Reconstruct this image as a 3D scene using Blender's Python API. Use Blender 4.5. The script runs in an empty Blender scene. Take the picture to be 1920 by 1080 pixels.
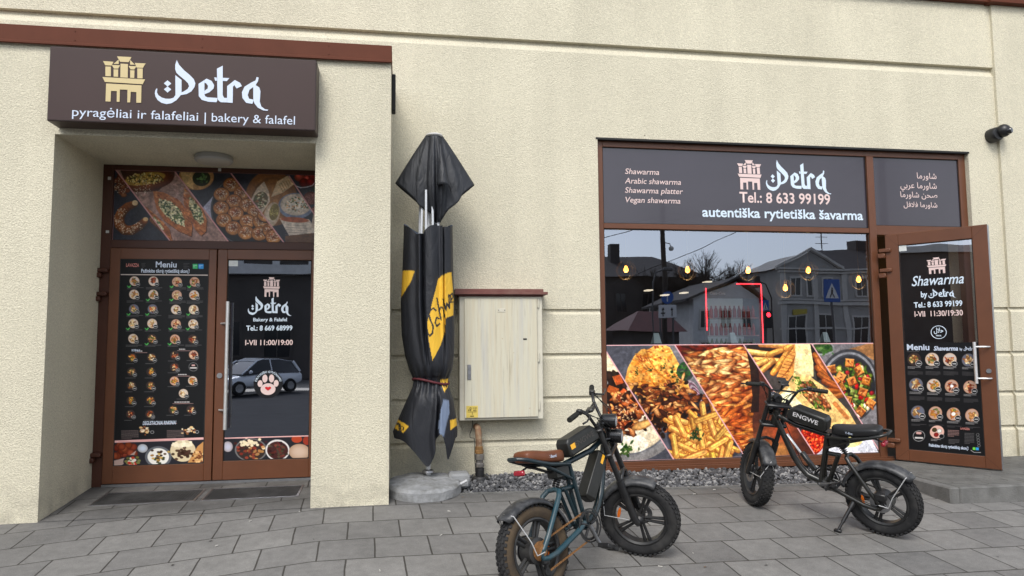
import bpy, bmesh, math, random
import numpy as np
from mathutils import Vector, Matrix

# ---------------------------------------------------------------- camera
SC = bpy.context.scene
COL = SC.collection
R = math.radians
cd = bpy.data.cameras.new('camera')
cam = bpy.data.objects.new('camera', cd)
COL.objects.link(cam)
SC.camera = cam
cd.sensor_width = 36.0
cd.lens = 36.0 * 1331 / 1920
cd.clip_start, cd.clip_end = 0.05, 500.0
yaw, pitch, roll = R(9.0402), R(4.6245), R(-0.46015)
fw = Vector((math.sin(yaw) * math.cos(pitch), math.cos(yaw) * math.cos(pitch), math.sin(pitch)))
rt = Vector((math.cos(yaw), -math.sin(yaw), 0))
up = rt.cross(fw)
rt2 = rt * math.cos(roll) + up * math.sin(roll)
up2 = up * math.cos(roll) - rt * math.sin(roll)
cam.matrix_world = Matrix(((rt2.x, up2.x, -fw.x, 0), (rt2.y, up2.y, -fw.y, 0), (rt2.z, up2.z, -fw.z, 1.89), (0, 0, 0, 1)))

# ---------------------------------------------------------------- sky, sun, exposure
SUN_EL, SUN_AZ = R(48), R(200)          # azimuth measured from +Y towards +X
world = bpy.data.worlds.new('World')
SC.world = world
world.use_nodes = True
wn = world.node_tree.nodes
wl = world.node_tree.links
bg = wn['Background']
sky = wn.new('ShaderNodeTexSky')
sky.sky_type = 'NISHITA'
sky.sun_disc = False
sky.sun_elevation = SUN_EL
sky.sun_rotation = SUN_AZ
sky.air_density = 1.0
sky.dust_density = 1.0
sky.ozone_density = 1.0
hsv = wn.new('ShaderNodeHueSaturation')
hsv.inputs['Saturation'].default_value = 0.34
wl.new(sky.outputs[0], hsv.inputs['Color'])
wl.new(hsv.outputs[0], bg.inputs['Color'])
bg.inputs['Strength'].default_value = 0.15
sl = bpy.data.lights.new('sun', 'SUN')
sl.energy = 1.5
sl.angle = R(25)
sl.color = (1.0, 0.96, 0.9)
so = bpy.data.objects.new('sun', sl)
COL.objects.link(so)
sd = Vector((math.sin(SUN_AZ) * math.cos(SUN_EL), math.cos(SUN_AZ) * math.cos(SUN_EL), math.sin(SUN_EL)))
so.rotation_euler = sd.to_track_quat('Z', 'Y').to_euler()
so.location = (0, -10, 20)
SC.view_settings.view_transform = 'Standard'
SC.view_settings.look = 'None'
SC.view_settings.exposure = 0.84
SC.view_settings.gamma = 1.0
SC.cycles.max_bounces = 8
SC.cycles.transparent_max_bounces = 12

# ---------------------------------------------------------------- helpers
rnd = random.Random(7)
YW, YB, YD = 7.43, 6.42, 7.45       # facade plane, portal front plane, door plane


def gz(x, y):
    """height of the sloping pavement"""
    return 0.08 * max(y, 0.0) - 0.013 * max(x, 0.0) + 0.01 * min(x + 0.5, 0.0)


def s2l(c):
    """sRGB 0-255 triple to linear"""
    return tuple((v / 255 / 12.92) if v / 255 <= 0.04045 else ((v / 255 + 0.055) / 1.055) ** 2.4 for v in c)


MATS = {}


def mat(name, col=(0.5, 0.5, 0.5), rough=0.6, metal=0.0, spec=0.5, var=0.0, vscale=3.0, bump=0.0, bscale=80.0, dirt=None, dscale=4.0,
        damt=0.5, emit=None, estr=0.0, coat=0.0, rvar=0.0):
    m = bpy.data.materials.new(name)
    m.use_nodes = True
    nt = m.node_tree
    b = nt.nodes['Principled BSDF']
    b.inputs['Base Color'].default_value = (*col, 1)
    b.inputs['Roughness'].default_value = rough
    b.inputs['Metallic'].default_value = metal
    b.inputs['Specular IOR Level'].default_value = spec
    b.inputs['Coat Weight'].default_value = coat
    tc = nt.nodes.new('ShaderNodeTexCoord')
    src = tc.outputs['Object']
    last = None
    if var > 0:
        n = nt.nodes.new('ShaderNodeTexNoise')
        n.inputs['Scale'].default_value = vscale
        n.inputs['Detail'].default_value = 6
        nt.links.new(src, n.inputs['Vector'])
        mr = nt.nodes.new('ShaderNodeMapRange')
        mr.inputs[1].default_value, mr.inputs[2].default_value = 0.25, 0.75
        mr.inputs[3].default_value, mr.inputs[4].default_value = 1 - var, 1 + var
        nt.links.new(n.outputs[0], mr.inputs[0])
        mx = nt.nodes.new('ShaderNodeVectorMath')
        mx.operation = 'SCALE'
        mx.inputs[0].default_value = col
        nt.links.new(mr.outputs[0], mx.inputs['Scale'])
        last = mx.outputs[0]
    if dirt:
        n = nt.nodes.new('ShaderNodeTexNoise')
        n.inputs['Scale'].default_value = dscale
        n.inputs['Detail'].default_value = 8
        n.inputs['Roughness'].default_value = 0.65
        nt.links.new(src, n.inputs['Vector'])
        mr = nt.nodes.new('ShaderNodeMapRange')
        mr.inputs[1].default_value, mr.inputs[2].default_value = 0.45, 0.7
        mr.inputs[3].default_value, mr.inputs[4].default_value = 0, damt
        nt.links.new(n.outputs[0], mr.inputs[0])
        mx = nt.nodes.new('ShaderNodeMix')
        mx.data_type = 'RGBA'
        nt.links.new(mr.outputs[0], mx.inputs[0])
        if last:
            nt.links.new(last, mx.inputs[6])
        else:
            mx.inputs[6].default_value = (*col, 1)
        mx.inputs[7].default_value = (*dirt, 1)
        last = mx.outputs[2]
        if rvar > 0:
            ma = nt.nodes.new('ShaderNodeMath')
            ma.operation = 'MULTIPLY_ADD'
            ma.inputs[1].default_value = rvar
            ma.inputs[2].default_value = rough
            nt.links.new(mr.outputs[0], ma.inputs[0])
            nt.links.new(ma.outputs[0], b.inputs['Roughness'])
    if last:
        nt.links.new(last, b.inputs['Base Color'])
    if bump > 0:
        n = nt.nodes.new('ShaderNodeTexNoise')
        n.inputs['Scale'].default_value = bscale
        n.inputs['Detail'].default_value = 4
        nt.links.new(src, n.inputs['Vector'])
        bp = nt.nodes.new('ShaderNodeBump')
        bp.inputs['Strength'].default_value = bump
        bp.inputs['Distance'].default_value = 0.01
        nt.links.new(n.outputs[0], bp.inputs['Height'])
        nt.links.new(bp.outputs[0], b.inputs['Normal'])
    if emit:
        b.inputs['Emission Color'].default_value = (*emit, 1)
        b.inputs['Emission Strength'].default_value = estr
    MATS[name] = m
    return m


def print_mat(name, rough=0.35, spec=0.4, gain=1.0):
    """printed film or paper: the colours of the print come from the mesh's colour attribute"""
    m = bpy.data.materials.new(name)
    m.use_nodes = True
    nt = m.node_tree
    b = nt.nodes['Principled BSDF']
    a = nt.nodes.new('ShaderNodeAttribute')
    a.attribute_name = 'print'
    g = nt.nodes.new('ShaderNodeVectorMath')
    g.operation = 'SCALE'
    g.inputs['Scale'].default_value = gain
    nt.links.new(a.outputs['Color'], g.inputs[0])
    nt.links.new(g.outputs[0], b.inputs['Base Color'])
    b.inputs['Roughness'].default_value = rough
    b.inputs['Specular IOR Level'].default_value = spec
    MATS[name] = m
    return m


def glass_mat(name, f0=0.2, tint=(0.8, 0.82, 0.85), rough=0.0):
    m = bpy.data.materials.new(name)
    m.use_nodes = True
    nt = m.node_tree
    for n in list(nt.nodes):
        nt.nodes.remove(n)
    out = nt.nodes.new('ShaderNodeOutputMaterial')
    tr = nt.nodes.new('ShaderNodeBsdfTransparent')
    tr.inputs[0].default_value = (*tint, 1)
    gl = nt.nodes.new('ShaderNodeBsdfGlossy')
    gl.inputs['Roughness'].default_value = rough
    gl.inputs[0].default_value = (0.80, 0.86, 1.0, 1)
    lw = nt.nodes.new('ShaderNodeLayerWeight')      # Schlick reflectance, the same from both sides
    lw.inputs['Blend'].default_value = 0.5
    pw_ = nt.nodes.new('ShaderNodeMath')
    pw_.operation = 'POWER'
    pw_.inputs[1].default_value = 5
    nt.links.new(lw.outputs['Facing'], pw_.inputs[0])
    fr = nt.nodes.new('ShaderNodeMath')
    fr.operation = 'MULTIPLY_ADD'
    fr.inputs[1].default_value = 1 - f0
    fr.inputs[2].default_value = f0
    nt.links.new(pw_.outputs[0], fr.inputs[0])
    # float glass is never quite flat
    gn = nt.nodes.new('ShaderNodeNewGeometry')
    wv = nt.nodes.new('ShaderNodeTexNoise')
    wv.inputs['Scale'].default_value = 1.6
    wv.inputs['Detail'].default_value = 1
    nt.links.new(gn.outputs['Position'], wv.inputs['Vector'])
    bw = nt.nodes.new('ShaderNodeBump')
    bw.inputs['Strength'].default_value = 0.05
    bw.inputs['Distance'].default_value = 0.02
    nt.links.new(wv.outputs[0], bw.inputs['Height'])
    nt.links.new(bw.outputs[0], gl.inputs['Normal'])
    mx = nt.nodes.new('ShaderNodeMixShader')
    nt.links.new(fr.outputs[0], mx.inputs[0])
    nt.links.new(tr.outputs[0], mx.inputs[1])
    nt.links.new(gl.outputs[0], mx.inputs[2])
    nt.links.new(mx.outputs[0], out.inputs[0])
    MATS[name] = m
    return m


def tag(o, label=None, cat=None, group=None, kind=None):
    for k, v in (('label', label), ('category', cat), ('group', group), ('kind', kind)):
        if v:
            o[k] = v
    return o


def empty(name, loc=(0, 0, 0), label=None, cat=None, group=None):
    o = bpy.data.objects.new(name, None)
    o.empty_display_size = 0.1
    o.location = loc
    COL.objects.link(o)
    return tag(o, label, cat, group)


def adopt(o, parent, keep=True):
    """parent o; with keep, o's mesh is in world coordinates and stays where it is"""
    o.parent = parent
    if keep:
        m = Matrix.Identity(4)
        chain = []
        p = parent
        while p is not None:
            chain.append(p)
            p = p.parent
        for p in reversed(chain):
            m = m @ p.matrix_parent_inverse @ p.matrix_basis
        o.matrix_parent_inverse = m.inverted()


class MB:
    """collects shapes and links them as one mesh object"""

    def __init__(self):
        self.v, self.f, self.mi, self.cur = [], [], [], 0

    def add(self, vs, fs):
        k = len(self.v)
        self.v += [tuple(p) for p in vs]
        self.f += [tuple(i + k for i in q) for q in fs]
        self.mi += [self.cur] * len(fs)
        return self

    def box(self, x0, x1, y0, y1, z0, z1, M=None):
        vs = [Vector((x, y, z)) for x in (x0, x1) for y in (y0, y1) for z in (z0, z1)]
        if M is not None:
            vs = [M @ p for p in vs]
        return self.add(vs, [(0, 1, 3, 2), (4, 6, 7, 5), (0, 4, 5, 1), (2, 3, 7, 6), (0, 2, 6, 4), (1, 5, 7, 3)])

    def cbox(self, x0, x1, y0, y1, z0, z1, c=0.005, M=None):
        """box with chamfered edges: a convex hull of 24 points"""
        bm = bmesh.new()
        for x in (0, 1):
            for y in (0, 1):
                for z in (0, 1):
                    p = [(x0, x1)[x], (y0, y1)[y], (z0, z1)[z]]
                    s = [1 - 2 * x, 1 - 2 * y, 1 - 2 * z]
                    for k in range(3):
                        q = list(p)
                        for j in range(3):
                            if j != k:
                                q[j] += s[j] * c
                        bm.verts.new(q)
        bmesh.ops.convex_hull(bm, input=bm.verts)
        bmesh.ops.dissolve_limit(bm, angle_limit=0.02, verts=bm.verts, edges=bm.edges)
        bm.verts.ensure_lookup_table()
        vs = [v.co.copy() for v in bm.verts]
        if M is not None:
            vs = [M @ p for p in vs]
        self.add(vs, [[v.index for v in f.verts] for f in bm.faces])
        bm.free()
        return self

    def hull(self, pts, M=None):
        bm = bmesh.new()
        for p in pts:
            bm.verts.new(p)
        r = bmesh.ops.convex_hull(bm, input=bm.verts)
        bmesh.ops.delete(bm, geom=[g for g in r['geom_interior'] if isinstance(g, bmesh.types.BMVert)], context='VERTS')
        bm.verts.index_update()
        vs = [v.co.copy() for v in bm.verts]
        if M is not None:
            vs = [M @ p for p in vs]
        self.add(vs, [[v.index for v in f.verts] for f in bm.faces])
        bm.free()
        return self

    def cyl(self, p0, p1, r0, r1=None, n=16, caps=True):
        r1 = r0 if r1 is None else r1
        p0, p1 = Vector(p0), Vector(p1)
        d = (p1 - p0).normalized()
        a = d.orthogonal().normalized()
        b = d.cross(a)
        vs = []
        for p, r in ((p0, r0), (p1, r1)):
            for i in range(n):
                t = 2 * math.pi * i / n
                vs.append(p + a * (r * math.cos(t)) + b * (r * math.sin(t)))
        fs = [(i, (i + 1) % n, n + (i + 1) % n, n + i) for i in range(n)]
        if caps:
            fs += [tuple(reversed(range(n))), tuple(range(n, 2 * n))]
        return self.add(vs, fs)

    def tube(self, pts, r, n=10, closed=False, caps=True):
        pts = [Vector(p) for p in pts]
        rs = r if isinstance(r, (list, tuple)) else [r] * len(pts)
        m = len(pts)
        rings, prev = [], None
        for i, p in enumerate(pts):
            if closed:
                d = pts[(i + 1) % m] - pts[i - 1]
            else:
                d = pts[min(i + 1, m - 1)] - pts[max(i - 1, 0)]
            d.normalize()
            if prev is None:
                a = d.orthogonal().normalized()
            else:
                a = (prev - d * prev.dot(d)).normalized()
            prev = a
            b = d.cross(a)
            rings.append([p + a * (rs[i] * math.cos(2 * math.pi * k / n)) + b * (rs[i] * math.sin(2 * math.pi * k / n)) for k in range(n)])
        vs = [q for g in rings for q in g]
        fs = []
        for i in range(m if closed else m - 1):
            j = (i + 1) % m
            fs += [(i * n + k, i * n + (k + 1) % n, j * n + (k + 1) % n, j * n + k) for k in range(n)]
        if caps and not closed:
            fs += [tuple(reversed(range(n))), tuple(range((m - 1) * n, m * n))]
        return self.add(vs, fs)

    def lathe(self, prof, origin=(0, 0, 0), axis='z', n=32, M=None):
        """prof: (radius, height) pairs turned about an axis"""
        o = Vector(origin)
        vs = []
        for r, h in prof:
            for i in range(n):
                t = 2 * math.pi * i / n
                c, s = r * math.cos(t), r * math.sin(t)
                p = {'z': (c, s, h), 'y': (c, h, s), 'x': (h, c, s)}[axis]
                p = Vector(p) + o
                vs.append(M @ p if M is not None else p)
        fs = []
        for k in range(len(prof) - 1):
            fs += [(k * n + i, k * n + (i + 1) % n, (k + 1) * n + (i + 1) % n, (k + 1) * n + i) for i in range(n)]
        shut = abs(prof[0][0] - prof[-1][0]) < 1e-9 and abs(prof[0][1] - prof[-1][1]) < 1e-9
        if prof[0][0] > 1e-6 and not shut:
            fs.append(tuple(reversed(range(n))))
        if prof[-1][0] > 1e-6 and not shut:
            fs.append(tuple(range((len(prof) - 1) * n, len(prof) * n)))
        return self.add(vs, fs)

    def ball(self, c, r, sx=1, sy=1, sz=1, n=12, M=None):
        prof = [(r * math.sin(math.pi * i / n), -r * math.cos(math.pi * i / n)) for i in range(n + 1)]
        S = Matrix.Translation(Vector(c)) @ Matrix.Diagonal((sx, sy, sz, 1))
        if M is not None:
            S = M @ S
        return self.lathe(prof, n=2 * n, M=S)

    def transform(self, M, start=0):
        self.v[start:] = [tuple(M @ Vector(p)) for p in self.v[start:]]
        return self

    def build(self, name, mats, parent=None, smooth=None, keep=True, bevel=0, recalc=True):
        me = bpy.data.meshes.new(name)
        me.from_pydata(self.v, [], self.f)
        ms = mats if isinstance(mats, (list, tuple)) else [mats]
        for m in ms:
            me.materials.append(MATS[m] if isinstance(m, str) else m)
        if len(ms) > 1:
            me.polygons.foreach_set('material_index', self.mi)
        if recalc:
            bm = bmesh.new()
            bm.from_mesh(me)
            bmesh.ops.recalc_face_normals(bm, faces=bm.faces)
            bm.to_mesh(me)
            bm.free()
        if smooth is not None:
            me.shade_smooth()
            me.set_sharp_from_angle(angle=R(smooth))
        me.update()
        o = bpy.data.objects.new(name, me)
        COL.objects.link(o)
        if bevel:
            b = o.modifiers.new('edge', 'BEVEL')
            b.width = bevel
            b.segments = 2
            b.limit_method = 'ANGLE'
        if parent is not None:
            adopt(o, parent, keep)
        return o


class Plane:
    """a drawing plane: point(u, v, off) with off metres towards the viewer"""

    def __init__(self, O=(0, 0, 0), U=(1, 0, 0), V=(0, 0, 1), N=(0, -1, 0)):
        self.O, self.U, self.V, self.N = Vector(O), Vector(U), Vector(V), Vector(N)

    def p(self, u, v, off=0.0):
        return self.O + self.U * u + self.V * v + self.N * off


def wallplane(y):
    return Plane((0, y, 0))


def flat_polys(name, polys, plane, off, m, parent, step=0.0002):
    """thin printed or cut shapes lying on a plane"""
    b = MB()
    for k, P in enumerate(polys):
        bm = bmesh.new()
        vs = [bm.verts.new(plane.p(u, v, off + k * step)) for u, v in P]
        f = bm.faces.new(vs)
        f.normal_update()
        bmesh.ops.triangulate(bm, faces=[f])
        bm.verts.index_update()
        b.add([v.co.copy() for v in bm.verts], [[v.index for v in g.verts] for g in bm.faces])
        bm.free()
    return b.build(name, m, parent)


def ring_poly(cu, cv, r, n=28, ru=None, a0=0.0):
    return [(cu + (ru or r) * math.cos(a0 + 2 * math.pi * i / n), cv + r * math.sin(a0 + 2 * math.pi * i / n)) for i in range(n)]


def fit_polys(polys, u0, v0, u1, v1):
    return [[(u0 + a * (u1 - u0), v0 + b * (v1 - v0)) for a, b in P] for P in polys]


def text(name, body, plane, u0, v0, width, m, parent, off=0.002, bold=0.0, shear=0.0, cap=None, align='L', spacing=1.0, arc=None):
    """lettering as a flat mesh, baseline at v0, stretched to the given width (and capital height)"""
    c = bpy.data.curves.new(name, 'FONT')
    c.body = body
    c.size = 1.0
    c.fill_mode = 'FRONT'
    c.offset = bold
    c.shear = shear
    c.space_character = spacing
    c.resolution_u = 3
    t = bpy.data.objects.new(name, c)
    COL.objects.link(t)
    dg = bpy.context.evaluated_depsgraph_get()
    dg.update()
    me = bpy.data.meshes.new_from_object(t.evaluated_get(dg))
    bpy.data.objects.remove(t)
    bpy.data.curves.remove(c)
    co = np.empty(len(me.vertices) * 3)
    me.vertices.foreach_get('co', co)
    co = co.reshape(-1, 3)
    x0, x1 = co[:, 0].min(), co[:, 0].max()
    sx = width / (x1 - x0)
    sy = sx if cap is None else cap / 0.69
    xs = (co[:, 0] - x0) * sx
    ys = co[:, 1] * sy
    if align == 'C':
        xs -= width / 2
    elif align == 'R':
        xs -= width
    for v, a, b_ in zip(me.vertices, xs, ys):
        if arc:
            th = arc[1] - a / arc[0]
            v.co = plane.p(u0 + (arc[0] + b_) * math.cos(th), v0 + (arc[0] + b_) * math.sin(th), off)
        else:
            v.co = plane.p(u0 + a, v0 + b_, off)
    me.materials.clear()
    me.materials.append(MATS[m])
    me.name = name
    o = bpy.data.objects.new(name, me)
    COL.objects.link(o)
    if parent is not None:
        adopt(o, parent)
    return o


# ---------------------------------------------------------------- printed pictures
class Canvas:
    """a small raster for printed film: shapes are given in the coordinates of a source quad (TL, TR, BR, BL)"""

    def __init__(self, w, h, quad, bgc):
        self.w, self.h = w, h
        dst = [(0, 0), (w, 0), (w, h), (0, h)]
        A = []
        for (x, y), (u, v) in zip(dst, quad):
            A.append([x, y, 1, 0, 0, 0, -u * x, -u * y, u])
            A.append([0, 0, 0, x, y, 1, -v * x, -v * y, v])
        A = np.array(A, float)
        s = np.linalg.solve(A[:, :8], A[:, 8])
        self.Hm = np.append(s, 1).reshape(3, 3)
        self.Hi = np.linalg.inv(self.Hm)
        yy, xx = np.mgrid[0:h, 0:w] + 0.5
        d = self.Hm[2, 0] * xx + self.Hm[2, 1] * yy + 1
        self.X = (self.Hm[0, 0] * xx + self.Hm[0, 1] * yy + self.Hm[0, 2]) / d
        self.Y = (self.Hm[1, 0] * xx + self.Hm[1, 1] * yy + self.Hm[1, 2]) / d
        q = np.array(quad, float)
        self.sc = w / (0.5 * (np.linalg.norm(q[1] - q[0]) + np.linalg.norm(q[2] - q[3])))
        self.a = np.empty((h, w, 3))
        self.a[:] = np.array(bgc) / 255
        self.clip = None
        self.r = np.random.default_rng(11)

    def box(self, x0, y0, x1, y1):
        P = np.array([[x0, y0, 1], [x1, y0, 1], [x1, y1, 1], [x0, y1, 1]], float) @ self.Hi.T
        P = P[:, :2] / P[:, 2:]
        a = np.floor(P.min(0)).astype(int) - 2
        b = np.ceil(P.max(0)).astype(int) + 2
        i0, i1 = max(a[1], 0), min(b[1], self.h)
        j0, j1 = max(a[0], 0), min(b[0], self.w)
        if i0 >= i1 or j0 >= j1:
            return None
        return (slice(i0, i1), slice(j0, j1))

    def put(self, s, al, col):
        if self.clip is not None:
            al = al * self.clip[s]
        al = al[..., None]
        self.a[s] = self.a[s] * (1 - al) + col * al

    def noise(self, scale, seed=0, oct=3):
        r = np.random.default_rng(seed)
        out = np.zeros((self.h, self.w))
        amp, tot = 1.0, 0.0
        for o in range(oct):
            g = r.random((64, 64))
            x, y = self.X / scale * 2 ** o, self.Y / scale * 2 ** o
            xi, yi = np.floor(x).astype(int), np.floor(y).astype(int)
            fx, fy = x - xi, y - yi
            fx, fy = fx * fx * (3 - 2 * fx), fy * fy * (3 - 2 * fy)
            v = (g[yi % 64, xi % 64] * (1 - fx) + g[yi % 64, (xi + 1) % 64] * fx) * (1 - fy) + \
                (g[(yi + 1) % 64, xi % 64] * (1 - fx) + g[(yi + 1) % 64, (xi + 1) % 64] * fx) * fy
            out += amp * v
            tot += amp
            amp *= 0.55
        return out / tot

    def mottle(self, amt, scale, seed=0, mask=None):
        n = (self.noise(scale, seed) - 0.5) * 2 * amt
        f = 1 + n
        if mask is not None:
            f = 1 + n * mask
        if self.clip is not None:
            f = 1 + (f - 1) * self.clip
        self.a *= f[..., None]

    def ell(self, cx, cy, rx, ry, col, ang=0, edge=0.0, hi=0.0, op=1.0, soft=1.0, hole=0.0):
        m = max(rx, ry) + 2 / self.sc
        s = self.box(cx - m, cy - m, cx + m, cy + m)
        if s is None:
            return
        x, y = self.X[s] - cx, self.Y[s] - cy
        c, n = math.cos(R(ang)), math.sin(R(ang))
        u, v = (x * c + y * n) / rx, (-x * n + y * c) / ry
        d = np.sqrt(u * u + v * v)
        al = np.clip((1 - d) * min(rx, ry) * self.sc / soft + 0.5, 0, 1) * op
        if hole:
            al *= np.clip((d - hole) * min(rx, ry) * self.sc + 0.5, 0, 1)
        k = np.array(col, float) / 255
        f = 1 - edge * np.clip(d, 0, 1) ** 2.5
        f = np.stack([f ** 0.8, f ** 1.15, f ** 1.5], -1)
        if hi:
            f = f + (hi * np.exp(-((x / max(rx, ry) + 0.3) ** 2 + (y / max(rx, ry) + 0.35) ** 2) * 6))[..., None]
        self.put(s, al, k * f)

    def poly(self, pts, col, op=1.0):
        P = np.array(pts, float)
        s = self.box(P[:, 0].min(), P[:, 1].min(), P[:, 0].max(), P[:, 1].max())
        if s is None:
            return
        X, Y = self.X[s], self.Y[s]
        acc = np.zeros(X.shape)
        d = 0.25 / self.sc
        for ox, oy in ((-d, -d), (d, -d), (-d, d), (d, d)):
            x, y = X + ox, Y + oy
            ins = np.zeros(X.shape, bool)
            for (x0, y0), (x1, y1) in zip(P, np.roll(P, -1, 0)):
                if y0 == y1:
                    continue
                c = (y0 > y) != (y1 > y)
                ins ^= c & (x < (x1 - x0) * (y - y0) / (y1 - y0) + x0)
            acc += ins
        self.put(s, acc / 4 * op, np.array(col, float) / 255)

    def line(self, p, q, w, col, op=1.0, edge=0.0):
        (x0, y0), (x1, y1) = p, q
        s = self.box(min(x0, x1) - w, min(y0, y1) - w, max(x0, x1) + w, max(y0, y1) + w)
        if s is None:
            return
        X, Y = self.X[s], self.Y[s]
        dx, dy = x1 - x0, y1 - y0
        L = dx * dx + dy * dy + 1e-9
        t = np.clip(((X - x0) * dx + (Y - y0) * dy) / L, 0, 1)
        d = np.hypot(X - x0 - t * dx, Y - y0 - t * dy)
        al = np.clip((w / 2 - d) * self.sc + 0.5, 0, 1) * op
        k = np.array(col, float) / 255
        sd = ((X - x0) * dy - (Y - y0) * dx) / math.sqrt(L) / (w / 2)
        f = 1 - edge * np.clip(0.5 - 0.5 * sd, 0, 1)
        self.put(s, al, k * np.stack([f ** 0.8, f ** 1.15, f ** 1.5], -1))

    def path(self, pts, w, col, op=1.0):
        for a, b in zip(pts, pts[1:]):
            self.line(a, b, w, col, op)

    def scatter(self, n, inside, fn):
        """call fn(x, y) at n random points of a polygon"""
        P = np.array(inside, float)
        lo, hi = P.min(0), P.max(0)
        k = 0
        for _ in range(n * 30):
            x, y = lo + self.r.random(2) * (hi - lo)
            ins = False
            for (x0, y0), (x1, y1) in zip(P, np.roll(P, -1, 0)):
                if (y0 > y) != (y1 > y) and x < (x1 - x0) * (y - y0) / (y1 - y0) + x0:
                    ins = not ins
            if ins:
                fn(x, y)
                k += 1
                if k >= n:
                    return

    def half(self, p, q):
        """mask of the side left of the line p-q"""
        (x0, y0), (x1, y1) = p, q
        d = ((x1 - x0) * (self.Y - y0) - (y1 - y0) * (self.X - x0)) / math.hypot(x1 - x0, y1 - y0)
        return np.clip(d * self.sc + 0.5, 0, 1)

    def jit(self, col, a=18):
        return np.clip(np.array(col, float) + self.r.normal(0, a) * np.array([1, 0.9, 0.8]) + self.r.normal(0, a * 0.25, 3), 4, 255)


def print_mesh(name, cv, plane, u0, v0, u1, v1, off, m, parent, back=None):
    """a printed sheet: one mesh vertex per raster point, colours in the attribute 'print'"""
    w, h = cv.w, cv.h
    jj, ii = np.meshgrid(np.arange(w), np.arange(h))
    us = u0 + (u1 - u0) * jj / (w - 1)
    vs = v1 + (v0 - v1) * ii / (h - 1)
    O, U, V, N = (np.array(q) for q in (plane.O, plane.U, plane.V, plane.N))
    P = O + us[..., None] * U + vs[..., None] * V + off * N
    me = bpy.data.meshes.new(name)
    me.vertices.add(w * h)
    me.vertices.foreach_set('co', P.reshape(-1))
    a = (np.arange(h - 1)[:, None] * w + np.arange(w - 1)[None]).reshape(-1)
    q = np.stack([a, a + w, a + w + 1, a + 1], 1)
    nq = len(q)
    me.loops.add(nq * 4)
    me.loops.foreach_set('vertex_index', q.reshape(-1))
    me.polygons.add(nq)
    me.polygons.foreach_set('loop_start', np.arange(nq) * 4)
    me.update(calc_edges=True)
    col = np.clip(cv.a, 0, 1).reshape(-1, 3)
    lin = np.where(col <= 0.04045, col / 12.92, ((col + 0.055) / 1.055) ** 2.4)
    ca = me.color_attributes.new('print', 'FLOAT_COLOR', 'POINT')
    ca.data.foreach_set('color', np.concatenate([lin, np.ones((len(lin), 1))], 1).reshape(-1).astype(np.float32))
    me.materials.append(MATS[m])
    me.validate()
    o = bpy.data.objects.new(name, me)
    COL.objects.link(o)
    if parent is not None:
        adopt(o, parent)
    return o
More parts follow.
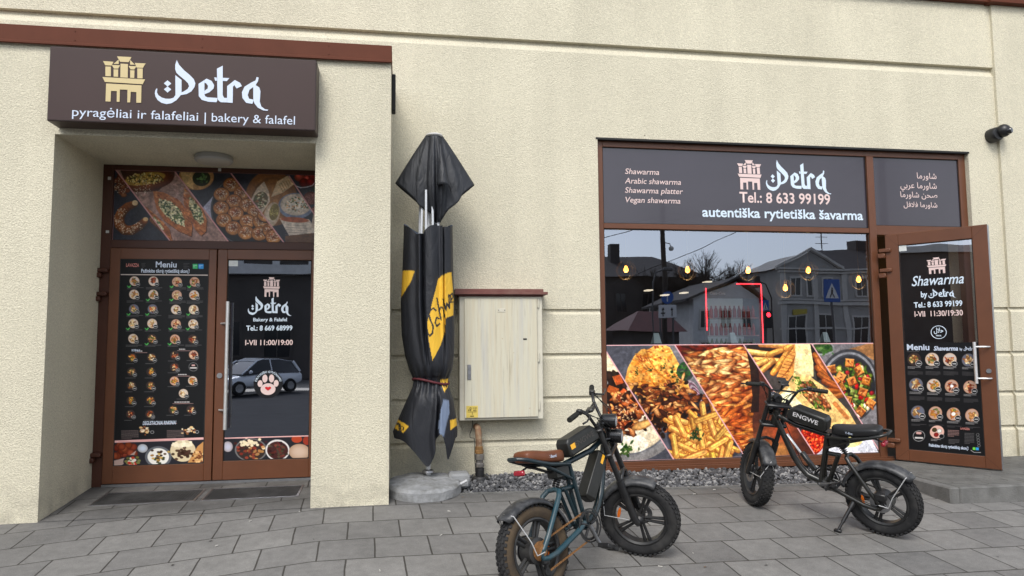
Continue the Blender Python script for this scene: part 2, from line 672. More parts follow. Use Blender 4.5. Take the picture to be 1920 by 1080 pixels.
# ---------------------------------------------------------------- materials
def stucco(name, col, grain=1.0):
    m = mat(name, col, rough=0.92, spec=0.15)
    nt = m.node_tree
    b = nt.nodes['Principled BSDF']
    g = nt.nodes.new('ShaderNodeNewGeometry')
    n1 = nt.nodes.new('ShaderNodeTexNoise')
    n1.inputs['Scale'].default_value = 62
    n1.inputs['Detail'].default_value = 5
    n1.inputs['Roughness'].default_value = 0.6
    n2 = nt.nodes.new('ShaderNodeTexVoronoi')
    n2.inputs['Scale'].default_value = 85
    n3 = nt.nodes.new('ShaderNodeTexNoise')          # broad unevenness of the paint
    n3.inputs['Scale'].default_value = 0.9
    n3.inputs['Detail'].default_value = 6
    n4 = nt.nodes.new('ShaderNodeTexNoise')          # rain streaks
    n4.inputs['Scale'].default_value = 1.0
    n4.inputs['Detail'].default_value = 6
    mp = nt.nodes.new('ShaderNodeMapping')
    mp.inputs['Scale'].default_value = (3.5, 3.5, 0.25)
    for n in (n1, n2, n3):
        nt.links.new(g.outputs['Position'], n.inputs['Vector'])
    nt.links.new(g.outputs['Position'], mp.inputs[0])
    nt.links.new(mp.outputs[0], n4.inputs['Vector'])
    ad = nt.nodes.new('ShaderNodeMath')
    ad.operation = 'MULTIPLY_ADD'
    ad.inputs[1].default_value = 0.55
    nt.links.new(n2.outputs['Distance'], ad.inputs[0])
    nt.links.new(n1.outputs[0], ad.inputs[2])
    bp = nt.nodes.new('ShaderNodeBump')
    bp.inputs['Strength'].default_value = 0.62 * grain
    bp.inputs['Distance'].default_value = 0.012
    nt.links.new(ad.outputs[0], bp.inputs['Height'])
    nt.links.new(bp.outputs[0], b.inputs['Normal'])

    def rng(src, lo, hi, a=0.3, c=0.7):
        r = nt.nodes.new('ShaderNodeMapRange')
        r.inputs[1].default_value, r.inputs[2].default_value = a, c
        r.inputs[3].default_value, r.inputs[4].default_value = lo, hi
        nt.links.new(src, r.inputs[0])
        return r.outputs[0]
    m1 = nt.nodes.new('ShaderNodeMath')
    m1.operation = 'MULTIPLY'
    nt.links.new(rng(n3.outputs[0], 0.93, 1.05), m1.inputs[0])
    nt.links.new(rng(n4.outputs[0], 0.94, 1.03), m1.inputs[1])
    m2 = nt.nodes.new('ShaderNodeMath')
    m2.operation = 'MULTIPLY'
    nt.links.new(m1.outputs[0], m2.inputs[0])
    nt.links.new(rng(ad.outputs[0], 0.78, 1.10, 0.45, 1.1), m2.inputs[1])
    # splash dirt low down
    sx = nt.nodes.new('ShaderNodeSeparateXYZ')
    nt.links.new(g.outputs['Position'], sx.inputs[0])
    dz = nt.nodes.new('ShaderNodeMapRange')
    dz.inputs[1].default_value, dz.inputs[2].default_value = 0.5, 0.85
    dz.inputs[3].default_value, dz.inputs[4].default_value = 0.5, 0.0
    nt.links.new(sx.outputs[2], dz.inputs[0])
    dn = nt.nodes.new('ShaderNodeMath')
    dn.operation = 'MULTIPLY'
    nt.links.new(dz.outputs[0], dn.inputs[0])
    n5 = nt.nodes.new('ShaderNodeTexNoise')
    n5.inputs['Scale'].default_value = 7
    n5.inputs['Detail'].default_value = 7
    nt.links.new(g.outputs['Position'], n5.inputs['Vector'])
    nt.links.new(rng(n5.outputs[0], 0.0, 1.0, 0.4, 0.7), dn.inputs[1])
    sc = nt.nodes.new('ShaderNodeVectorMath')
    sc.operation = 'SCALE'
    sc.inputs[0].default_value = col
    nt.links.new(m2.outputs[0], sc.inputs['Scale'])
    mx = nt.nodes.new('ShaderNodeMix')
    mx.data_type = 'RGBA'
    nt.links.new(dn.outputs[0], mx.inputs[0])
    nt.links.new(sc.outputs[0], mx.inputs[6])
    mx.inputs[7].default_value = (0.2, 0.18, 0.145, 1)
    vs_ = nt.nodes.new('ShaderNodeTexVoronoi')       # old anchor holes and knocks
    vs_.inputs['Scale'].default_value = 1.7
    nt.links.new(g.outputs['Position'], vs_.inputs['Vector'])
    m3 = nt.nodes.new('ShaderNodeMix')
    m3.data_type = 'RGBA'
    nt.links.new(rng(vs_.outputs['Distance'], 0.75, 0.0, 0.012, 0.022), m3.inputs[0])
    nt.links.new(mx.outputs[2], m3.inputs[6])
    m3.inputs[7].default_value = (0.10, 0.085, 0.06, 1)
    # a few hairline cracks
    cr = nt.nodes.new('ShaderNodeTexVoronoi')
    cr.feature = 'DISTANCE_TO_EDGE'
    cr.inputs['Scale'].default_value = 0.55
    wp = nt.nodes.new('ShaderNodeVectorMath')
    wp.operation = 'ADD'
    nz = nt.nodes.new('ShaderNodeTexNoise')
    nz.inputs['Scale'].default_value = 3.0
    nz.inputs['Detail'].default_value = 6
    nt.links.new(g.outputs['Position'], nz.inputs['Vector'])
    nt.links.new(nz.outputs['Color'], wp.inputs[0])
    nt.links.new(g.outputs['Position'], wp.inputs[1])
    nt.links.new(wp.outputs[0], cr.inputs['Vector'])
    ck = nt.nodes.new('ShaderNodeMath')
    ck.operation = 'MULTIPLY'
    nt.links.new(rng(cr.outputs['Distance'], 0.30, 0.0, 0.0, 0.0035), ck.inputs[0])
    nt.links.new(rng(n3.outputs[0], 0.0, 1.0, 0.5, 0.62), ck.inputs[1])
    m4 = nt.nodes.new('ShaderNodeMix')
    m4.data_type = 'RGBA'
    nt.links.new(ck.outputs[0], m4.inputs[0])
    nt.links.new(m3.outputs[2], m4.inputs[6])
    m4.inputs[7].default_value = (0.2, 0.17, 0.12, 1)
    nt.links.new(m4.outputs[2], b.inputs['Base Color'])
    return m


CREAM = (0.640, 0.595, 0.462)
stucco('stucco', CREAM)
mat('rust_brown', (0.105, 0.032, 0.017), rough=0.6, spec=0.15, var=0.10, vscale=5, bump=0.06, bscale=300)
mat('door_brown', (0.118, 0.043, 0.019), rough=0.38, spec=0.45, var=0.10, vscale=6, bump=0.12, bscale=420)
mat('dark_brown', (0.060, 0.020, 0.011), rough=0.45, spec=0.4, var=0.12, vscale=5, bump=0.05, bscale=300)
mat('sign_brown', (0.040, 0.021, 0.019), rough=0.5, spec=0.3, var=0.10, vscale=1.3, bump=0.02, bscale=40)
mat('sign_edge', (0.030, 0.013, 0.010), rough=0.45, var=0.1)
mat('gold_letter', (0.54, 0.43, 0.21), rough=0.4, var=0.04)
mat('white_letter', (0.55, 0.62, 0.74), rough=0.4, var=0.03)
mat('pale_letter', (0.60, 0.70, 0.80), rough=0.4)
mat('pink_letter', (0.70, 0.535, 0.505), rough=0.4)
mat('black_film', (0.006, 0.006, 0.008), rough=0.3)
mat('red_ink', (0.55, 0.01, 0.015), rough=0.4)
mat('rubber_seal', (0.008, 0.008, 0.008), rough=0.7)
mat('steel', (0.72, 0.72, 0.72), rough=0.42, metal=0.75, var=0.08, vscale=30)
mat('dull_steel', (0.32, 0.32, 0.33), rough=0.45, metal=1.0, var=0.15, vscale=20)
mat('panel_film', (0.030, 0.023, 0.033), rough=0.16, spec=0.6, coat=0.22, var=0.12, vscale=1.5)
mat('plinth_dark', (0.02, 0.02, 0.02), rough=0.9, var=0.3, bump=0.3, bscale=40)
print_mat('print_film', rough=0.33, spec=0.35)
print_mat('print_matt', rough=0.45, spec=0.25)
glass_mat('shop_glass', f0=0.30, tint=(0.62, 0.64, 0.68))
glass_mat('door_glass', f0=0.36, tint=(0.5, 0.52, 0.56))
mat('concrete', (0.25, 0.255, 0.26), rough=0.9, spec=0.2, var=0.18, vscale=9, bump=0.5, bscale=55, dirt=(0.16, 0.16, 0.15), dscale=6, damt=0.6)
mat('rough_concrete', (0.25, 0.255, 0.26), rough=0.95, spec=0.15, var=0.25, vscale=14, bump=1.0, bscale=26, dirt=(0.12, 0.12, 0.11), dscale=9, damt=0.75)
mat('interior_wall', (0.055, 0.05, 0.05), rough=0.8, var=0.15, vscale=2)
mat('asphalt', (0.05, 0.05, 0.053), rough=0.9, spec=0.25, var=0.2, vscale=2, bump=0.5, bscale=60)
mat('road_paint', (0.6, 0.6, 0.58), rough=0.7, var=0.15, vscale=9)


def paver_material():
    m = mat('paving_slabs', (0.13, 0.13, 0.133), rough=0.82, spec=0.3)
    nt = m.node_tree
    b = nt.nodes['Principled BSDF']
    N = nt.nodes.new

    def math_(op, a, c, d=None):
        n = N('ShaderNodeMath')
        n.operation = op
        for k, v in enumerate((a, c, d)):
            if v is None:
                continue
            if isinstance(v, (int, float)):
                n.inputs[k].default_value = v
            else:
                nt.links.new(v, n.inputs[k])
        return n.outputs[0]
    g = N('ShaderNodeNewGeometry')
    s = N('ShaderNodeSeparateXYZ')
    nt.links.new(g.outputs['Position'], s.inputs[0])
    X, Y = s.outputs[0], s.outputs[1]
    wob = N('ShaderNodeTexNoise')
    wob.inputs['Scale'].default_value = 2.5
    nt.links.new(g.outputs['Position'], wob.inputs['Vector'])
    w = math_('MULTIPLY_ADD', wob.outputs[0], 0.02, -0.01)
    U = math_('ADD', math_('MULTIPLY_ADD', Y, 0.05, X), w)
    U = math_('ADD', U, 80 * 0.4 - 0.3)
    bend = math_('MULTIPLY', math_('MAXIMUM', math_('MULTIPLY_ADD', X, -1.0, -0.6), 0.0), 0.24)
    V = math_('ADD', math_('MULTIPLY_ADD', X, -0.02, Y), bend)
    V = math_('ADD', V, w)
    V = math_('ADD', V, -5.2 + 80 * 0.4)
    c = N('ShaderNodeCombineXYZ')
    nt.links.new(U, c.inputs[0])
    nt.links.new(V, c.inputs[1])
    br = N('ShaderNodeTexBrick')
    br.offset = 0.5
    br.inputs['Scale'].default_value = 1.0
    br.inputs['Mortar Size'].default_value = 0.0065
    br.inputs['Mortar Smooth'].default_value = 0.35
    br.inputs['Brick Width'].default_value = 0.4
    br.inputs['Row Height'].default_value = 0.4
    br.inputs['Color1'].default_value = (0.84, 0.84, 0.84, 1)
    br.inputs['Color2'].default_value = (1.14, 1.14, 1.12, 1)
    br.inputs['Mortar'].default_value = (0.30, 0.285, 0.26, 1)
    nt.links.new(c.outputs[0], br.inputs['Vector'])

    def noise(scale, det=6, rough=0.6):
        n = N('ShaderNodeTexNoise')
        n.inputs['Scale'].default_value = scale
        n.inputs['Detail'].default_value = det
        n.inputs['Roughness'].default_value = rough
        nt.links.new(g.outputs['Position'], n.inputs['Vector'])
        return n.outputs[0]

    def rng(src, a, c_, lo, hi):
        r = N('ShaderNodeMapRange')
        r.inputs[1].default_value, r.inputs[2].default_value = a, c_
        r.inputs[3].default_value, r.inputs[4].default_value = lo, hi
        nt.links.new(src, r.inputs[0])
        return r.outputs[0]
    f = math_('MULTIPLY', rng(noise(1.3), 0.3, 0.7, 0.82, 1.15), rng(noise(14), 0.3, 0.7, 0.86, 1.12))
    f = math_('MULTIPLY', f, rng(noise(170, 3), 0.25, 0.75, 0.72, 1.3))
    # pale grit and chewing gum
    vo = N('ShaderNodeTexVoronoi')
    vo.inputs['Scale'].default_value = 9
    nt.links.new(g.outputs['Position'], vo.inputs['Vector'])
    gum = rng(vo.outputs['Distance'], 0.03, 0.045, 1.0, 0.0)
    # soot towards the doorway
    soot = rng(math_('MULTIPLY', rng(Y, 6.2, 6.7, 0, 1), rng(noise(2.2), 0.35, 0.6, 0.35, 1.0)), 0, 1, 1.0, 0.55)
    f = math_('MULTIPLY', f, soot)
    v1 = N('ShaderNodeVectorMath')
    v1.operation = 'SCALE'
    nt.links.new(br.outputs['Color'], v1.inputs[0])
    nt.links.new(f, v1.inputs['Scale'])
    v2 = N('ShaderNodeVectorMath')
    v2.operation = 'MULTIPLY'
    nt.links.new(v1.outputs[0], v2.inputs[0])
    v2.inputs[1].default_value = (0.168, 0.163, 0.157)
    mx = N('ShaderNodeMix')
    mx.data_type = 'RGBA'
    nt.links.new(math_('MULTIPLY', gum, 0.5), mx.inputs[0])
    nt.links.new(v2.outputs[0], mx.inputs[6])
    mx.inputs[7].default_value = (0.3, 0.3, 0.29, 1)
    nt.links.new(mx.outputs[2], b.inputs['Base Color'])
    h = math_('MULTIPLY_ADD', br.outputs['Fac'], -1.0, math_('MULTIPLY', noise(150, 4), 0.22))
    bp = N('ShaderNodeBump')
    bp.inputs['Strength'].default_value = 0.75
    bp.inputs['Distance'].default_value = 0.008
    nt.links.new(h, bp.inputs['Height'])
    nt.links.new(bp.outputs[0], b.inputs['Normal'])
    return m


paver_material()

# ---------------------------------------------------------------- ground
def ground_sheet(name, xs, ys, m, dz=0.0, zf=None):
    b = MB()
    nx, ny = len(xs), len(ys)
    b.add([(x, y, (zf or gz)(x, y) + dz) for y in ys for x in xs],
          [(j * nx + i, j * nx + i + 1, (j + 1) * nx + i + 1, (j + 1) * nx + i) for j in range(ny - 1) for i in range(nx - 1)])
    return tag(b.build(name, m, recalc=False), kind='structure')


xs = [-60, -20, -9, -6] + [-5 + 0.25 * i for i in range(61)] + [11, 14, 30, 60]
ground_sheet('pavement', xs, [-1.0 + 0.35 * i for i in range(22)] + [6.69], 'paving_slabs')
ground_sheet('ground', [-150, -60, -20, -5, 0, 5, 10, 20, 60, 150], [6.69, 7.43, 9, 14, 30, 120], 'plinth_dark', -0.045)
ground_sheet('road', [-150, -60, -20, -5, 0, 5, 10, 20, 60, 150], [-20.0, -1.0], 'asphalt', -0.13, zf=lambda x, y: gz(x, 0))
ground_sheet('far_pavement', [-150, -60, -20, -5, 0, 5, 10, 20, 60, 150], [-90, -20.0], 'paving_slabs', 0.0, zf=lambda x, y: gz(x, 0))
kb = MB()
for i in range(-20, 20):
    kb.box(i * 1.0, i * 1.0 + 0.99, -1.15, -1.0, gz(i, 0) - 0.25, gz(i, 0) + 0.004)
tag(kb.build('kerb', 'concrete'), kind='structure')
# the sloping paving that climbs into the doorway
b = MB()
xs2 = [-2.885 + 2.135 * i / 16 for i in range(17)]
ys2 = [6.42 + 1.05 * i / 8 for i in range(9)]
b.add([(x, y, gz(x, 6.42) + 0.004 + (0.575 - gz(x, 6.42)) * ((y - 6.42) / 1.05)) for y in ys2 for x in xs2],
      [(j * 17 + i, j * 17 + i + 1, (j + 1) * 17 + i + 1, (j + 1) * 17 + i) for j in range(8) for i in range(16)])
tag(b.build('entrance_paving', 'paving_slabs', recalc=False), kind='structure')


def ramp_z(x, y):
    return gz(x, 6.42) + 0.004 + (0.575 - gz(x, 6.42)) * ((y - 6.42) / 1.05)


# ---------------------------------------------------------------- building
bld = empty('building', (2.0, YW, 0.5), 'cream stucco shop building with rusticated lower courses and brown metal trim', 'building')


def wall_profile(y, z0, z1, grooves, big=None):
    """front outline (y, z) going up, with shadow grooves"""
    p = [(y, z0)]
    for z in grooves:
        p += [(y, z - 0.045), (y + 0.028, z - 0.012), (y + 0.030, z + 0.012), (y, z + 0.014)]
    if big:
        p += [(y, big - 0.115), (y + 0.05, big - 0.022), (y + 0.052, big), (y - 0.004, big + 0.002)]
    p += [(y - (0.004 if big else 0), z1)]
    return [q for q in p if z0 - 1e-6 <= q[1] <= z1 + 1e-6]


def wall_run(b, x0, x1, prof, depth=0.4, back=None):
    n = len(prof)
    yb = (back or (prof[0][0] + depth))
    vs = [(x, y, z) for x in (x0, x1) for y, z in prof] + [(x, yb, z) for x in (x0, x1) for y, z in prof]
    fs = []
    for i in range(n - 1):
        fs.append((i, n + i, n + i + 1, i + 1))
        fs.append((2 * n + i, 2 * n + i + 1, 3 * n + i + 1, 3 * n + i))
        for s in (0, 1):
            fs.append((s * n + i, s * n + i + 1, 2 * n + s * n + i + 1, 2 * n + s * n + i))
    fs += [(0, n, 3 * n, 2 * n), (n - 1, 2 * n - 1, 4 * n - 1, 3 * n - 1)]
    b.add(vs, fs)


GR = [0.895, 1.335, 1.79, 2.262]
ZT = 6.03
w = MB()
wall_run(w, -0.30, 2.15, wall_profile(YW, 0.552, 4.165, GR))
wall_run(w, 6.762, 7.172, wall_profile(YW, 0.5, 4.165, [0.90, 1.30, 1.765, 2.285]))
wall_run(w, -9.0, 7.172, wall_profile(YW, 4.165, ZT, [], 5.235))
w.box(-9.0, -2.893, YW, YW + 0.4, 0.3, 4.165)
w.box(-0.86, -0.30, YW + 0.002, YW + 0.4, 0.3, 4.165)
w.box(-2.893, -0.86, YW + 0.002, YW + 0.4, 3.706, 4.165)
w.build('wall', 'stucco', bld)
w = MB()
wall_run(w, 7.172, 7.66, wall_profile(YW - 0.035, 0.5, ZT, [0.90, 1.30, 1.765, 2.285]))
w.box(7.26, 7.655, YW + 0.37, 14, 0.3, ZT)
w.build('corner_pilaster', 'stucco', bld)
w = MB()
w.box(-9, 7.62, YW + 0.05, YW + 0.39, 0.2, 0.548)
w.build('plinth', 'plinth_dark', bld)
w = MB()
w.cbox(-9.0, 7.73, YW - 0.075, YW + 0.5, ZT, ZT + 0.16, 0.006)
w.cbox(7.10, 7.76, YW - 0.115, YW + 0.5, ZT - 0.012, ZT + 0.17, 0.006)
w.build('cornice', 'rust_brown', bld)
w = MB()
w.box(-9.0, 7.6, YW + 0.4, 14, ZT - 0.15, ZT)
w.box(-9.0, 7.6, 13.8, 14, 0.2, ZT - 0.15)
w.build('roof', 'plinth_dark', bld)
# portal that stands out in front of the left doors
p = MB()
PB = YW + 0.001
p.box(-6.0, -2.889, YB, PB, 0.2, 3.706)
p.box(-0.746, -0.084, YB, PB, 0.2, 3.706)
p.box(-6.0, -0.084, YB, PB, 3.706, 4.60)
po = p.build('portal', 'stucco', bld)
p = MB()
p.cbox(-6.03, -0.078, YB - 0.035, PB, 4.482, 4.632, 0.004)
p.cbox(-6.03, -0.074, YB - 0.043, YB - 0.02, 4.470, 4.496, 0.004)
for sx in (-2.75, -1.72, -0.64):
    for sz in (4.52, 4.60):
        p.cyl((sx, YB - 0.034, sz), (sx, YB - 0.039, sz), 0.006, n=8)
p.build('parapet_flashing', 'rust_brown', po)
p = MB()
p.cbox(-0.082, -0.045, YB + 0.28, YB + 0.40, 4.13, 4.49, 0.006)
p.build('scupper', 'rubber_seal', po)

# ---------------------------------------------------------------- entrance step at the right
st = empty('entrance_step', (6.4, 6.6, 0.42), 'low paved concrete platform in front of the open shop door', 'step')
p = MB()
p.cbox(5.0, 5.10, 5.93, 7.40, 0.25, 0.555, 0.012)
p.cbox(5.102, 9.5, 5.93, 6.03, 0.25, 0.555, 0.012)
p.build('edging', mat('kerb_grey', (0.15, 0.148, 0.142), rough=0.9, spec=0.2, var=0.2, vscale=8, bump=0.5, bscale=70, dirt=(0.08, 0.078, 0.07), dscale=5, damt=0.6), st)
p = MB()
p.box(5.102, 9.5, 6.032, 7.40, 0.25, 0.550)
p.build('deck', mat('small_pavers', (0.11, 0.108, 0.1), rough=0.85, var=0.3, vscale=6, bump=0.5, bscale=70), st)
p = MB()
k = 0
y = 6.04
while y < 7.36:
    x = 5.11 - 0.1 * (k % 2)
    while x < 8.2:
        xa, xb = max(x, 5.11), x + 0.192
        if xb - xa > 0.03:
            p.cbox(xa, xb, y, min(y + 0.094, 7.395), 0.548, 0.5565 + rnd.uniform(-0.002, 0.002), 0.004)
        x += 0.198
    y += 0.099
    k += 1
p.build('paver_surface', 'small_pavers', st)

# ---------------------------------------------------------------- gravel strip
g = MB()
ico = bmesh.new()
bmesh.ops.create_icosphere(ico, subdivisions=1, radius=1)
ico.verts.index_update()
iv = [v.co.copy() for v in ico.verts]
fi = [[v.index for v in f.verts] for f in ico.faces]
ico.free()
grng = random.Random(3)
for i in range(4200):
    x, y = grng.uniform(0.30, 4.99), grng.uniform(6.71, 7.44)
    s = grng.uniform(0.012, 0.03) * (1.25 if grng.random() < 0.12 else 1)
    Mx = Matrix.Translation((x, y, gz(x, y) - 0.038 + grng.uniform(0, 0.02))) @ Matrix.Rotation(grng.uniform(0, 6.28), 4, Vector((grng.gauss(0, 1), grng.gauss(0, 1), grng.gauss(0, 1)))) @ Matrix.Diagonal((s, s * grng.uniform(0.6, 1), s * grng.uniform(0.45, 0.8), 1))
    g.cur = grng.choice((0, 0, 0, 1, 1, 2))
    g.add([Mx @ (q * grng.uniform(0.8, 1.15)) for q in iv], fi)
tag(g.build('gravel', [mat('stone_dark', (0.055, 0.056, 0.06), rough=0.85, var=0.3, vscale=20), mat('stone_grey', (0.12, 0.12, 0.125), rough=0.85, var=0.3, vscale=20), mat('stone_pale', (0.24, 0.235, 0.23), rough=0.85, var=0.2)], smooth=None), kind='stuff')
g = MB()
g.cbox(0.25, 5.0, 6.655, 6.70, 0.3, 0.0, 0.005)
g.v = [(x, y, gz(x, 6.69) + (0.006 if z > 0.1 else -0.12)) for x, y, z in [(v[0], v[1], 1.0 - v[2] / 0.3) for v in g.v]]
tag(g.build('gravel_edging', 'kerb_grey'), kind='structure')
CASTLE = [[(0.319,1.0),(0.659,1.0),(0.596,0.884),(0.397,0.883)],[(0.0,0.881),(0.243,0.876),(0.202,0.791),(0.054,0.79)],[(0.741,0.874),(0.998,0.876),(0.935,0.773),(0.79,0.772)],[(0.362,0.929),(0.366,0.832),(0.244,0.83)],[(0.628,0.936),(0.747,0.833),(0.632,0.832)],[(0.208,0.803),(0.4,0.806),(0.359,0.731),(0.26,0.727)],[(0.6,0.801),(0.784,0.803),(0.736,0.728),(0.647,0.728)],[(0.06,0.763),(0.187,0.765),(0.196,0.554),(0.069,0.552)],[(0.254,0.71),(0.36,0.711),(0.366,0.549),(0.26,0.55)],[(0.41,0.842),(0.583,0.842),(0.59,0.538),(0.417,0.541)],[(0.641,0.707),(0.743,0.708),(0.743,0.541),(0.648,0.541)],[(0.808,0.756),(0.935,0.758),(0.939,0.539),(0.817,0.538)],[(0.004,0.529),(1.0,0.521),(0.948,0.411),(0.063,0.424)],[(0.093,0.392),(0.92,0.386),(0.926,0.003),(0.813,0.0),(0.806,0.232),(0.673,0.233),(0.669,0.001),(0.602,0.0),(0.596,0.275),(0.419,0.274),(0.421,0.003),(0.355,0.003),(0.35,0.234),(0.214,0.234),(0.212,0.001),(0.096,0.002)]]
WORDMARK = [[(0.013,0.373),(0.003,0.332),(0.0,0.272),(0.007,0.203),(0.025,0.135),(0.058,0.079),(0.103,0.054),(0.147,0.078),(0.187,0.143),(0.211,0.215),(0.224,0.257),(0.275,0.286),(0.316,0.347),(0.341,0.441),(0.348,0.522),(0.333,0.611),(0.295,0.697),(0.245,0.792),(0.202,0.898),(0.18,1.0),(0.168,0.893),(0.169,0.803),(0.18,0.73),(0.209,0.667),(0.255,0.582),(0.285,0.515),(0.294,0.455),(0.282,0.394),(0.25,0.34),(0.23,0.317),(0.227,0.578),(0.172,0.677),(0.178,0.252),(0.162,0.194),(0.134,0.171),(0.097,0.167),(0.06,0.189),(0.031,0.236),(0.018,0.294),(0.021,0.37)],[(0.106,0.558),(0.139,0.492),(0.108,0.426),(0.075,0.49)],[(0.108,0.43),(0.141,0.368),(0.109,0.298),(0.077,0.365)],[(0.376,0.515),(0.427,0.602),(0.43,0.299),(0.436,0.256),(0.457,0.234),(0.543,0.231),(0.544,0.17),(0.537,0.139),(0.467,0.142),(0.408,0.176),(0.381,0.254)],[(0.428,0.604),(0.445,0.634),(0.491,0.589),(0.513,0.5),(0.509,0.429),(0.473,0.344),(0.431,0.299),(0.43,0.37),(0.457,0.423),(0.459,0.484),(0.442,0.533),(0.428,0.545)],[(0.534,0.858),(0.585,0.929),(0.591,0.297),(0.603,0.241),(0.629,0.24),(0.63,0.143),(0.575,0.143),(0.558,0.172),(0.546,0.211)],[(0.512,0.667),(0.535,0.667),(0.536,0.598),(0.521,0.597)],[(0.588,0.667),(0.646,0.668),(0.624,0.6),(0.589,0.6)],[(0.628,0.493),(0.695,0.633),(0.742,0.578),(0.759,0.508),(0.713,0.452),(0.692,0.521),(0.68,0.489),(0.681,0.14),(0.631,0.143)],[(0.888,0.721),(0.907,0.709),(0.902,0.627),(0.881,0.543),(0.86,0.499),(0.827,0.435),(0.813,0.321),(0.825,0.245),(0.862,0.229),(0.862,0.174),(0.855,0.138),(0.8,0.153),(0.766,0.255),(0.76,0.376),(0.784,0.501),(0.838,0.589),(0.88,0.645)],[(0.86,0.499),(0.882,0.543),(0.915,0.495),(0.926,0.415),(0.922,0.19),(0.936,0.09),(0.97,0.032),(1.0,0.025),(0.992,0.0),(0.954,0.006),(0.907,0.056),(0.876,0.145),(0.864,0.204)]]


def castle(plane, u0, v0, u1, v1, off, m, parent):
    return flat_polys('castle_emblem', fit_polys(CASTLE, u0, v0, u1, v1), plane, off, m, parent)


def wordmark(plane, u0, v0, u1, v1, off, m, parent):
    return flat_polys('wordmark', fit_polys(WORDMARK, u0, v0, u1, v1), plane, off, m, parent)


# ---------------------------------------------------------------- food pictures
FRY, FRY2 = (240, 190, 100), (196, 138, 60)


def fry(c, x, y, L, ang, w, col=None, edge=0.35):
    a = R(ang)
    dx, dy = math.cos(a) * L / 2, math.sin(a) * L / 2
    k = c.jit(col or FRY, 14)
    c.line((x - dx, y - dy), (x + dx, y + dy), w * 1.22, k * np.array([0.66, 0.42, 0.26]), 0.9)
    c.line((x - dx, y - dy), (x + dx, y + dy), w, k, 1, edge)
    c.line((x - dx * .9, y - dy * .9 - w * .15), (x + dx * .9, y + dy * .9 - w * .15), w * 0.3, np.clip(k * 1.18, 0, 255), 0.6)


def leaf_bits(c, x, y, r, n=14, col=(52, 84, 34)):
    for _ in range(n):
        c.ell(x + c.r.normal(0, r * .5), y + c.r.normal(0, r * .5), r * c.r.uniform(.15, .34), r * c.r.uniform(.08, .2), c.jit(col, 20), c.r.uniform(0, 180))


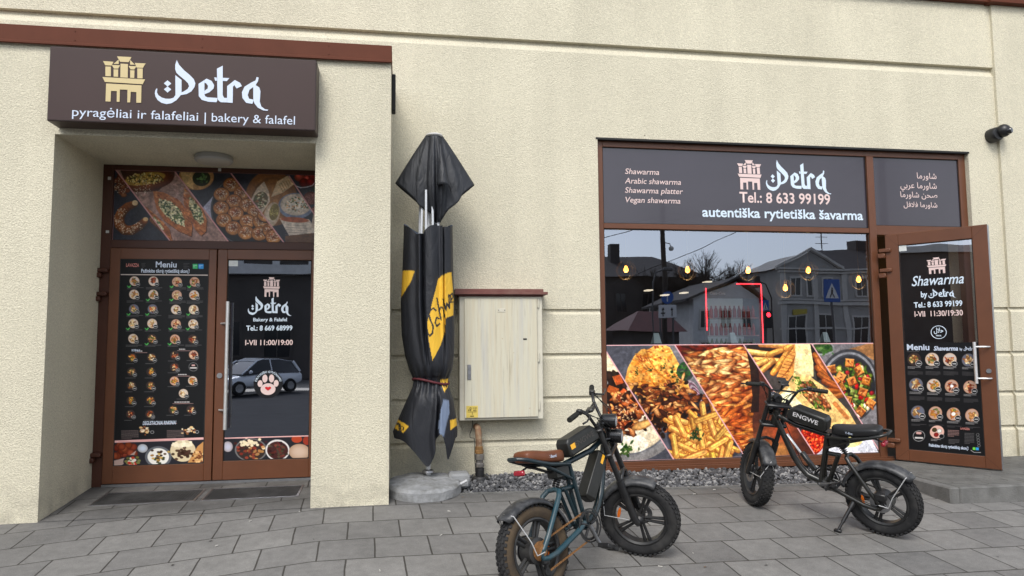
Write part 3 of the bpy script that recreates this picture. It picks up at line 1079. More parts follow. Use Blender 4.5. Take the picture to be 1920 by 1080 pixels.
def big_mural():
    c = Canvas(600, 240, [(122, 93), (1811, 88), (1846, 785), (150, 818)], (86, 86, 94))
    r = c.r
    c.mottle(0.10, 60, 1)
    L0, L1, L2, L3 = ((122, 125), (555, 805)), ((548, 92), (1003, 805)), ((978, 92), (1432, 782)), ((1410, 90), (1850, 775))
    m = [c.half(*q) for q in (L0, L1, L2, L3)]        # 1 on the left (below) side
    # ---- first slice: chicken, humus plate
    c.clip = m[0]
    c.ell(150, 230, 95, 100, (236, 218, 186), edge=.15)
    c.ell(260, 560, 330, 262, (150, 150, 152), hole=.0, edge=.1)
    c.ell(250, 550, 290, 225, (120, 120, 124))
    c.ell(245, 560, 275, 205, (238, 226, 200), edge=.1)
    c.ell(230, 690, 170, 70, (246, 238, 220), 8, op=.7)
    c.mottle(.06, 25, 2)
    for _ in range(34):
        c.ell(r.uniform(140, 250), r.uniform(275, 420), r.uniform(16, 40), r.uniform(12, 26), c.jit((62, 34, 24), 16), r.uniform(0, 180), edge=.5)
    for x, y, a in ((172, 372, 25), (250, 395, 40), (205, 310, 70)):
        q = [(x + 42 * math.cos(R(a + k)), y + 34 * math.sin(R(a + k))) for k in (35, 145, 215, 325)]
        c.poly([(u + 3, v + 5) for u, v in q], (60, 26, 10))
        c.poly(q, c.jit((190, 98, 42), 10))
        c.line(q[0], q[1], 4, (226, 150, 80), .7)
    for _ in range(230):
        x, y = 245 + r.normal(0, 66), 520 + r.normal(0, 62)
        k = c.jit([(196, 116, 56), (150, 70, 30), (226, 164, 100), (96, 40, 20), (60, 26, 16)][r.integers(0, 5)], 14)
        rx_ = r.uniform(12, 46)
        c.ell(x, y, rx_, rx_ * r.uniform(.28, .55), k, r.normal(20, 40), edge=.6, hi=.25)
    for _ in range(90):
        c.ell(250 + r.normal(0, 80), 500 + r.normal(0, 60), r.uniform(2, 9), r.uniform(1.5, 4), c.jit((246, 206, 160), 10), r.uniform(0, 180), op=.8)
    c.ell(360, 590, 70, 26, (232, 186, 116), -20, edge=.4)
    leaf_bits(c, 272, 735, 48, 34, (70, 96, 44))
    # ---- second slice: flat breads, grilled meat, fries
    c.clip = m[1] * (1 - m[0])
    c.poly([(500, 90), (720, 470), (760, 420), (560, 90)], (122, 118, 120))
    c.ell(760, 640, 250, 210, (66, 66, 74))
    c.ell(745, 620, 235, 190, (54, 54, 60))
    c.poly([(345, 122), (300, 165), (262, 240), (247, 315), (285, 380), (350, 425), (470, 440), (640, 410), (640, 330), (520, 250), (400, 160), (370, 120)], (226, 170, 84))
    c.poly([(430, 95), (380, 130), (362, 150), (400, 200), (560, 330), (650, 400), (662, 380), (600, 250), (520, 110), (490, 95)], (232, 180, 94))
    c.mottle(.22, 34, 3, mask=((c.Y < 430) & (c.X > 240) & (c.X < 670)).astype(float))
    br = [(300, 180), (262, 300), (340, 415), (620, 400), (640, 370), (520, 120), (420, 100), (350, 130)]
    c.scatter(230, br, lambda x, y: c.ell(x, y, r.uniform(4, 24), r.uniform(3, 10), c.jit((206, 126, 40), 18), r.uniform(-30, 60), op=.55))
    c.scatter(70, br, lambda x, y: c.ell(x, y, r.uniform(3, 14), r.uniform(2, 7), c.jit((132, 62, 18), 14), r.uniform(-30, 60), op=.6))
    c.scatter(90, br, lambda x, y: c.ell(x, y, r.uniform(4, 16), r.uniform(2, 6), (254, 216, 130), r.uniform(-30, 60), op=.5))
    for x, y in ((345, 165), (440, 105), (360, 190)):
        for _ in range(9):
            c.ell(x + r.normal(0, 14), y + r.normal(0, 10), r.uniform(3, 12), r.uniform(2, 6), (150, 52, 20), r.uniform(0, 90), op=.6)
    c.path([(372, 124), (395, 190), (450, 270), (560, 350)], 9, (160, 96, 30), .6)
    for x, y in ((318, 268), (400, 245), (478, 235), (540, 235), (575, 310), (545, 300)):
        leaf_bits(c, x, y, 20, 12, (62, 74, 26))
    c.ell(620, 260, 55, 60, (60, 66, 60))
    leaf_bits(c, 610, 250, 52, 40, (50, 88, 40))
    for k in range(7):
        c.ell(665 + k * 6, 350 + k * 14, 40 - k * 2, 18, (112, 54, 78) if k % 2 else (196, 168, 176), 45, hole=.72, op=.9)
    for _ in range(260):
        x, y = 520 + r.normal(0, 105), 470 + r.normal(0, 62) + 0
        y += (x - 520) * 0.08
        k = c.jit([(66, 36, 22), (120, 62, 30), (190, 118, 62), (40, 24, 18), (224, 170, 110), (150, 84, 42)][r.integers(0, 6)], 10)
        c.ell(x, y, r.uniform(10, 44), r.uniform(6, 17), k, r.normal(-8, 34), edge=.55, hi=.2)
    for x, y, a in ((430, 380, 20), (510, 400, 30), (580, 460, -6), (470, 560, -30), (545, 545, 60), (400, 460, 10), (640, 425, 10)):
        for _ in range(7):
            c.ell(x + r.normal(0, 20), y + r.normal(0, 7), r.uniform(14, 34), r.uniform(6, 13), c.jit([(214, 150, 86), (236, 190, 130), (150, 84, 40), (90, 44, 22)][r.integers(0, 4)], 12), a + r.normal(0, 22), edge=.6, hi=.2)
    for _ in range(60):
        c.ell(440 + r.normal(0, 60), 600 + r.normal(0, 40), r.uniform(8, 26), r.uniform(5, 14), c.jit((44, 24, 16), 10), r.uniform(0, 180), edge=.4)
    for _ in range(92):
        x, y = r.uniform(560, 900), r.uniform(560, 790)
        fry(c, x, y, r.uniform(80, 150), r.normal(70, 50), r.uniform(24, 34))
    for x, y, L, a in ((735, 520, 110, 82), (800, 500, 100, 75), (610, 650, 170, 28), (720, 660, 150, 80), (790, 610, 120, 70), (640, 740, 130, 25), (590, 600, 120, 62), (830, 710, 110, 150), (760, 545, 140, 160), (560, 720, 130, 80), (850, 640, 90, 130), (690, 780, 120, 160)):
        fry(c, x, y, L, a, 32, (234, 186, 104))
    leaf_bits(c, 690, 650, 40, 26, (44, 70, 34))
    # ---- third slice: stacked roast meat on the spit
    c.clip = m[2] * (1 - m[1])
    c.poly([(500, 80), (720, 80), (720, 300), (560, 120)], (110, 30, 22))
    c.poly([(640, 88), (1110, 88), (1110, 800), (700, 800), (660, 300)], (150, 78, 34))
    for k in range(430):
        y = 88 + 720 * (k / 430)
        x = r.uniform(640, 1100)
        t = (y - 88) / 700
        if t < .05:
            col = (128, 44, 18)
        elif t < .38:
            col = [(236, 186, 122), (246, 206, 146), (214, 148, 84), (176, 98, 46)][r.integers(0, 4)]
        elif t < .55:
            col = [(214, 132, 66), (236, 172, 102), (184, 98, 42)][r.integers(0, 3)]
        else:
            col = [(206, 114, 48), (226, 142, 66), (164, 74, 28), (236, 164, 88)][r.integers(0, 4)]
        d = np.array(c.jit(col, 12))
        f = 1 - .45 * max(0, (700 - x) / 90) if x < 700 else 1 - .3 * max(0, (x - 980) / 100)
        rx, a_ = r.uniform(26, 74), r.normal(-8, 16)
        ry = r.uniform(9, 19)
        c.ell(x + 2, y + ry * .75, rx, ry, d * f * np.array([.5, .3, .2]), a_, op=.9, soft=2)
        c.ell(x, y, rx, ry, d * f, a_, edge=.45)
        c.ell(x - rx * .1, y - ry * .35, rx * .7, ry * .4, np.clip(d * f * 1.18, 0, 255), a_, op=.75, soft=2)
    c.mottle(.22, 26, 6)
    c.poly([(1020, 90), (1062, 240), (1075, 420), (1040, 560), (1060, 800), (1500, 800), (1200, 300), (1100, 90)], (92, 48, 34))
    c.ell(1215, 640, 100, 80, (190, 88, 46), op=.75, soft=24)
    c.ell(1200, 765, 90, 60, (206, 150, 80), op=.7, soft=18)
    c.ell(1110, 690, 70, 90, (150, 84, 46), op=.6, soft=22)
    c.poly([(990, 90), (1022, 240), (1040, 420), (1030, 520), (1082, 520), (1085, 320), (1050, 90)], (36, 20, 18), .9)
    # ---- fourth slice: fries, wraps, red sauce
    c.clip = m[3] * (1 - m[2])
    c.poly([(960, 80), (1500, 80), (1900, 800), (1300, 800)], (78, 70, 66))
    c.ell(1180, 150, 190, 110, (44, 34, 30))
    for x, y, L, a in ((1080, 150, 150, 8), (1220, 130, 170, -22), (1130, 195, 150, 4), (1230, 190, 140, -60), (1120, 240, 120, -40), (1080, 215, 90, -20), (1170, 100, 160, 4), (1290, 100, 90, -30), (1200, 230, 110, -55)):
        fry(c, x, y, L, a, 32, (238, 188, 102))
    c.poly([(1310, 88), (1420, 95), (1425, 300), (1300, 290), (1275, 200)], (238, 214, 160))
    c.poly([(1190, 300), (1240, 195), (1310, 100), (1300, 280), (1260, 330)], (222, 160, 84))
    for k in range(9):
        c.line((1200 + 11 * k, 320 - 10 * k), (1240 + 9 * k, 330 - 22 * k), 4, (140, 70, 24), .8)
        c.line((1195 + 10 * k, 300 - 20 * k), (1262 + 6 * k, 310 - 20 * k), 4, (140, 70, 24), .8)
    c.poly([(1402, 95), (1440, 90), (1520, 300), (1450, 330), (1420, 200)], (36, 26, 24))
    for k in range(7):
        fry(c, 1470 + k * 14 + r.normal(0, 8), 210 + k * 36, 110, r.normal(70 - 12 * k, 10), 30, (190, 116, 54))
    c.poly([(1190, 420), (1250, 360), (1310, 280), (1400, 300), (1520, 380), (1650, 520), (1720, 640), (1560, 640), (1400, 560), (1250, 500)], (232, 194, 128))
    c.poly([(1190, 430), (1270, 370), (1320, 440), (1440, 560), (1300, 520)], (246, 228, 188))
    c.poly([(1330, 330), (1420, 330), (1530, 480), (1545, 510), (1440, 500), (1360, 420)], (74, 50, 30))
    fl = [(1335, 335), (1415, 335), (1530, 480), (1530, 505), (1440, 490), (1370, 420)]
    c.scatter(110, fl, lambda x, y: c.ell(x, y, r.uniform(7, 24), r.uniform(5, 11), c.jit([(196, 130, 76), (150, 84, 44), (226, 178, 126), (120, 128, 60)][r.integers(0, 4)], 16), r.uniform(0, 90), edge=.5, hi=.2))
    for x, y in ((1320, 300), (1345, 380), (1330, 330), (1440, 488)):
        leaf_bits(c, x, y, 26, 22, (92, 120, 40))
    c.path([(1300, 290), (1400, 300), (1500, 400), (1550, 500), (1540, 520)], 13, (240, 206, 140))
    c.path([(1560, 470), (1640, 560)], 26, (190, 110, 50), .7)
    c.mottle(.14, 22, 8)
    c.poly([(1520, 660), (1760, 620), (1850, 800), (1440, 800)], (214, 214, 220))
    c.ell(1660, 700, 80, 46, (246, 226, 160))
    c.poly([(1300, 600), (1500, 560), (1520, 660), (1440, 790)], (60, 58, 62))
    c.ell(1420, 690, 80, 100, (176, 34, 16))
    c.scatter(220, ring_poly(1420, 690, 96, ru=76), lambda x, y: c.ell(x, y, r.uniform(3, 10), r.uniform(2, 6), c.jit([(226, 62, 24), (120, 14, 8), (246, 120, 60)][r.integers(0, 3)], 14), r.uniform(0, 180), hi=.3))
    # ---- fifth slice: salad bowl
    c.clip = 1 - m[3]
    c.poly([(1400, 85), (1830, 80), (1860, 800), (1700, 700)], (126, 122, 124))
    c.poly([(1640, 130), (1820, 80), (1825, 210), (1760, 170)], (176, 130, 84))
    for k in range(26):
        c.line((1640 + k * 7, 134 - k * 1.9), (1760 + k * 4, 180 - k), 1.5, (120, 80, 46), .5)
    c.ell(1480, 122, 78, 44, (150, 152, 150))
    c.ell(1480, 120, 66, 36, (54, 70, 40))
    leaf_bits(c, 1480, 116, 52, 50, (76, 108, 48))
    c.ell(1650, 360, 192, 232, (70, 70, 74))
    c.ell(1652, 362, 178, 216, (146, 146, 150), hole=.93)
    c.ell(1656, 372, 164, 200, (48, 48, 52))
    sb = ring_poly(1662, 385, 178, ru=146)
    c.scatter(170, sb, lambda x, y: c.ell(x, y, r.uniform(12, 34), r.uniform(7, 18), c.jit([(122, 154, 56), (84, 118, 40), (176, 196, 100), (52, 74, 30)][r.integers(0, 4)], 14), r.uniform(0, 180), edge=.5, hi=.2))
    c.scatter(36, sb, lambda x, y: c.ell(x, y, r.uniform(12, 22), r.uniform(8, 15), c.jit([(176, 22, 24), (236, 230, 196), (150, 26, 40), (244, 236, 210)][r.integers(0, 4)], 8), r.uniform(0, 180), edge=.35, hi=.4))
    for x, y, a in ((1655, 215, 5), (1540, 255, -12), (1600, 300, 30), (1715, 262, 60), (1740, 400, 20), (1670, 330, -20), (1790, 470, 35), (1725, 520, 40), (1640, 450, 10), (1600, 370, 60), (1690, 600, 25), (1560, 330, 40), (1760, 330, 15)):
        q = [(x + 34 * math.cos(R(a + k)), y + 36 * math.sin(R(a + k))) for k in (40, 140, 220, 320)]
        c.poly([(u + 4, v + 7) for u, v in q], (66, 32, 14), .8)
        c.poly(q, c.jit((204, 130, 62), 14))
        c.line(q[2], q[3], 6, (236, 178, 104), .8)
        c.line(q[0], q[1], 9, (140, 72, 28), .7)
        for _ in range(7):
            c.ell(x + r.normal(0, 13), y + r.normal(0, 13), r.uniform(4, 13), r.uniform(3, 8), c.jit([(150, 74, 30), (236, 178, 110), (110, 52, 22)][r.integers(0, 3)], 12), r.uniform(0, 180), op=.7)
    c.ell(1795, 665, 34, 34, (130, 26, 30))
    c.clip = None
    c.mottle(.16, 7, 9)
    c.mottle(.20, 20, 19)
    c.mottle(.12, 70, 20)
    c.a = np.clip(c.a, 0, 1)
    c.a = c.a * (0.78 + 0.34 * c.a)
    for q in (L0, L1, L2, L3):
        c.line(*q, 7, (232, 176, 178))
    c.line((118, 94), (1816, 89), 11, (236, 184, 186))
    c.line((140, 815), (1850, 783), 9, (226, 170, 172))
    return c


def seeds(c, x, y, rr, n, col=(232, 222, 200)):
    for _ in range(n):
        a, d = c.r.uniform(0, 6.28), rr * math.sqrt(c.r.random())
        c.ell(x + d * math.cos(a), y + d * math.sin(a) * .9, c.r.uniform(2.6, 5), c.r.uniform(2, 3), col, c.r.uniform(0, 180), op=.9)


def bakery_mural():
    c = Canvas(440, 164, [(55, 45), (1880, 95), (1872, 705), (38, 680)], (44, 46, 56))
    r = c.r
    c.mottle(.25, 90, 4)
    for k in range(16):
        c.line((40 + k * 55, 60), (40 + k * 55, 690), 2, (30, 30, 38), .5)
    Ls = [((62, 45), (528, 690)), ((562, 62), (1020, 695)), ((1035, 72), (1488, 700)), ((1532, 100), (1868, 640))]
    m = [c.half(*q) for q in Ls]
    c.clip = m[0]
    for _ in range(40):
        c.ell(110 + r.normal(0, 30), 190 + r.normal(0, 46), 26, 22, c.jit((112, 60, 30), 14), edge=.5)
    seeds(c, 110, 190, 80, 60)
    pts = [(225, 350), (165, 375), (115, 425), (90, 485), (100, 545), (140, 585), (200, 590), (260, 555), (310, 505)]
    for i in range(len(pts) - 1):
        for t in np.linspace(0, 1, 8):
            x = pts[i][0] * (1 - t) + pts[i + 1][0] * t
            y = pts[i][1] * (1 - t) + pts[i + 1][1] * t
            w = 28 + 16 * math.sin(math.pi * (i + t) / 8)
            c.ell(x + 3, y + 5, w, w, (74, 40, 18))
            c.ell(x, y, w * .93, w * .93, c.jit((172, 104, 50), 8), edge=.3, op=.7, hi=.2)
    c.ell(228, 346, 24, 24, (226, 196, 150))
    c.ell(318, 492, 22, 18, (214, 176, 124))
    for (x, y) in pts[2:8]:
        seeds(c, x, y, 40, 26)
    for k in range(14):
        c.ell(380 + k * 14, 500 + k * 14, 34, 26, c.jit((150, 96, 54), 12), 45, edge=.5)
    # second slice: boats of bread on paper
    c.clip = m[1] * (1 - m[0])
    c.poly([(60, 40), (600, 60), (1030, 700), (500, 700)], (150, 118, 108))
    c.mottle(.3, 30, 12)
    c.poly([(100, 50), (560, 60), (560, 110), (420, 240), (230, 250), (140, 150)], (70, 42, 30))
    c.ell(330, 150, 225, 88, (124, 66, 30), -10, edge=.5)
    c.ell(310, 128, 175, 54, (176, 142, 64), -10)
    c.scatter(160, ring_poly(310, 128, 50, ru=160), lambda x, y: c.ell(x, y, r.uniform(5, 13), r.uniform(3, 7), c.jit([(216, 186, 104), (66, 70, 30), (232, 216, 150), (70, 46, 24)][r.integers(0, 4)], 12), r.uniform(0, 180)))
    seeds(c, 290, 215, 70, 40)

    def boat(P, F):
        c.poly([(x + 6, y + 8) for x, y in P], (60, 34, 20))
        c.poly(P, (176, 104, 56))
        c.scatter(120, P, lambda x, y: c.ell(x, y, r.uniform(6, 20), r.uniform(4, 9), c.jit([(206, 138, 84), (150, 80, 36), (120, 60, 28)][r.integers(0, 3)], 10), 45, op=.6))
        c.poly(F, (196, 184, 140))
        c.scatter(int(len(F) * 28), F, lambda x, y: c.ell(x, y, r.uniform(6, 13), r.uniform(4, 9), c.jit([(236, 226, 186), (84, 104, 58), (216, 200, 150), (56, 70, 40)][r.integers(0, 4)], 10), r.uniform(0, 180)))
    boat([(380, 240), (470, 250), (600, 320), (680, 430), (715, 560), (705, 645), (600, 600), (470, 500), (410, 400), (390, 310)],
         [(430, 310), (520, 330), (600, 400), (640, 480), (650, 560), (560, 520), (470, 440), (430, 370)])
    boat([(645, 200), (700, 280), (800, 400), (835, 500), (830, 600), (790, 640), (740, 590), (690, 470), (640, 350), (636, 260)],
         [(690, 290), (760, 370), (800, 440), (808, 520), (780, 540), (720, 470), (690, 380)])
    boat([(300, 370), (420, 470), (520, 580), (545, 690), (500, 690), (400, 590), (330, 470)], [(380, 470), (430, 520), (470, 590), (430, 560)])
    for _ in range(50):
        x, y = r.uniform(500, 650), r.uniform(150, 300)
        c.line((x, y), (x + r.uniform(20, 70), y + r.uniform(-20, 40)), 5, c.jit((206, 176, 166), 10), .35)
    # third slice: seeded buns in a pan, bowl of herbs
    c.clip = m[2] * (1 - m[1])
    c.mottle(.2, 60, 14)
    c.poly([(800, 390), (890, 280), (960, 560), (1000, 690), (900, 560)], (170, 168, 186))
    c.ell(745, 110, 148, 118, (196, 154, 98), edge=.2)
    c.poly([(610, 70), (715, 75), (720, 225), (640, 170)], (214, 178, 120))
    c.ell(788, 122, 76, 72, (36, 44, 26))
    leaf_bits(c, 795, 112, 44, 26, (90, 124, 72))
    c.ell(1180, 400, 312, 330, (24, 24, 28))
    c.ell(1180, 400, 308, 322, (74, 74, 80), hole=.975)
    for x, y in ((1040, 180), (960, 270), (1130, 255), (1065, 330), (1175, 365), (955, 390), (1245, 420), (1080, 440), (980, 500), (1180, 510), (1290, 510), (1060, 570), (1165, 610), (1280, 620), (1375, 590), (1330, 450), (1400, 650)):
        c.ell(x + 2, y + 4, 72, 70, (40, 22, 14))
        c.ell(x, y, 66, 62, (226, 170, 98), edge=.45)
        c.ell(x - 3, y - 8, 52, 44, c.jit((156, 84, 36), 10), op=.8, soft=9)
        c.ell(x - 3, y - 10, 36, 28, c.jit((84, 40, 20), 8), op=.75, soft=7, hi=.9)
        seeds(c, x - 3, y - 5, 48, 46)
    # fourth slice: rolls, bowl of dip
    c.clip = m[3] * (1 - m[2])
    c.ell(1380, 300, 220, 250, (150, 104, 62), edge=.2)
    c.ell(1400, 330, 190, 220, (116, 78, 46), hole=.9)
    c.poly([(1320, 150), (1360, 240), (1370, 330), (1300, 440), (1200, 330), (1260, 210)], (206, 186, 164))
    c.ell(1290, 320, 60, 80, (98, 86, 66), 20)
    c.scatter(60, ring_poly(1290, 320, 70, ru=50), lambda x, y: c.ell(x, y, 10, 7, c.jit([(200, 190, 160), (84, 92, 56), (130, 90, 60)][r.integers(0, 3)], 10)))
    c.poly([(1430, 150), (1520, 95), (1580, 170), (1480, 250), (1380, 290)], (214, 186, 150))
    for k in range(6):
        c.line((1450 + k * 18, 180 - k * 12), (1480 + k * 16, 240 - k * 16), 5, (150, 104, 62), .8)
    c.ell(1590, 370, 150, 118, (112, 122, 146))
    c.ell(1590, 358, 132, 98, (214, 204, 192), edge=.15)
    c.scatter(90, ring_poly(1600, 360, 70, ru=100), lambda x, y: c.ell(x, y, r.uniform(4, 12), r.uniform(3, 7), c.jit([(96, 108, 66), (196, 150, 110), (236, 226, 210), (56, 62, 44)][r.integers(0, 4)], 10), r.uniform(0, 180)))
    c.ell(1385, 450, 66, 116, (206, 190, 170), 14, edge=.2)
    c.ell(1405, 425, 40, 76, (120, 104, 56), 10)
    seeds(c, 1405, 430, 40, 30, (206, 196, 120))
    c.poly([(1450, 480), (1700, 490), (1780, 600), (1700, 660), (1540, 650), (1490, 560)], (200, 186, 172))
    c.ell(1580, 495, 120, 24, (160, 84, 52), 4)
    for k in range(5):
        c.line((1500, 540 + k * 22), (1680, 550 + k * 22), 4, (120, 104, 96), .7)
    c.poly([(1740, 430), (1860, 560), (1850, 640), (1720, 560)], (190, 170, 154))
    c.poly([(1500, 640), (1860, 600), (1870, 705), (1500, 705)], (92, 64, 46))
    # fifth slice
    c.clip = 1 - m[3]
    for x, y in ((1620, 110), (1690, 130), (1740, 105), (1660, 160), (1720, 160)):
        c.ell(x, y, 42, 40, c.jit((150, 50, 36), 24), edge=.4, hi=.5)
    c.path([(1590, 190), (1630, 205), (1680, 200), (1730, 185), (1775, 130)], 8, (206, 200, 210))
    c.ell(1850, 160, 66, 86, (126, 136, 148))
    leaf_bits(c, 1750, 220, 36, 20, (60, 84, 46))
    for x, y in ((1720, 300), (1850, 390), (1780, 420)):
        c.ell(x, y, 66, 60, (120, 66, 60), edge=.4)
        seeds(c, x, y, 56, 60, (178, 120, 110))
    c.clip = None
    c.mottle(.18, 12, 9)
    c.mottle(.2, 34, 29)
    for q in Ls:
        c.line(*q, 11, (206, 150, 148))
    c.line((50, 46), (1885, 92), 11, (196, 140, 138))
    c.line((50, 46), (38, 690), 9, (190, 136, 134))
    return c


def dish(c, x, y, rr, kind, price=True):
    r = c.r
    pl = [(226, 214, 204), (214, 176, 156), (112, 118, 138), (60, 50, 48)][kind % 4]
    c.ell(x, y, rr, rr * .97, pl, edge=.2)
    c.ell(x, y, rr * .8, rr * .78, np.array(pl) * .88)
    pal = [[(196, 140, 80), (150, 90, 46), (226, 190, 130), (92, 108, 48)], [(140, 60, 34), (90, 40, 26), (200, 110, 60), (232, 200, 150)],
           [(232, 208, 158), (206, 168, 106), (150, 100, 54), (246, 234, 200)], [(206, 144, 58), (232, 180, 90), (180, 100, 40), (120, 130, 60)]][(kind // 4) % 4]
    for _ in range(22):
        a, d = r.uniform(0, 6.28), rr * .62 * math.sqrt(r.random())
        c.ell(x + d * math.cos(a), y + d * math.sin(a), rr * r.uniform(.12, .36), rr * r.uniform(.08, .2), c.jit(pal[r.integers(0, 4)], 16), r.uniform(0, 180), edge=.35)
    if price:
        c.ell(x + rr * .66, y + rr * .62, rr * .46, rr * .42, (226, 226, 226))
        c.ell(x + rr * .66, y + rr * .62, rr * .41, rr * .37, (14, 14, 16))
        c.line((x + rr * .45, y + rr * .62), (x + rr * .88, y + rr * .64), rr * .15, (220, 220, 220), .85)


def words(c, x0, y, n, L, h, col, op=.7, skew=0.0):
    """lines of print too small to read in the photograph"""
    for k in range(n):
        x, e = x0, x0 + L * (1 if k < n - 1 else c.r.uniform(.45, .9))
        while x < e:
            w = min(c.r.uniform(.05, .16) * L, e - x)
            yy = y + k * h * 1.75 + (x - x0) * skew
            c.line((x, yy), (x + w, yy + w * skew), h * .62, col, op)
            x += w + h * .7


def bakery_menu():
    c = Canvas(250, 600, [(146, 95), (486, 97), (463, 893), (108, 902)], (17, 18, 20))
    W, P, G = (206, 200, 198), (206, 164, 158), (120, 118, 118)
    for dx, y in ((226, 112), (228, 122), (388, 112), (388, 124)):
        words(c, dx, y, 2, 22 if dx > 300 else 14, 3, G, .6)
    c.line((146, 155), (486, 156), 3, (224, 208, 200))
    c.poly([(423, 113), (442, 113), (442, 132), (423, 132)], (64, 176, 110))
    c.poly([(445, 113), (465, 113), (465, 132), (445, 132)], (52, 140, 206))
    words(c, 426, 119, 2, 13, 3, (230, 240, 230), .8)
    words(c, 448, 119, 2, 13, 3, (230, 240, 250), .8)
    rows = [(180, 198, 271, 362, 430), (231, 196, 270, 361, 428), (287, 195, 267, 357, 426), (343, 192, 265, 357, 424), (402, 191, 264, 353, 422)]
    k = 0
    for row, (y, *xs) in enumerate(rows):
        for i, x in enumerate(xs):
            dish(c, x, y + (2 if i > 1 else 0), 19, [0, 4, 5, 1, 8, 0, 9, 12, 2, 6, 8, 8, 8, 8, 5, 8, 8, 3, 1, 7][k])
            k += 1
            words(c, x - 28, y + 25, 3 if i > 1 and row < 3 else 2, 62, 2.6, G, .75)
            if (row + i) % 3 != 1 or row == 3:
                c.line((x - 27, y + 19), (x - 21, y + 24), 4, (60, 150, 70))
                c.line((x - 21, y + 24), (x - 15, y + 18), 4, (80, 176, 84))
    for x0, x1, y in ((206, 236, 450), (370, 404, 443), (366, 402, 542), (351, 415, 650)):
        words(c, x0, y, 1, x1 - x0, 6, W, .95)
        c.line((x0 - 8, y + 6), (x1 + 8, y + 6), 1.6, P, .9)
    for y, xa, xb in ((475, 187, 262), (531, 184, 259), (585, 183, 257), (643, 181, 256), (697, 178, 253)):
        for x in (xa, xb):
            dish(c, x, y, 18, int(c.r.integers(0, 4)) * 4 + 3)
            words(c, x - 24, y + 24, 1, 44, 2.6, G, .8)
    for x, y, q in ((352, 467, 7), (425, 465, 5), (351, 513, 7), (350, 567, 13), (421, 566, 12), (385, 616, 8), (345, 680, 3), (414, 680, 7)):
        dish(c, x, y, 18, q)
        words(c, x - 26, y + 22, 1, 50, 2.6, G, .8)
    c.ell(424, 512, 18, 17, (140, 140, 140))
    c.ell(424, 512, 16.5, 15.6, (16, 16, 18))
    c.line((413, 516), (435, 516), 5, W)
    c.line((420, 506), (428, 506), 6, P)
    c.line((232, 737), (358, 734), 1.8, P)
    for x, t in ((234, 142), (410, 320)):
        for _ in range(26):
            c.ell(x + c.r.normal(0, 13), 762 + c.r.normal(0, 8), c.r.uniform(3, 8), c.r.uniform(2, 5), c.jit([(206, 170, 120), (226, 210, 180), (130, 80, 50)][c.r.integers(0, 3)], 12))
        c.ell(x + 28, 768, 7, 6, (220, 220, 220))
        c.ell(x + 28, 768, 5.8, 4.8, (16, 16, 18))
        words(c, t, 762, 7, 66, 2.8, (150, 128, 124), .8)
    food_strip_left(c)
    return c


def food_strip_left(c):
    r = c.r
    c.poly([(90, 806), (470, 795), (470, 905), (90, 910)], (36, 35, 42))
    for _ in range(16):
        c.ell(r.uniform(112, 200), r.uniform(818, 868), 15, 14, c.jit((136, 58, 30), 10), edge=.5)
    c.poly([(112, 880), (160, 868), (200, 840), (212, 815), (190, 860), (140, 900), (112, 900)], (176, 150, 140))
    c.ell(224, 832, 20, 17, (190, 200, 216), edge=.2)
    c.ell(183, 884, 35, 26, (40, 36, 40))
    for _ in range(26):
        c.ell(183 + r.normal(0, 15), 882 + r.normal(0, 9), 7, 5, c.jit([(196, 60, 40), (226, 220, 200), (110, 110, 60)][r.integers(0, 3)], 10))
    c.ell(285, 866, 52, 42, (96, 98, 104))
    c.ell(285, 866, 42, 34, (232, 228, 220))
    for _ in range(30):
        c.ell(285 + r.normal(0, 15), 866 + r.normal(0, 12), 6, 4, c.jit([(160, 120, 60), (70, 50, 34), (206, 170, 90), (60, 66, 40)][r.integers(0, 4)], 10))
    c.ell(382, 842, 50, 44, (214, 196, 160))
    for _ in range(40):
        c.ell(384 + r.normal(0, 16), 852 + r.normal(0, 11), 7, 5, c.jit((64, 40, 28), 10))
    for _ in range(40):
        c.ell(385 + r.normal(0, 22), 818 + r.normal(0, 6), 6, 4, c.jit((240, 228, 196), 8))
    c.poly([(400, 890), (440, 825), (463, 806), (463, 888)], (196, 140, 82))
    for _ in range(30):
        c.ell(r.uniform(420, 462), r.uniform(845, 888), 5, 4, c.jit([(110, 60, 34), (226, 180, 120)][r.integers(0, 2)], 10))
    c.line((112, 805), (470, 794), 9, (226, 176, 172))
    words(c, 130, 805, 1, 320, 3, (150, 60, 60), .5, -.03)


def bakery_strip():
    c = Canvas(230, 64, [(540, 795), (868, 785), (866, 872), (538, 885)], (34, 34, 40))
    r = c.r
    c.ell(556, 830, 19, 20, (190, 190, 206), edge=.2)
    c.ell(645, 842, 62, 44, (110, 108, 108))
    c.ell(645, 842, 56, 40, (52, 40, 36))
    for _ in range(60):
        c.ell(645 + r.normal(0, 28), 842 + r.normal(0, 17), 7, 5, c.jit([(130, 50, 34), (226, 200, 160), (170, 120, 70), (70, 34, 26)][r.integers(0, 4)], 12))
    for _ in range(26):
        c.ell(640 + r.normal(0, 24), 816 + r.normal(0, 6), 6, 5, c.jit((232, 216, 180), 8))
    c.ell(747, 842, 46, 40, (220, 216, 214))
    c.ell(747, 843, 40, 34, (66, 30, 28))
    for _ in range(50):
        c.ell(747 + r.normal(0, 18), 843 + r.normal(0, 14), 6, 4, c.jit([(96, 40, 34), (50, 22, 22), (70, 60, 44)][r.integers(0, 3)], 10))
    c.ell(830, 848, 40, 30, (206, 180, 160), edge=.2)
    c.ell(820, 800, 20, 14, (176, 66, 36))
    c.ell(858, 806, 15, 16, (150, 52, 34))
    c.line((535, 796), (872, 785), 9, (232, 180, 176))
    return c


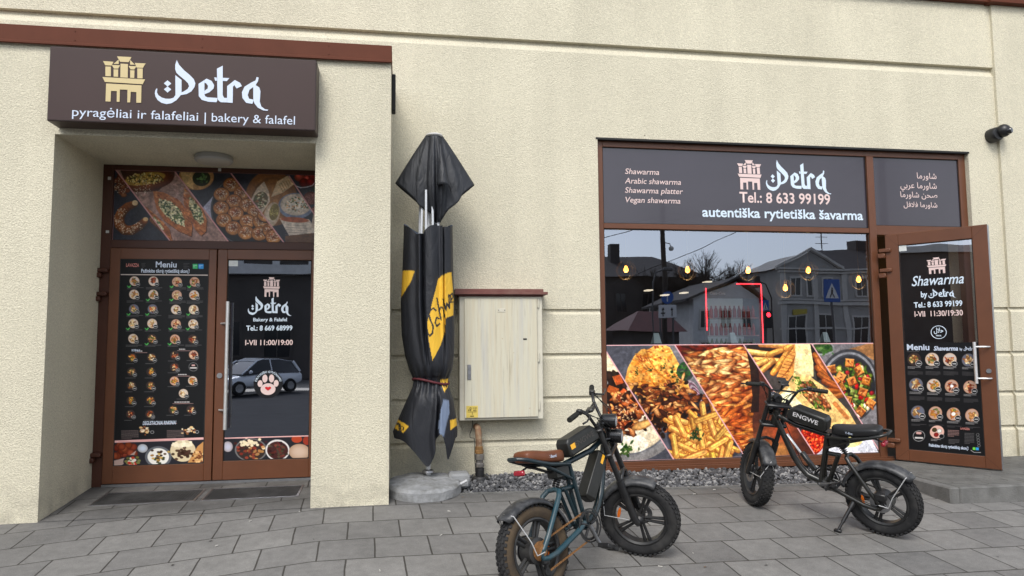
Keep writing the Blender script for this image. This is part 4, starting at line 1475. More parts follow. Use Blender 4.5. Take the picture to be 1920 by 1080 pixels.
def grill_menu():
    c = Canvas(240, 330, [(62, 52), (690, 48), (760, 1033), (108, 950)], (16, 16, 18))
    W, P, G = (206, 202, 200), (206, 160, 152), (124, 120, 120)
    words(c, 92, 126, 1, 190, 5, G, .9)
    rows = [[(150, 190, 3), (298, 192, 0), (447, 195, 4), (605, 200, 10)], [(165, 402, 10), (312, 412, 12), (463, 420, 5), (620, 430, 5)], [(180, 635, 10), (327, 645, 13), (480, 658, 13), (638, 672, 1)]]
    for row in rows:
        for x, y, q in row:
            dish(c, x, y, 57, q)
            words(c, x - 52, y + 62, 2, 105, 6, W, .8, .06)
            words(c, x - 52, y + 100, 4 if y < 600 else 2, 122, 5, G, .6, .06)
    c.ell(465, 420, 14, 13, (240, 240, 240))
    c.ell(480, 658, 18, 16, (240, 238, 230))
    c.ell(342, 808, 60, 55, (222, 176, 160))
    for x, y, k in ((320, 790, (70, 60, 30)), (362, 800, (232, 228, 220)), (335, 832, (140, 30, 26))):
        c.ell(x, y, 21, 19, np.array(k) * .6)
        c.ell(x, y, 17, 15, k)
    c.ell(380, 846, 22, 20, (222, 222, 222))
    c.ell(380, 846, 20, 18, (14, 14, 16))
    c.ell(190, 838, 50, 46, (206, 206, 206))
    c.ell(190, 838, 47, 43, (16, 16, 18))
    c.line((162, 852), (218, 856), 14, W)
    c.line((176, 812), (202, 814), 20, P)
    words(c, 292, 868, 2, 80, 6, W, .8, .08)
    words(c, 435, 796, 5, 92, 7, P, .8, .08)
    words(c, 442, 876, 4, 90, 6, G, .8, .08)
    words(c, 578, 826, 8, 80, 7, G, .75, .08)
    c.line((580, 800), (662, 802), 15, (226, 190, 184), .0)
    for k in range(5):
        c.ell(690 + k * 3, 842 + k * 24, 13, 12, (150, 150, 150), hole=.8)
    c.poly([(648, 950), (672, 952), (672, 975), (648, 972)], (110, 200, 70))
    c.poly([(675, 952), (700, 955), (700, 978), (675, 975)], (50, 150, 216))
    c.path([(632, 975), (660, 995), (718, 998)], 4, W, .9)
    return c


# ---------------------------------------------------------------- left doors
dr = empty('double_door', (-1.8, YD, 0.6), 'brown double door in the portal with a menu poster on one leaf and a long steel pull handle', 'door')
PD = wallplane(YD)
b = MB()
b.cbox(-2.893, -2.795, YD - 0.02, YD + 0.09, 0.55, 3.705, 0.004)
b.cbox(-0.80, -0.70, YD - 0.02, YD + 0.09, 0.55, 3.705, 0.004)
b.cbox(-2.795, -0.80, YD - 0.02, YD + 0.09, 3.658, 3.705, 0.004)
b.cbox(-2.795, -0.80, YD - 0.02, YD + 0.09, 2.875, 2.955, 0.004)
b.box(-2.795, -0.80, YD + 0.0, YD + 0.09, 0.55, 0.598)
b.build('frame', 'dark_brown', dr)
b = MB()
b.box(-2.80, -0.80, YD + 0.012, YD + 0.03, 2.95, 3.66)
tb = b.build('transom_panel', 'black_film', dr)
print_mesh('bakery_picture', bakery_mural(), PD, -2.793, 2.957, -0.72, 3.660, -0.006, 'print_film', tb)
for x in (-2.83, -1.80):
    b = MB()
    b.box(x - 0.014, x + 0.014, YD - 0.026, YD - 0.021, 3.668 if x > -2 else 3.55, 3.698 if x > -2 else 3.58)
    b.box(x - 0.014, x + 0.014, YD - 0.0255, YD - 0.021, 3.02, 3.045) if x < -2 else None
    b.build('bracket_mark', mat('pale_mark%d' % int(-x * 10), (0.5, 0.5, 0.48), rough=0.6), dr)


def leaf_frame(x0, x1, z0, z1, gx0, gx1, gz0, gz1):
    b = MB()
    y0, y1 = YD - 0.035, YD + 0.05
    b.cbox(x0, gx0, y0, y1, z0, z1, 0.004)
    b.cbox(gx1, x1, y0, y1, z0, z1, 0.004)
    b.cbox(gx0, gx1, y0 + 0.0015, y1, z0, gz0, 0.003)
    b.cbox(gx0, gx1, y0 + 0.0015, y1, gz1, z1, 0.003)
    s = MB()
    return b


lf = leaf_frame(-2.793, -1.803, 0.603, 2.872, -2.70, -1.876, 0.768, 2.766).build('door_leaf', 'door_brown', dr)
b = MB()
b.box(-2.70, -1.876, YD - 0.024, YD + 0.02, 0.768, 2.766)
b.build('door_panel', 'black_film', lf)
mp = print_mesh('menu_poster', bakery_menu(), PD, -2.697, 0.770, -1.880, 2.764, 0.0265, 'print_matt', lf)
text('menu_lettering', 'Meniu', PD, -2.374, 2.687, 0.194, 'white_letter', lf, 0.029, 0.018)
text('menu_lettering', 'Pažinkite tikrą rytietišką skonį!', PD, -2.506, 2.634, 0.448, 'white_letter', lf, 0.029, 0.022, cap=0.034)
text('menu_lettering', 'LAVAZZA', PD, -2.646, 2.689, 0.118, mat('coffee_red', (0.55, 0.2, 0.17), rough=0.4).name, lf, 0.029, 0.02, cap=0.032)
text('menu_lettering', 'DEGUSTACINIAI RINKINIAI', PD, -2.445, 1.152, 0.304, 'white_letter', lf, 0.029, 0.02, shear=0.2, cap=0.034)
text('menu_lettering', 'PATIEKALAI', PD, -2.568, 1.862, 0.075, 'white_letter', lf, 0.029, 0.02, cap=0.02)

rf = leaf_frame(-1.793, -0.80, 0.603, 2.872, -1.700, -0.885, 0.782, 2.772).build('door_leaf', 'door_brown', dr)
b = MB()
b.add([(-1.703, YD - 0.012, 0.779), (-0.882, YD - 0.012, 0.779), (-0.882, YD - 0.012, 2.775), (-1.703, YD - 0.012, 2.775)], [(0, 1, 2, 3)])
b.build('door_glass', 'door_glass', rf)
print_mesh('food_picture', bakery_strip(), PD, -1.698, 0.784, -0.885, 1.008, 0.0135, 'print_film', rf)
castle(PD, -1.358, 2.398, -1.193, 2.596, 0.014, 'pink_letter', rf)
wordmark(PD, -1.500, 2.205, -1.077, 2.406, 0.014, 'pale_letter', rf)
text('glass_lettering', 'Bakery & Falafel', PD, -1.446, 2.152, 0.326, 'pale_letter', rf, 0.014, 0.022, cap=0.034)
text('glass_lettering', 'Tel.: 8 669 68999', PD, -1.511, 2.060, 0.445, 'pale_letter', rf, 0.014, 0.024, cap=0.048)
text('glass_lettering', 'I-VII 11:00/19:00', PD, -1.518, 1.914, 0.459, 'pink_letter', rf, 0.014, 0.02, cap=0.05)
pw = flat_polys('paw_sticker', [ring_poly(-1.290, 1.524, 0.140, 40)], PD, 0.014, 'black_film', rf)
flat_polys('paw_print', [ring_poly(-1.290, 1.475, 0.058, 24, 0.072), ring_poly(-1.367, 1.531, 0.034, 16, 0.024, 0.3), ring_poly(-1.213, 1.531, 0.034, 16, 0.024),
                         ring_poly(-1.322, 1.580, 0.040, 16, 0.025), ring_poly(-1.258, 1.580, 0.040, 16, 0.025)], PD, 0.0155, 'pink_letter', pw)
hp = [(-1.290 + 0.030 * math.sin(t) ** 3, 1.482 + 0.024 * (math.cos(t) * .8125 - .3125 * math.cos(2 * t) - .125 * math.cos(3 * t) - .0625 * math.cos(4 * t))) for t in [2 * math.pi * k / 26 for k in range(26)]]
flat_polys('heart', [hp], PD, 0.0175, 'red_ink', pw)
text('glass_lettering', 'DRAUGIŠKI GYVŪNAMS!', PD, -1.290, 1.524, 0.30, 'pale_letter', pw, 0.0165, 0.012, cap=0.02, arc=(0.112, math.pi / 2 + 1.33))
b = MB()
b.box(-1.70, -1.605, YD - 0.016, YD - 0.013, 2.705, 2.762)
b.build('sticker', mat('white_sticker', (0.6, 0.62, 0.6), rough=0.4, var=0.1, vscale=40), rf)
hd = MB()
hd.cyl((-1.672, YD - 0.105, 1.095), (-1.672, YD - 0.105, 2.345), 0.017, n=18)
for z in (1.28, 2.13):
    hd.cyl((-1.672, YD - 0.105, z), (-1.745, YD - 0.035, z), 0.009, n=10)
hd.build('pull_handle', 'steel', rf, 40)
hd = MB()
hd.cyl((-1.747, YD - 0.045, 1.617), (-1.747, YD - 0.034, 1.617), 0.026, n=18)
hd.build('lock', 'dull_steel', lf, 40)
for z in (0.86, 2.40, 2.63):
    hd = MB()
    hd.cbox(-2.905, -2.80, YD - 0.075, YD - 0.018, z, z + 0.04, 0.008)
    hd.cbox(-2.91, -2.855, YD - 0.085, YD - 0.018, z - 0.052, z - 0.004, 0.008)
    hd.build('hinge', 'dark_brown', lf, 40)
b = MB()
b.box(-2.79, -0.80, YD - 0.05, YD - 0.03, 0.575, 0.598)
b.build('threshold', 'dull_steel', dr)



def gasket(parent, P, u0, u1, v0, v1, off, w=0.009):
    polys = [[(u0, v0), (u1, v0), (u1, v0 + w), (u0, v0 + w)], [(u0, v1 - w), (u1, v1 - w), (u1, v1), (u0, v1)],
             [(u0, v0 + w), (u0 + w, v0 + w), (u0 + w, v1 - w), (u0, v1 - w)], [(u1 - w, v0 + w), (u1, v0 + w), (u1, v1 - w), (u1 - w, v1 - w)]]
    return flat_polys('gasket', polys, P, off, 'rubber_seal', parent)


gasket(lf, PD, -2.7005, -1.8755, 0.7675, 2.7665, 0.0295)
gasket(rf, PD, -1.7005, -0.8845, 0.7815, 2.7725, 0.0165)
# sign over the portal
sg = empty('shop_sign', (-1.79, 6.31, 3.75), 'long dark brown box sign with a gold castle emblem and white lettering over the portal', 'sign')
b = MB()
b.cbox(-2.862, -0.724, 6.212, 6.415, 3.756, 4.388, 0.006)
b.build('box', 'sign_edge', sg)
b = MB()
b.box(-2.852, -0.734, 6.2085, 6.2115, 3.766, 4.378)
b.build('face', 'sign_brown', sg)
PS = wallplane(6.2085)
castle(PS, -2.449, 3.936, -2.116, 4.327, 0.0025, 'gold_letter', sg)
wordmark(PS, -2.037, 3.914, -1.119, 4.322, 0.0025, 'white_letter', sg)
text('sign_lettering', 'pyragėliai ir falafeliai |', PS, -2.669, 3.803, 1.043, 'white_letter', sg, 0.003, 0.0, cap=0.074)
text('sign_lettering', 'bakery & falafel', PS, -1.578, 3.803, 0.681, 'white_letter', sg, 0.003, 0.0, cap=0.074)
b = MB()
b.cbox(-2.46, -2.42, 6.3, 6.36, 4.39, 4.415, 0.004)
b.cbox(-2.415, -2.375, 6.3, 6.34, 4.39, 4.41, 0.004)
b.build('cable_clip', 'concrete', sg)

# round lamp under the soffit
lp = empty('ceiling_lamp', (-1.745, 6.98, 3.706), 'round flush lamp with a grey ring on the soffit above the left doors', 'lamp')
b = MB()
b.lathe([(0.165, 3.704), (0.172, 3.690), (0.172, 3.660), (0.160, 3.648), (0.150, 3.648)], (-1.745, 6.98, 0), n=40)
b.build('ring', mat('lamp_grey', (0.36, 0.36, 0.35), rough=0.5), lp, 40)
b = MB()
b.lathe([(0.151, 3.650), (0.140, 3.640), (0.09, 3.630), (0.0, 3.626)], (-1.745, 6.98, 0), n=40)
b.build('diffuser', mat('lamp_dome', (0.42, 0.40, 0.35), rough=0.35), lp, 40)

# mats set into the doorway paving
for x0, x1, lab in ((-2.66, -1.79, 'worn black ribbed foot mat sunk into the paving before the menu poster leaf'), (-1.74, -0.90, 'black ribbed foot mat sunk into the paving before the glazed leaf with the pull handle')):
    fm = empty('foot_mat', ((x0 + x1) / 2, 6.95, 0.52), lab, 'foot mat', 'foot mats sunk in the doorway')
    zz = lambda x, y: ramp_z(x, y)
    f = MB()
    ya, yb = 6.80, 7.20
    for xa, xb, y0, y1 in ((x0, x0 + .018, ya, yb), (x1 - .018, x1, ya, yb), (x0 + .018, x1 - .018, ya, ya + .016), (x0 + .018, x1 - .018, yb - .016, yb)):
        f.box(xa, xb, y0, y1, -0.02, 0.006)
    f.v = [(x, y, zz(x, y) + z) for x, y, z in f.v]
    f.build('rim', 'dull_steel', fm)
    f = MB()
    n = 34
    for i in range(n):
        xa = x0 + 0.02 + (x1 - x0 - 0.04) * i / n
        f.box(xa, xa + (x1 - x0 - 0.04) / n * 0.7, ya + .018, yb - .018, -0.01, 0.0035)
    f.box(x0 + .018, x1 - .018, ya + .016, yb - .016, -0.012, 0.001)
    f.v = [(x, y, zz(x, y) + z) for x, y, z in f.v]
    f.build('ribs', mat('mat_rubber' + str(len(MATS)), (0.018, 0.018, 0.018), rough=0.8, dirt=(0.07, 0.07, 0.07), damt=0.7, dscale=5), fm)

# ---------------------------------------------------------------- shop window
sw = empty('shop_window', (3.9, YW + 0.06, 0.55), 'wide brown framed shop window with dark name panels above and food pictures below', 'shop window')
WF = YW + 0.055
b = MB()


def bar(x0, x1, z0, z1, d=0.0, y1=WF + 0.09):
    b.cbox(x0, x1, WF - d, y1, z0, z1, 0.004)


bar(2.152, 2.222, 0.53, 4.162)
bar(6.672, 6.760, 0.50, 4.162, 0.0)
bar(2.222, 6.672, 4.085, 4.162, -0.001)
bar(5.440, 5.528, 0.556, 4.085, 0.012)
bar(2.222, 5.440, 3.168, 3.226, 0.002)
bar(5.528, 6.672, 3.150, 3.262, 0.002)
bar(2.222, 5.440, 0.53, 0.628, 0.004)
fr = b.build('frame', 'door_brown', sw)
b = MB()
b.cbox(2.16, 5.60, WF - 0.035, WF - 0.006, 0.525, 0.575, 0.004)
b.cbox(2.16, 5.60, WF - 0.020, WF - 0.006, 0.575, 0.590, 0.003)
b.build('sill', 'door_brown', sw)
b = MB()
b.box(2.13, 6.775, YW - 0.004, YW + 0.05, 4.150, 4.172)
b.build('drip_edge', 'rubber_seal', sw)
PW = wallplane(WF + 0.02)
b = MB()
b.box(2.222, 5.440, WF + 0.02, WF + 0.03, 3.226, 4.085)
p1 = b.build('name_panel', 'panel_film', sw)
b = MB()
b.box(5.528, 6.672, WF + 0.02, WF + 0.03, 3.262, 4.085)
p2 = b.build('name_panel', 'panel_film', sw)
castle(PW, 3.823, 3.65, 4.117, 3.995, 0.002, 'pink_letter', p1)
wordmark(PW, 4.169, 3.622, 4.984, 4.011, 0.002, 'pale_letter', p1)
for s, x, z, wd in (('Shawarma', 2.482, 3.790, 0.40), ('Arabic shawarma', 2.479, 3.683, 0.658), ('Shawarma platter', 2.478, 3.577, 0.68), ('Vegan shawarma', 2.481, 3.468, 0.643)):
    text('panel_lettering', s, PW, x, z, wd, 'pink_letter', p1, 0.002, 0.004, shear=0.18, cap=0.062)
text('panel_lettering', 'Tel.: 8 633 99199', PW, 3.838, 3.503, 1.13, 'pink_letter', p1, 0.002, 0.018, cap=0.118)
text('panel_lettering', 'autentiška rytietiška šavarma', PW, 3.381, 3.327, 2.0, 'pale_letter', p1, 0.002, 0.02, cap=0.108)
AR = ['\ufe8e\ufee3\ufead\ufeed\ufe8e\ufeb7', '\ufef2\ufe91\ufeae\ufecb \ufe8e\ufee3\ufead\ufeed\ufe8e\ufeb7', '\ufe8e\ufee3\ufead\ufeed\ufe8e\ufeb7 \ufee6\ufea4\ufebb', '\ufede\ufed3\ufefc\ufed3 \ufe8e\ufee3\ufead\ufeed\ufe8e\ufeb7']
for s, xa, xb, z in zip(AR, (6.116, 5.889, 5.883, 5.919), (6.377, 6.373, 6.374, 6.366), (3.845, 3.725, 3.613, 3.497)):
    text('panel_lettering', s, PW, xa, z, xb - xa, 'pink_letter', p2, 0.002, 0.004)
b = MB()
b.add([(2.218, WF + 0.030, 1.88), (5.444, WF + 0.030, 1.88), (5.444, WF + 0.030, 3.17), (2.218, WF + 0.030, 3.17)], [(0, 1, 2, 3)])
b.build('window_pane', 'shop_glass', sw)
b = MB()
b.box(2.222, 5.440, WF + 0.024, WF + 0.045, 0.628, 1.882)
bk = b.build('lower_panel', 'black_film', sw)
print_mesh('food_picture', big_mural(), PW, 2.222, 0.628, 5.440, 1.886, 0.0, 'print_film', bk)

gasket(fr, PW, 2.2215, 5.4405, 0.6275, 3.1685, 0.0035)
gasket(fr, PW, 2.2215, 5.4405, 3.2255, 4.0855, 0.0035)
gasket(fr, PW, 5.5275, 6.6725, 3.2615, 4.0855, 0.0035)
# ---------------------------------------------------------------- open shop door at the right
HX, HY = 5.54, 7.38
UX, UY = 0.575, -0.818
PL = Plane((HX, HY, 0), (UX, UY, 0), (0, 0, 1), (UY, -UX, 0))
od = empty('open_shop_door', (HX, HY, 0.57), 'brown glazed door standing open over the step with a black menu on its lower half', 'door')
ML = Matrix(((UX, -UY, 0, HX), (UY, UX, 0, HY), (0, 0, 1, 0), (0, 0, 0, 1)))   # local x along the leaf, y into its thickness
b = MB()
T0, T1 = 0.0, 0.065


def lbar(u0, u1, z0, z1, d=0.0):
    b.cbox(u0, u1, T0 + d, T1, z0, z1, 0.005, M=ML)


lbar(0.012, 0.150, 0.570, 3.128)
lbar(0.878, 1.020, 0.570, 3.128)
lbar(0.150, 0.878, 0.570, 0.695, 0.0015)
lbar(0.150, 0.878, 2.992, 3.128, 0.0015)
b.build('leaf_frame', 'door_brown', od)
b = MB()
b.add([ML @ Vector(q) for q in ((0.146, 0.018, 0.69), (0.882, 0.018, 0.69), (0.882, 0.018, 2.996), (0.146, 0.018, 2.996))], [(0, 1, 2, 3)])
dg_ = b.build('door_pane', 'door_glass', od)
b = MB()
b.box(0.150, 0.878, 0.027, 0.03, 0.695, 1.884, M=ML)
b.build('menu_backing', 'black_film', od)
gasket(od, PL, 0.1495, 0.8785, 0.6945, 2.9925, -0.0125)
for (ua, va), (ub, vb) in (((0.012, 3.128), (0.150, 2.992)), ((1.020, 3.128), (0.878, 2.992)), ((0.012, 0.570), (0.150, 0.695)), ((1.020, 0.570), (0.878, 0.695))):
    flat_polys('mitre_joint', [[(ua, va - .002), (ub, vb - .002), (ub, vb + .002), (ua, va + .002)]], PL, 0.0006, 'dark_brown', od)
O = -0.0155
print_mesh('menu_poster', grill_menu(), PL, 0.151, 0.697, 0.877, 1.884, O, 'print_matt', od)
castle(PL, 0.429, 2.642, 0.621, 2.821, O, 'pink_letter', od)
text('door_lettering', 'Shawarma', PL, 0.266, 2.52, 0.511, 'pale_letter', od, O, 0.008, shear=0.30, cap=0.11)
text('door_lettering', 'by', PL, 0.353, 2.39, 0.064, 'pale_letter', od, O, 0.03, cap=0.062)
wordmark(PL, 0.427, 2.368, 0.695, 2.478, O, 'pale_letter', od)
text('door_lettering', 'Tel.: 8 633 99199', PL, 0.277, 2.277, 0.473, 'pale_letter', od, O, 0.024, cap=0.058)
text('door_lettering', 'I-VII  11:30/19:30', PL, 0.278, 2.175, 0.472, 'pink_letter', od, O, 0.02, cap=0.058)
rng_o = [(0.508 + 0.074 * math.cos(a), 1.996 + 0.070 * math.sin(a)) for a in [2 * math.pi * k / 40 for k in range(40)]]
hb = MB()
hb.tube([PL.p(u, v, O) for u, v in rng_o], 0.0035, 6, closed=True)
hb.build('halal_ring', 'pale_letter', od)
text('door_lettering', '\ufedd\ufefc\ufea3', PL, 0.462, 1.995, 0.092, 'pale_letter', od, O, 0.02, cap=0.05)
text('door_lettering', 'HALAL', PL, 0.482, 1.953, 0.052, 'pale_letter', od, O, 0.03, cap=0.016)
text('menu_lettering', 'Meniu', PL, 0.183, 1.803, 0.226, 'white_letter', od, O + .002, 0.022, cap=0.064)
text('menu_lettering', 'Shawarma', PL, 0.451, 1.798, 0.235, 'white_letter', od, O + .002, 0.03, shear=0.22, cap=0.045)
text('menu_lettering', 'by', PL, 0.70, 1.80, 0.025, 'white_letter', od, O + .002, 0.03, cap=0.026)
wordmark(PL, 0.735, 1.79, 0.85, 1.842, O + .002, 'white_letter', od)
text('menu_lettering', 'Pažinkite tikrą rytietišką skonį!', PL, 0.352, 0.748, 0.375, 'white_letter', od, O + .002, 0.03, cap=0.03)
text('menu_lettering', 'LAVAZZA', PL, 0.665, 0.957, 0.085, 'coffee_red', od, O + .002, 0.03, cap=0.02)
b = MB()
b.box(0.155, 0.232, 0.012, 0.017, 2.925, 2.99, M=ML)
b.build('sticker', 'white_sticker', od)
b = MB()
b.cyl(PL.p(0.856, 1.452, 0.062), PL.p(0.856, 1.888, 0.062), 0.016, n=16)
for z in (1.506, 1.836):
    b.tube([PL.p(0.856, z, 0.062), PL.p(0.93, z, 0.060), PL.p(0.975, z, 0.02), PL.p(0.98, z, 0.0)], 0.009, 8)
b.build('handle', 'steel', od, 40)
b = MB()
b.cyl(PL.p(0.960, 1.584, 0.0), PL.p(0.960, 1.584, 0.012), 0.024, n=18)
b.build('lock', 'dull_steel', od, 40)
for z in (0.735, 2.665, 2.895):
    b = MB()
    b.cbox(-0.055, 0.075, -0.03, -0.001, z + 0.03, z + 0.075, 0.008, M=ML)
    b.cbox(-0.065, 0.015, -0.035, 0.02, z - 0.035, z + 0.02, 0.008, M=ML)
    b.build('hinge', 'door_brown', od, 40)
b = MB()
b.box(1.0205, 1.024, 0.004, 0.06, 0.575, 3.122, M=ML)
b.build('edge_strip', 'dull_steel', od)
# ---------------------------------------------------------------- folded parasol
mat('parasol_cloth', (0.017, 0.019, 0.024), rough=0.55, spec=0.45, var=0.25, vscale=6, bump=0.25, bscale=500)
cl = print_mat('parasol_print', rough=0.55, spec=0.45)


def cloth_nodes(m, base):
    """pale lining on the inside, creases in the cloth"""
    nt = m.node_tree
    bs = nt.nodes['Principled BSDF']
    g = nt.nodes.new('ShaderNodeNewGeometry')
    if base:
        lk = bs.inputs['Base Color'].links[0].from_socket
        mx = nt.nodes.new('ShaderNodeMix')
        mx.data_type = 'RGBA'
        nt.links.new(g.outputs['Backfacing'], mx.inputs[0])
        nt.links.new(lk, mx.inputs[6])
        mx.inputs[7].default_value = (0.17, 0.21, 0.28, 1)
        nt.links.new(mx.outputs[2], bs.inputs['Base Color'])
    mp = nt.nodes.new('ShaderNodeMapping')
    mp.inputs['Scale'].default_value = (11, 11, 3.2)
    mp.inputs['Rotation'].default_value = (0.3, 0.35, 0)
    nt.links.new(g.outputs['Position'], mp.inputs[0])
    n = nt.nodes.new('ShaderNodeTexNoise')
    n.inputs['Scale'].default_value = 1.0
    n.inputs['Detail'].default_value = 5
    n.inputs['Distortion'].default_value = 1.2
    nt.links.new(mp.outputs[0], n.inputs['Vector'])
    bp = nt.nodes.new('ShaderNodeBump')
    bp.inputs['Strength'].default_value = 0.55
    bp.inputs['Distance'].default_value = 0.03
    nt.links.new(n.outputs[0], bp.inputs['Height'])
    nt.links.new(bp.outputs[0], bs.inputs['Normal'])


cloth_nodes(cl, True)
cloth_nodes(MATS['parasol_cloth'], False)
ps = empty('folded_parasol', (0.285, 6.95, 0.5), 'tall folded black parasol with yellow lettered panels tied with a dark red strap', 'parasol')
UCX, UCY = 0.285, 6.95
# pole and ribs
b = MB()
b.cyl((0.280, UCY, 0.56), (0.280, UCY, 3.9), 0.024, n=20)
b.build('pole', mat('white_pole', (0.62, 0.62, 0.62), rough=0.35, metal=0.3, dirt=(0.3, 0.28, 0.25), dscale=6, damt=0.4), ps, 40)
for i, (dx, dy, lean) in enumerate(((-0.085, -0.075, .02), (-0.035, -0.115, .0), (0.035, -0.105, -.01), (0.10, -0.06, -.03), (-0.10, 0.05, .02), (0.08, 0.08, -.02))):
    b = MB()
    M = Matrix.Translation((UCX + dx, UCY + dy, 2.60)) @ Matrix.Rotation(lean, 4, 'Y')
    b.cbox(-0.011, 0.011, -0.018, 0.018, 0, 0.80, 0.003, M=M)
    b.build('rib', MATS.get('rib_white') or mat('rib_white', (0.55, 0.56, 0.58), rough=0.35, metal=0.4), ps)
b = MB()
b.lathe([(0.0, 4.000), (0.045, 3.995), (0.078, 3.982), (0.090, 3.966), (0.080, 3.955), (0.0, 3.955)], (0.335, UCY - 0.01, 0), n=28)
b.build('finial', 'white_pole', ps, 40)
# hood: a square flap whose corners stick out left and right
NA, NT = 120, 26
b = MB()
vs = []
for j in range(NT + 1):
    t = j / NT
    for i in range(NA):
        th = 2 * math.pi * i / NA
        c_, s_ = math.cos(th), math.sin(th)
        cor = abs(c_) ** 2.2
        zh = 3.06 + 0.425 * cor + 0.05 * math.sin(3 * th + .6) * (1 - cor)
        rh = 0.155 + 0.235 * cor
        fold = 0.0
        if s_ < 0.35:
            fold = (0.038 * math.cos(11 * th + 0.9) + 0.02 * math.cos(19 * th)) * (1 - cor) * t ** 0.8
        mid = math.sin(math.pi * min(t, 1))
        r = 0.086 + (rh - 0.086) * t ** (0.72 + .26 * cor) + 0.03 * mid * (1 - cor * .9)
        if t > .62:
            r -= 0.10 * (1 - cor) * ((t - .62) / .38) ** 1.5
        r += fold
        z = 3.968 + (zh - 3.968) * t
        dy = 0.62 if s_ < 0 else 0.55
        vs.append((0.335 + 0.01 * t + r * c_, UCY - 0.01 + r * s_ * (dy if cor > .4 else dy + .3 * (1 - cor / .4)), z))
fs = [(j * NA + i, j * NA + (i + 1) % NA, (j + 1) * NA + (i + 1) % NA, (j + 1) * NA + i) for j in range(NT) for i in range(NA)]
b.add(vs, fs)
hood = b.build('hood', 'parasol_cloth', ps, 50)
sol = hood.modifiers.new('cloth', 'SOLIDIFY')
sol.thickness = 0.004
# the drip of cloth folded forward in the middle of the hood
b = MB()
pts = []
for j in range(15):
    t = j / 14
    z = 3.88 - 0.44 * t
    hw = 0.008 + 0.062 * t ** 1.3
    for i in range(13):
        a = math.pi * (i / 12)
        pts.append((0.385 + 0.035 * t - hw * math.cos(a), UCY - 0.085 - 0.085 * t ** .7 - hw * 1.15 * math.sin(a) * (1 - .25 * t), z - 0.07 * t * (1 - math.sin(a)) * (i / 12)))
b.add(pts, [(j * 13 + i, j * 13 + i + 1, (j + 1) * 13 + i + 1, (j + 1) * 13 + i) for j in range(14) for i in range(12)])
dp = b.build('hood_fold', 'parasol_cloth', ps, 60)
dp.modifiers.new('cloth', 'SOLIDIFY').thickness = 0.004

# body of the cloth, wrapped and tied
PROF = [(3.06, 0.039, 0.515), (2.85, 0.034, 0.518), (2.60, 0.026, 0.522), (2.30, 0.012, 0.530), (2.0, 0.022, 0.535), (1.80, 0.055, 0.530), (1.66, 0.098, 0.512), (1.56, 0.138, 0.470),
        (1.50, 0.128, 0.478), (1.38, 0.075, 0.520), (1.22, 0.005, 0.545), (1.08, -0.055, 0.560), (0.95, -0.03, 0.555), (0.70, 0.10, 0.50)]
PZ = np.array([p[0] for p in PROF])[::-1]
PLx = np.array([p[1] for p in PROF])[::-1]
PRx = np.array([p[2] for p in PROF])[::-1]
NA, NT = 300, 260
COLS = {'y': s2l((226, 178, 52)), 'k': s2l((32, 34, 40)), 'g': s2l((118, 132, 156)), 'w': s2l((196, 200, 206))}


def inpoly(P, x, z):
    ins = False
    for (x0, y0), (x1, y1) in zip(P, P[1:] + P[:1]):
        if (y0 > z) != (y1 > z) and x < (x1 - x0) * (z - y0) / (y1 - y0) + x0:
            ins = not ins
    return ins


def nearpath(P, x, z, w):
    for (x0, y0), (x1, y1) in zip(P, P[1:]):
        dx, dy = x1 - x0, y1 - y0
        t = max(0, min(1, ((x - x0) * dx + (z - y0) * dy) / (dx * dx + dy * dy + 1e-9)))
        if math.hypot(x - x0 - t * dx, z - y0 - t * dy) < w:
            return True
    return False


YEL = [[(0.366, 2.531), (0.437, 2.583), (0.498, 2.604), (0.508, 2.491), (0.523, 2.338), (0.517, 2.186), (0.436, 2.156), (0.431, 2.034), (0.386, 1.894), (0.311, 1.754), (0.276, 1.935), (0.261, 2.111), (0.305, 2.287)],
       [(0.0, 2.62), (0.144, 2.606), (0.105, 2.499), (0.005, 2.34)],
       [(-0.07, 1.227), (0.095, 1.145), (0.041, 1.082), (-0.08, 1.134)], [(0.386, 1.564), (0.471, 1.577), (0.466, 1.503), (0.426, 1.453)], [(0.481, 1.184), (0.56, 1.198), (0.56, 1.134), (0.486, 1.095)]]
INK = [([(0.341, 2.226), (0.318, 2.245), (0.290, 2.232), (0.275, 2.190), (0.290, 2.136), (0.316, 2.075), (0.311, 2.015), (0.286, 1.985), (0.268, 2.0075)], .008), ([(0.372, 2.150), (0.348, 2.160), (0.336, 2.110), (0.350, 2.075), (0.378, 2.100)], .0075),
       ([(0.352, 2.345), (0.392, 2.140)], .0075), ([(0.372, 2.22), (0.392, 2.262), (0.410, 2.25), (0.430, 2.165)], .0075), ([(0.412, 2.335), (0.441, 2.232), (0.450, 2.300), (0.478, 2.250), (0.470, 2.379)], .008),
       ([(0.490, 2.330), (0.515, 2.359), (0.508, 2.399), (0.487, 2.379), (0.492, 2.31), (0.520, 2.315)], .007),
       ([(-0.045, 1.165), (-0.025, 1.185), (-0.015, 1.15), (0.0, 1.165), (0.005, 1.10)], .006), ([(0.012, 1.155), (0.022, 1.09)], .006), ([(0.03, 1.14), (0.045, 1.13), (0.04, 1.11)], .006), ([(0.41, 1.54), (0.425, 1.50), (0.44, 1.54), (0.45, 1.50)], .006)]
LIN = [(0.392, 1.300), (0.416, 1.384), (0.471, 1.373), (0.476, 1.259), (0.446, 1.161), (0.421, 1.050), (0.386, 1.030), (0.366, 1.138)]
b = MB()
vs, cs = [], []
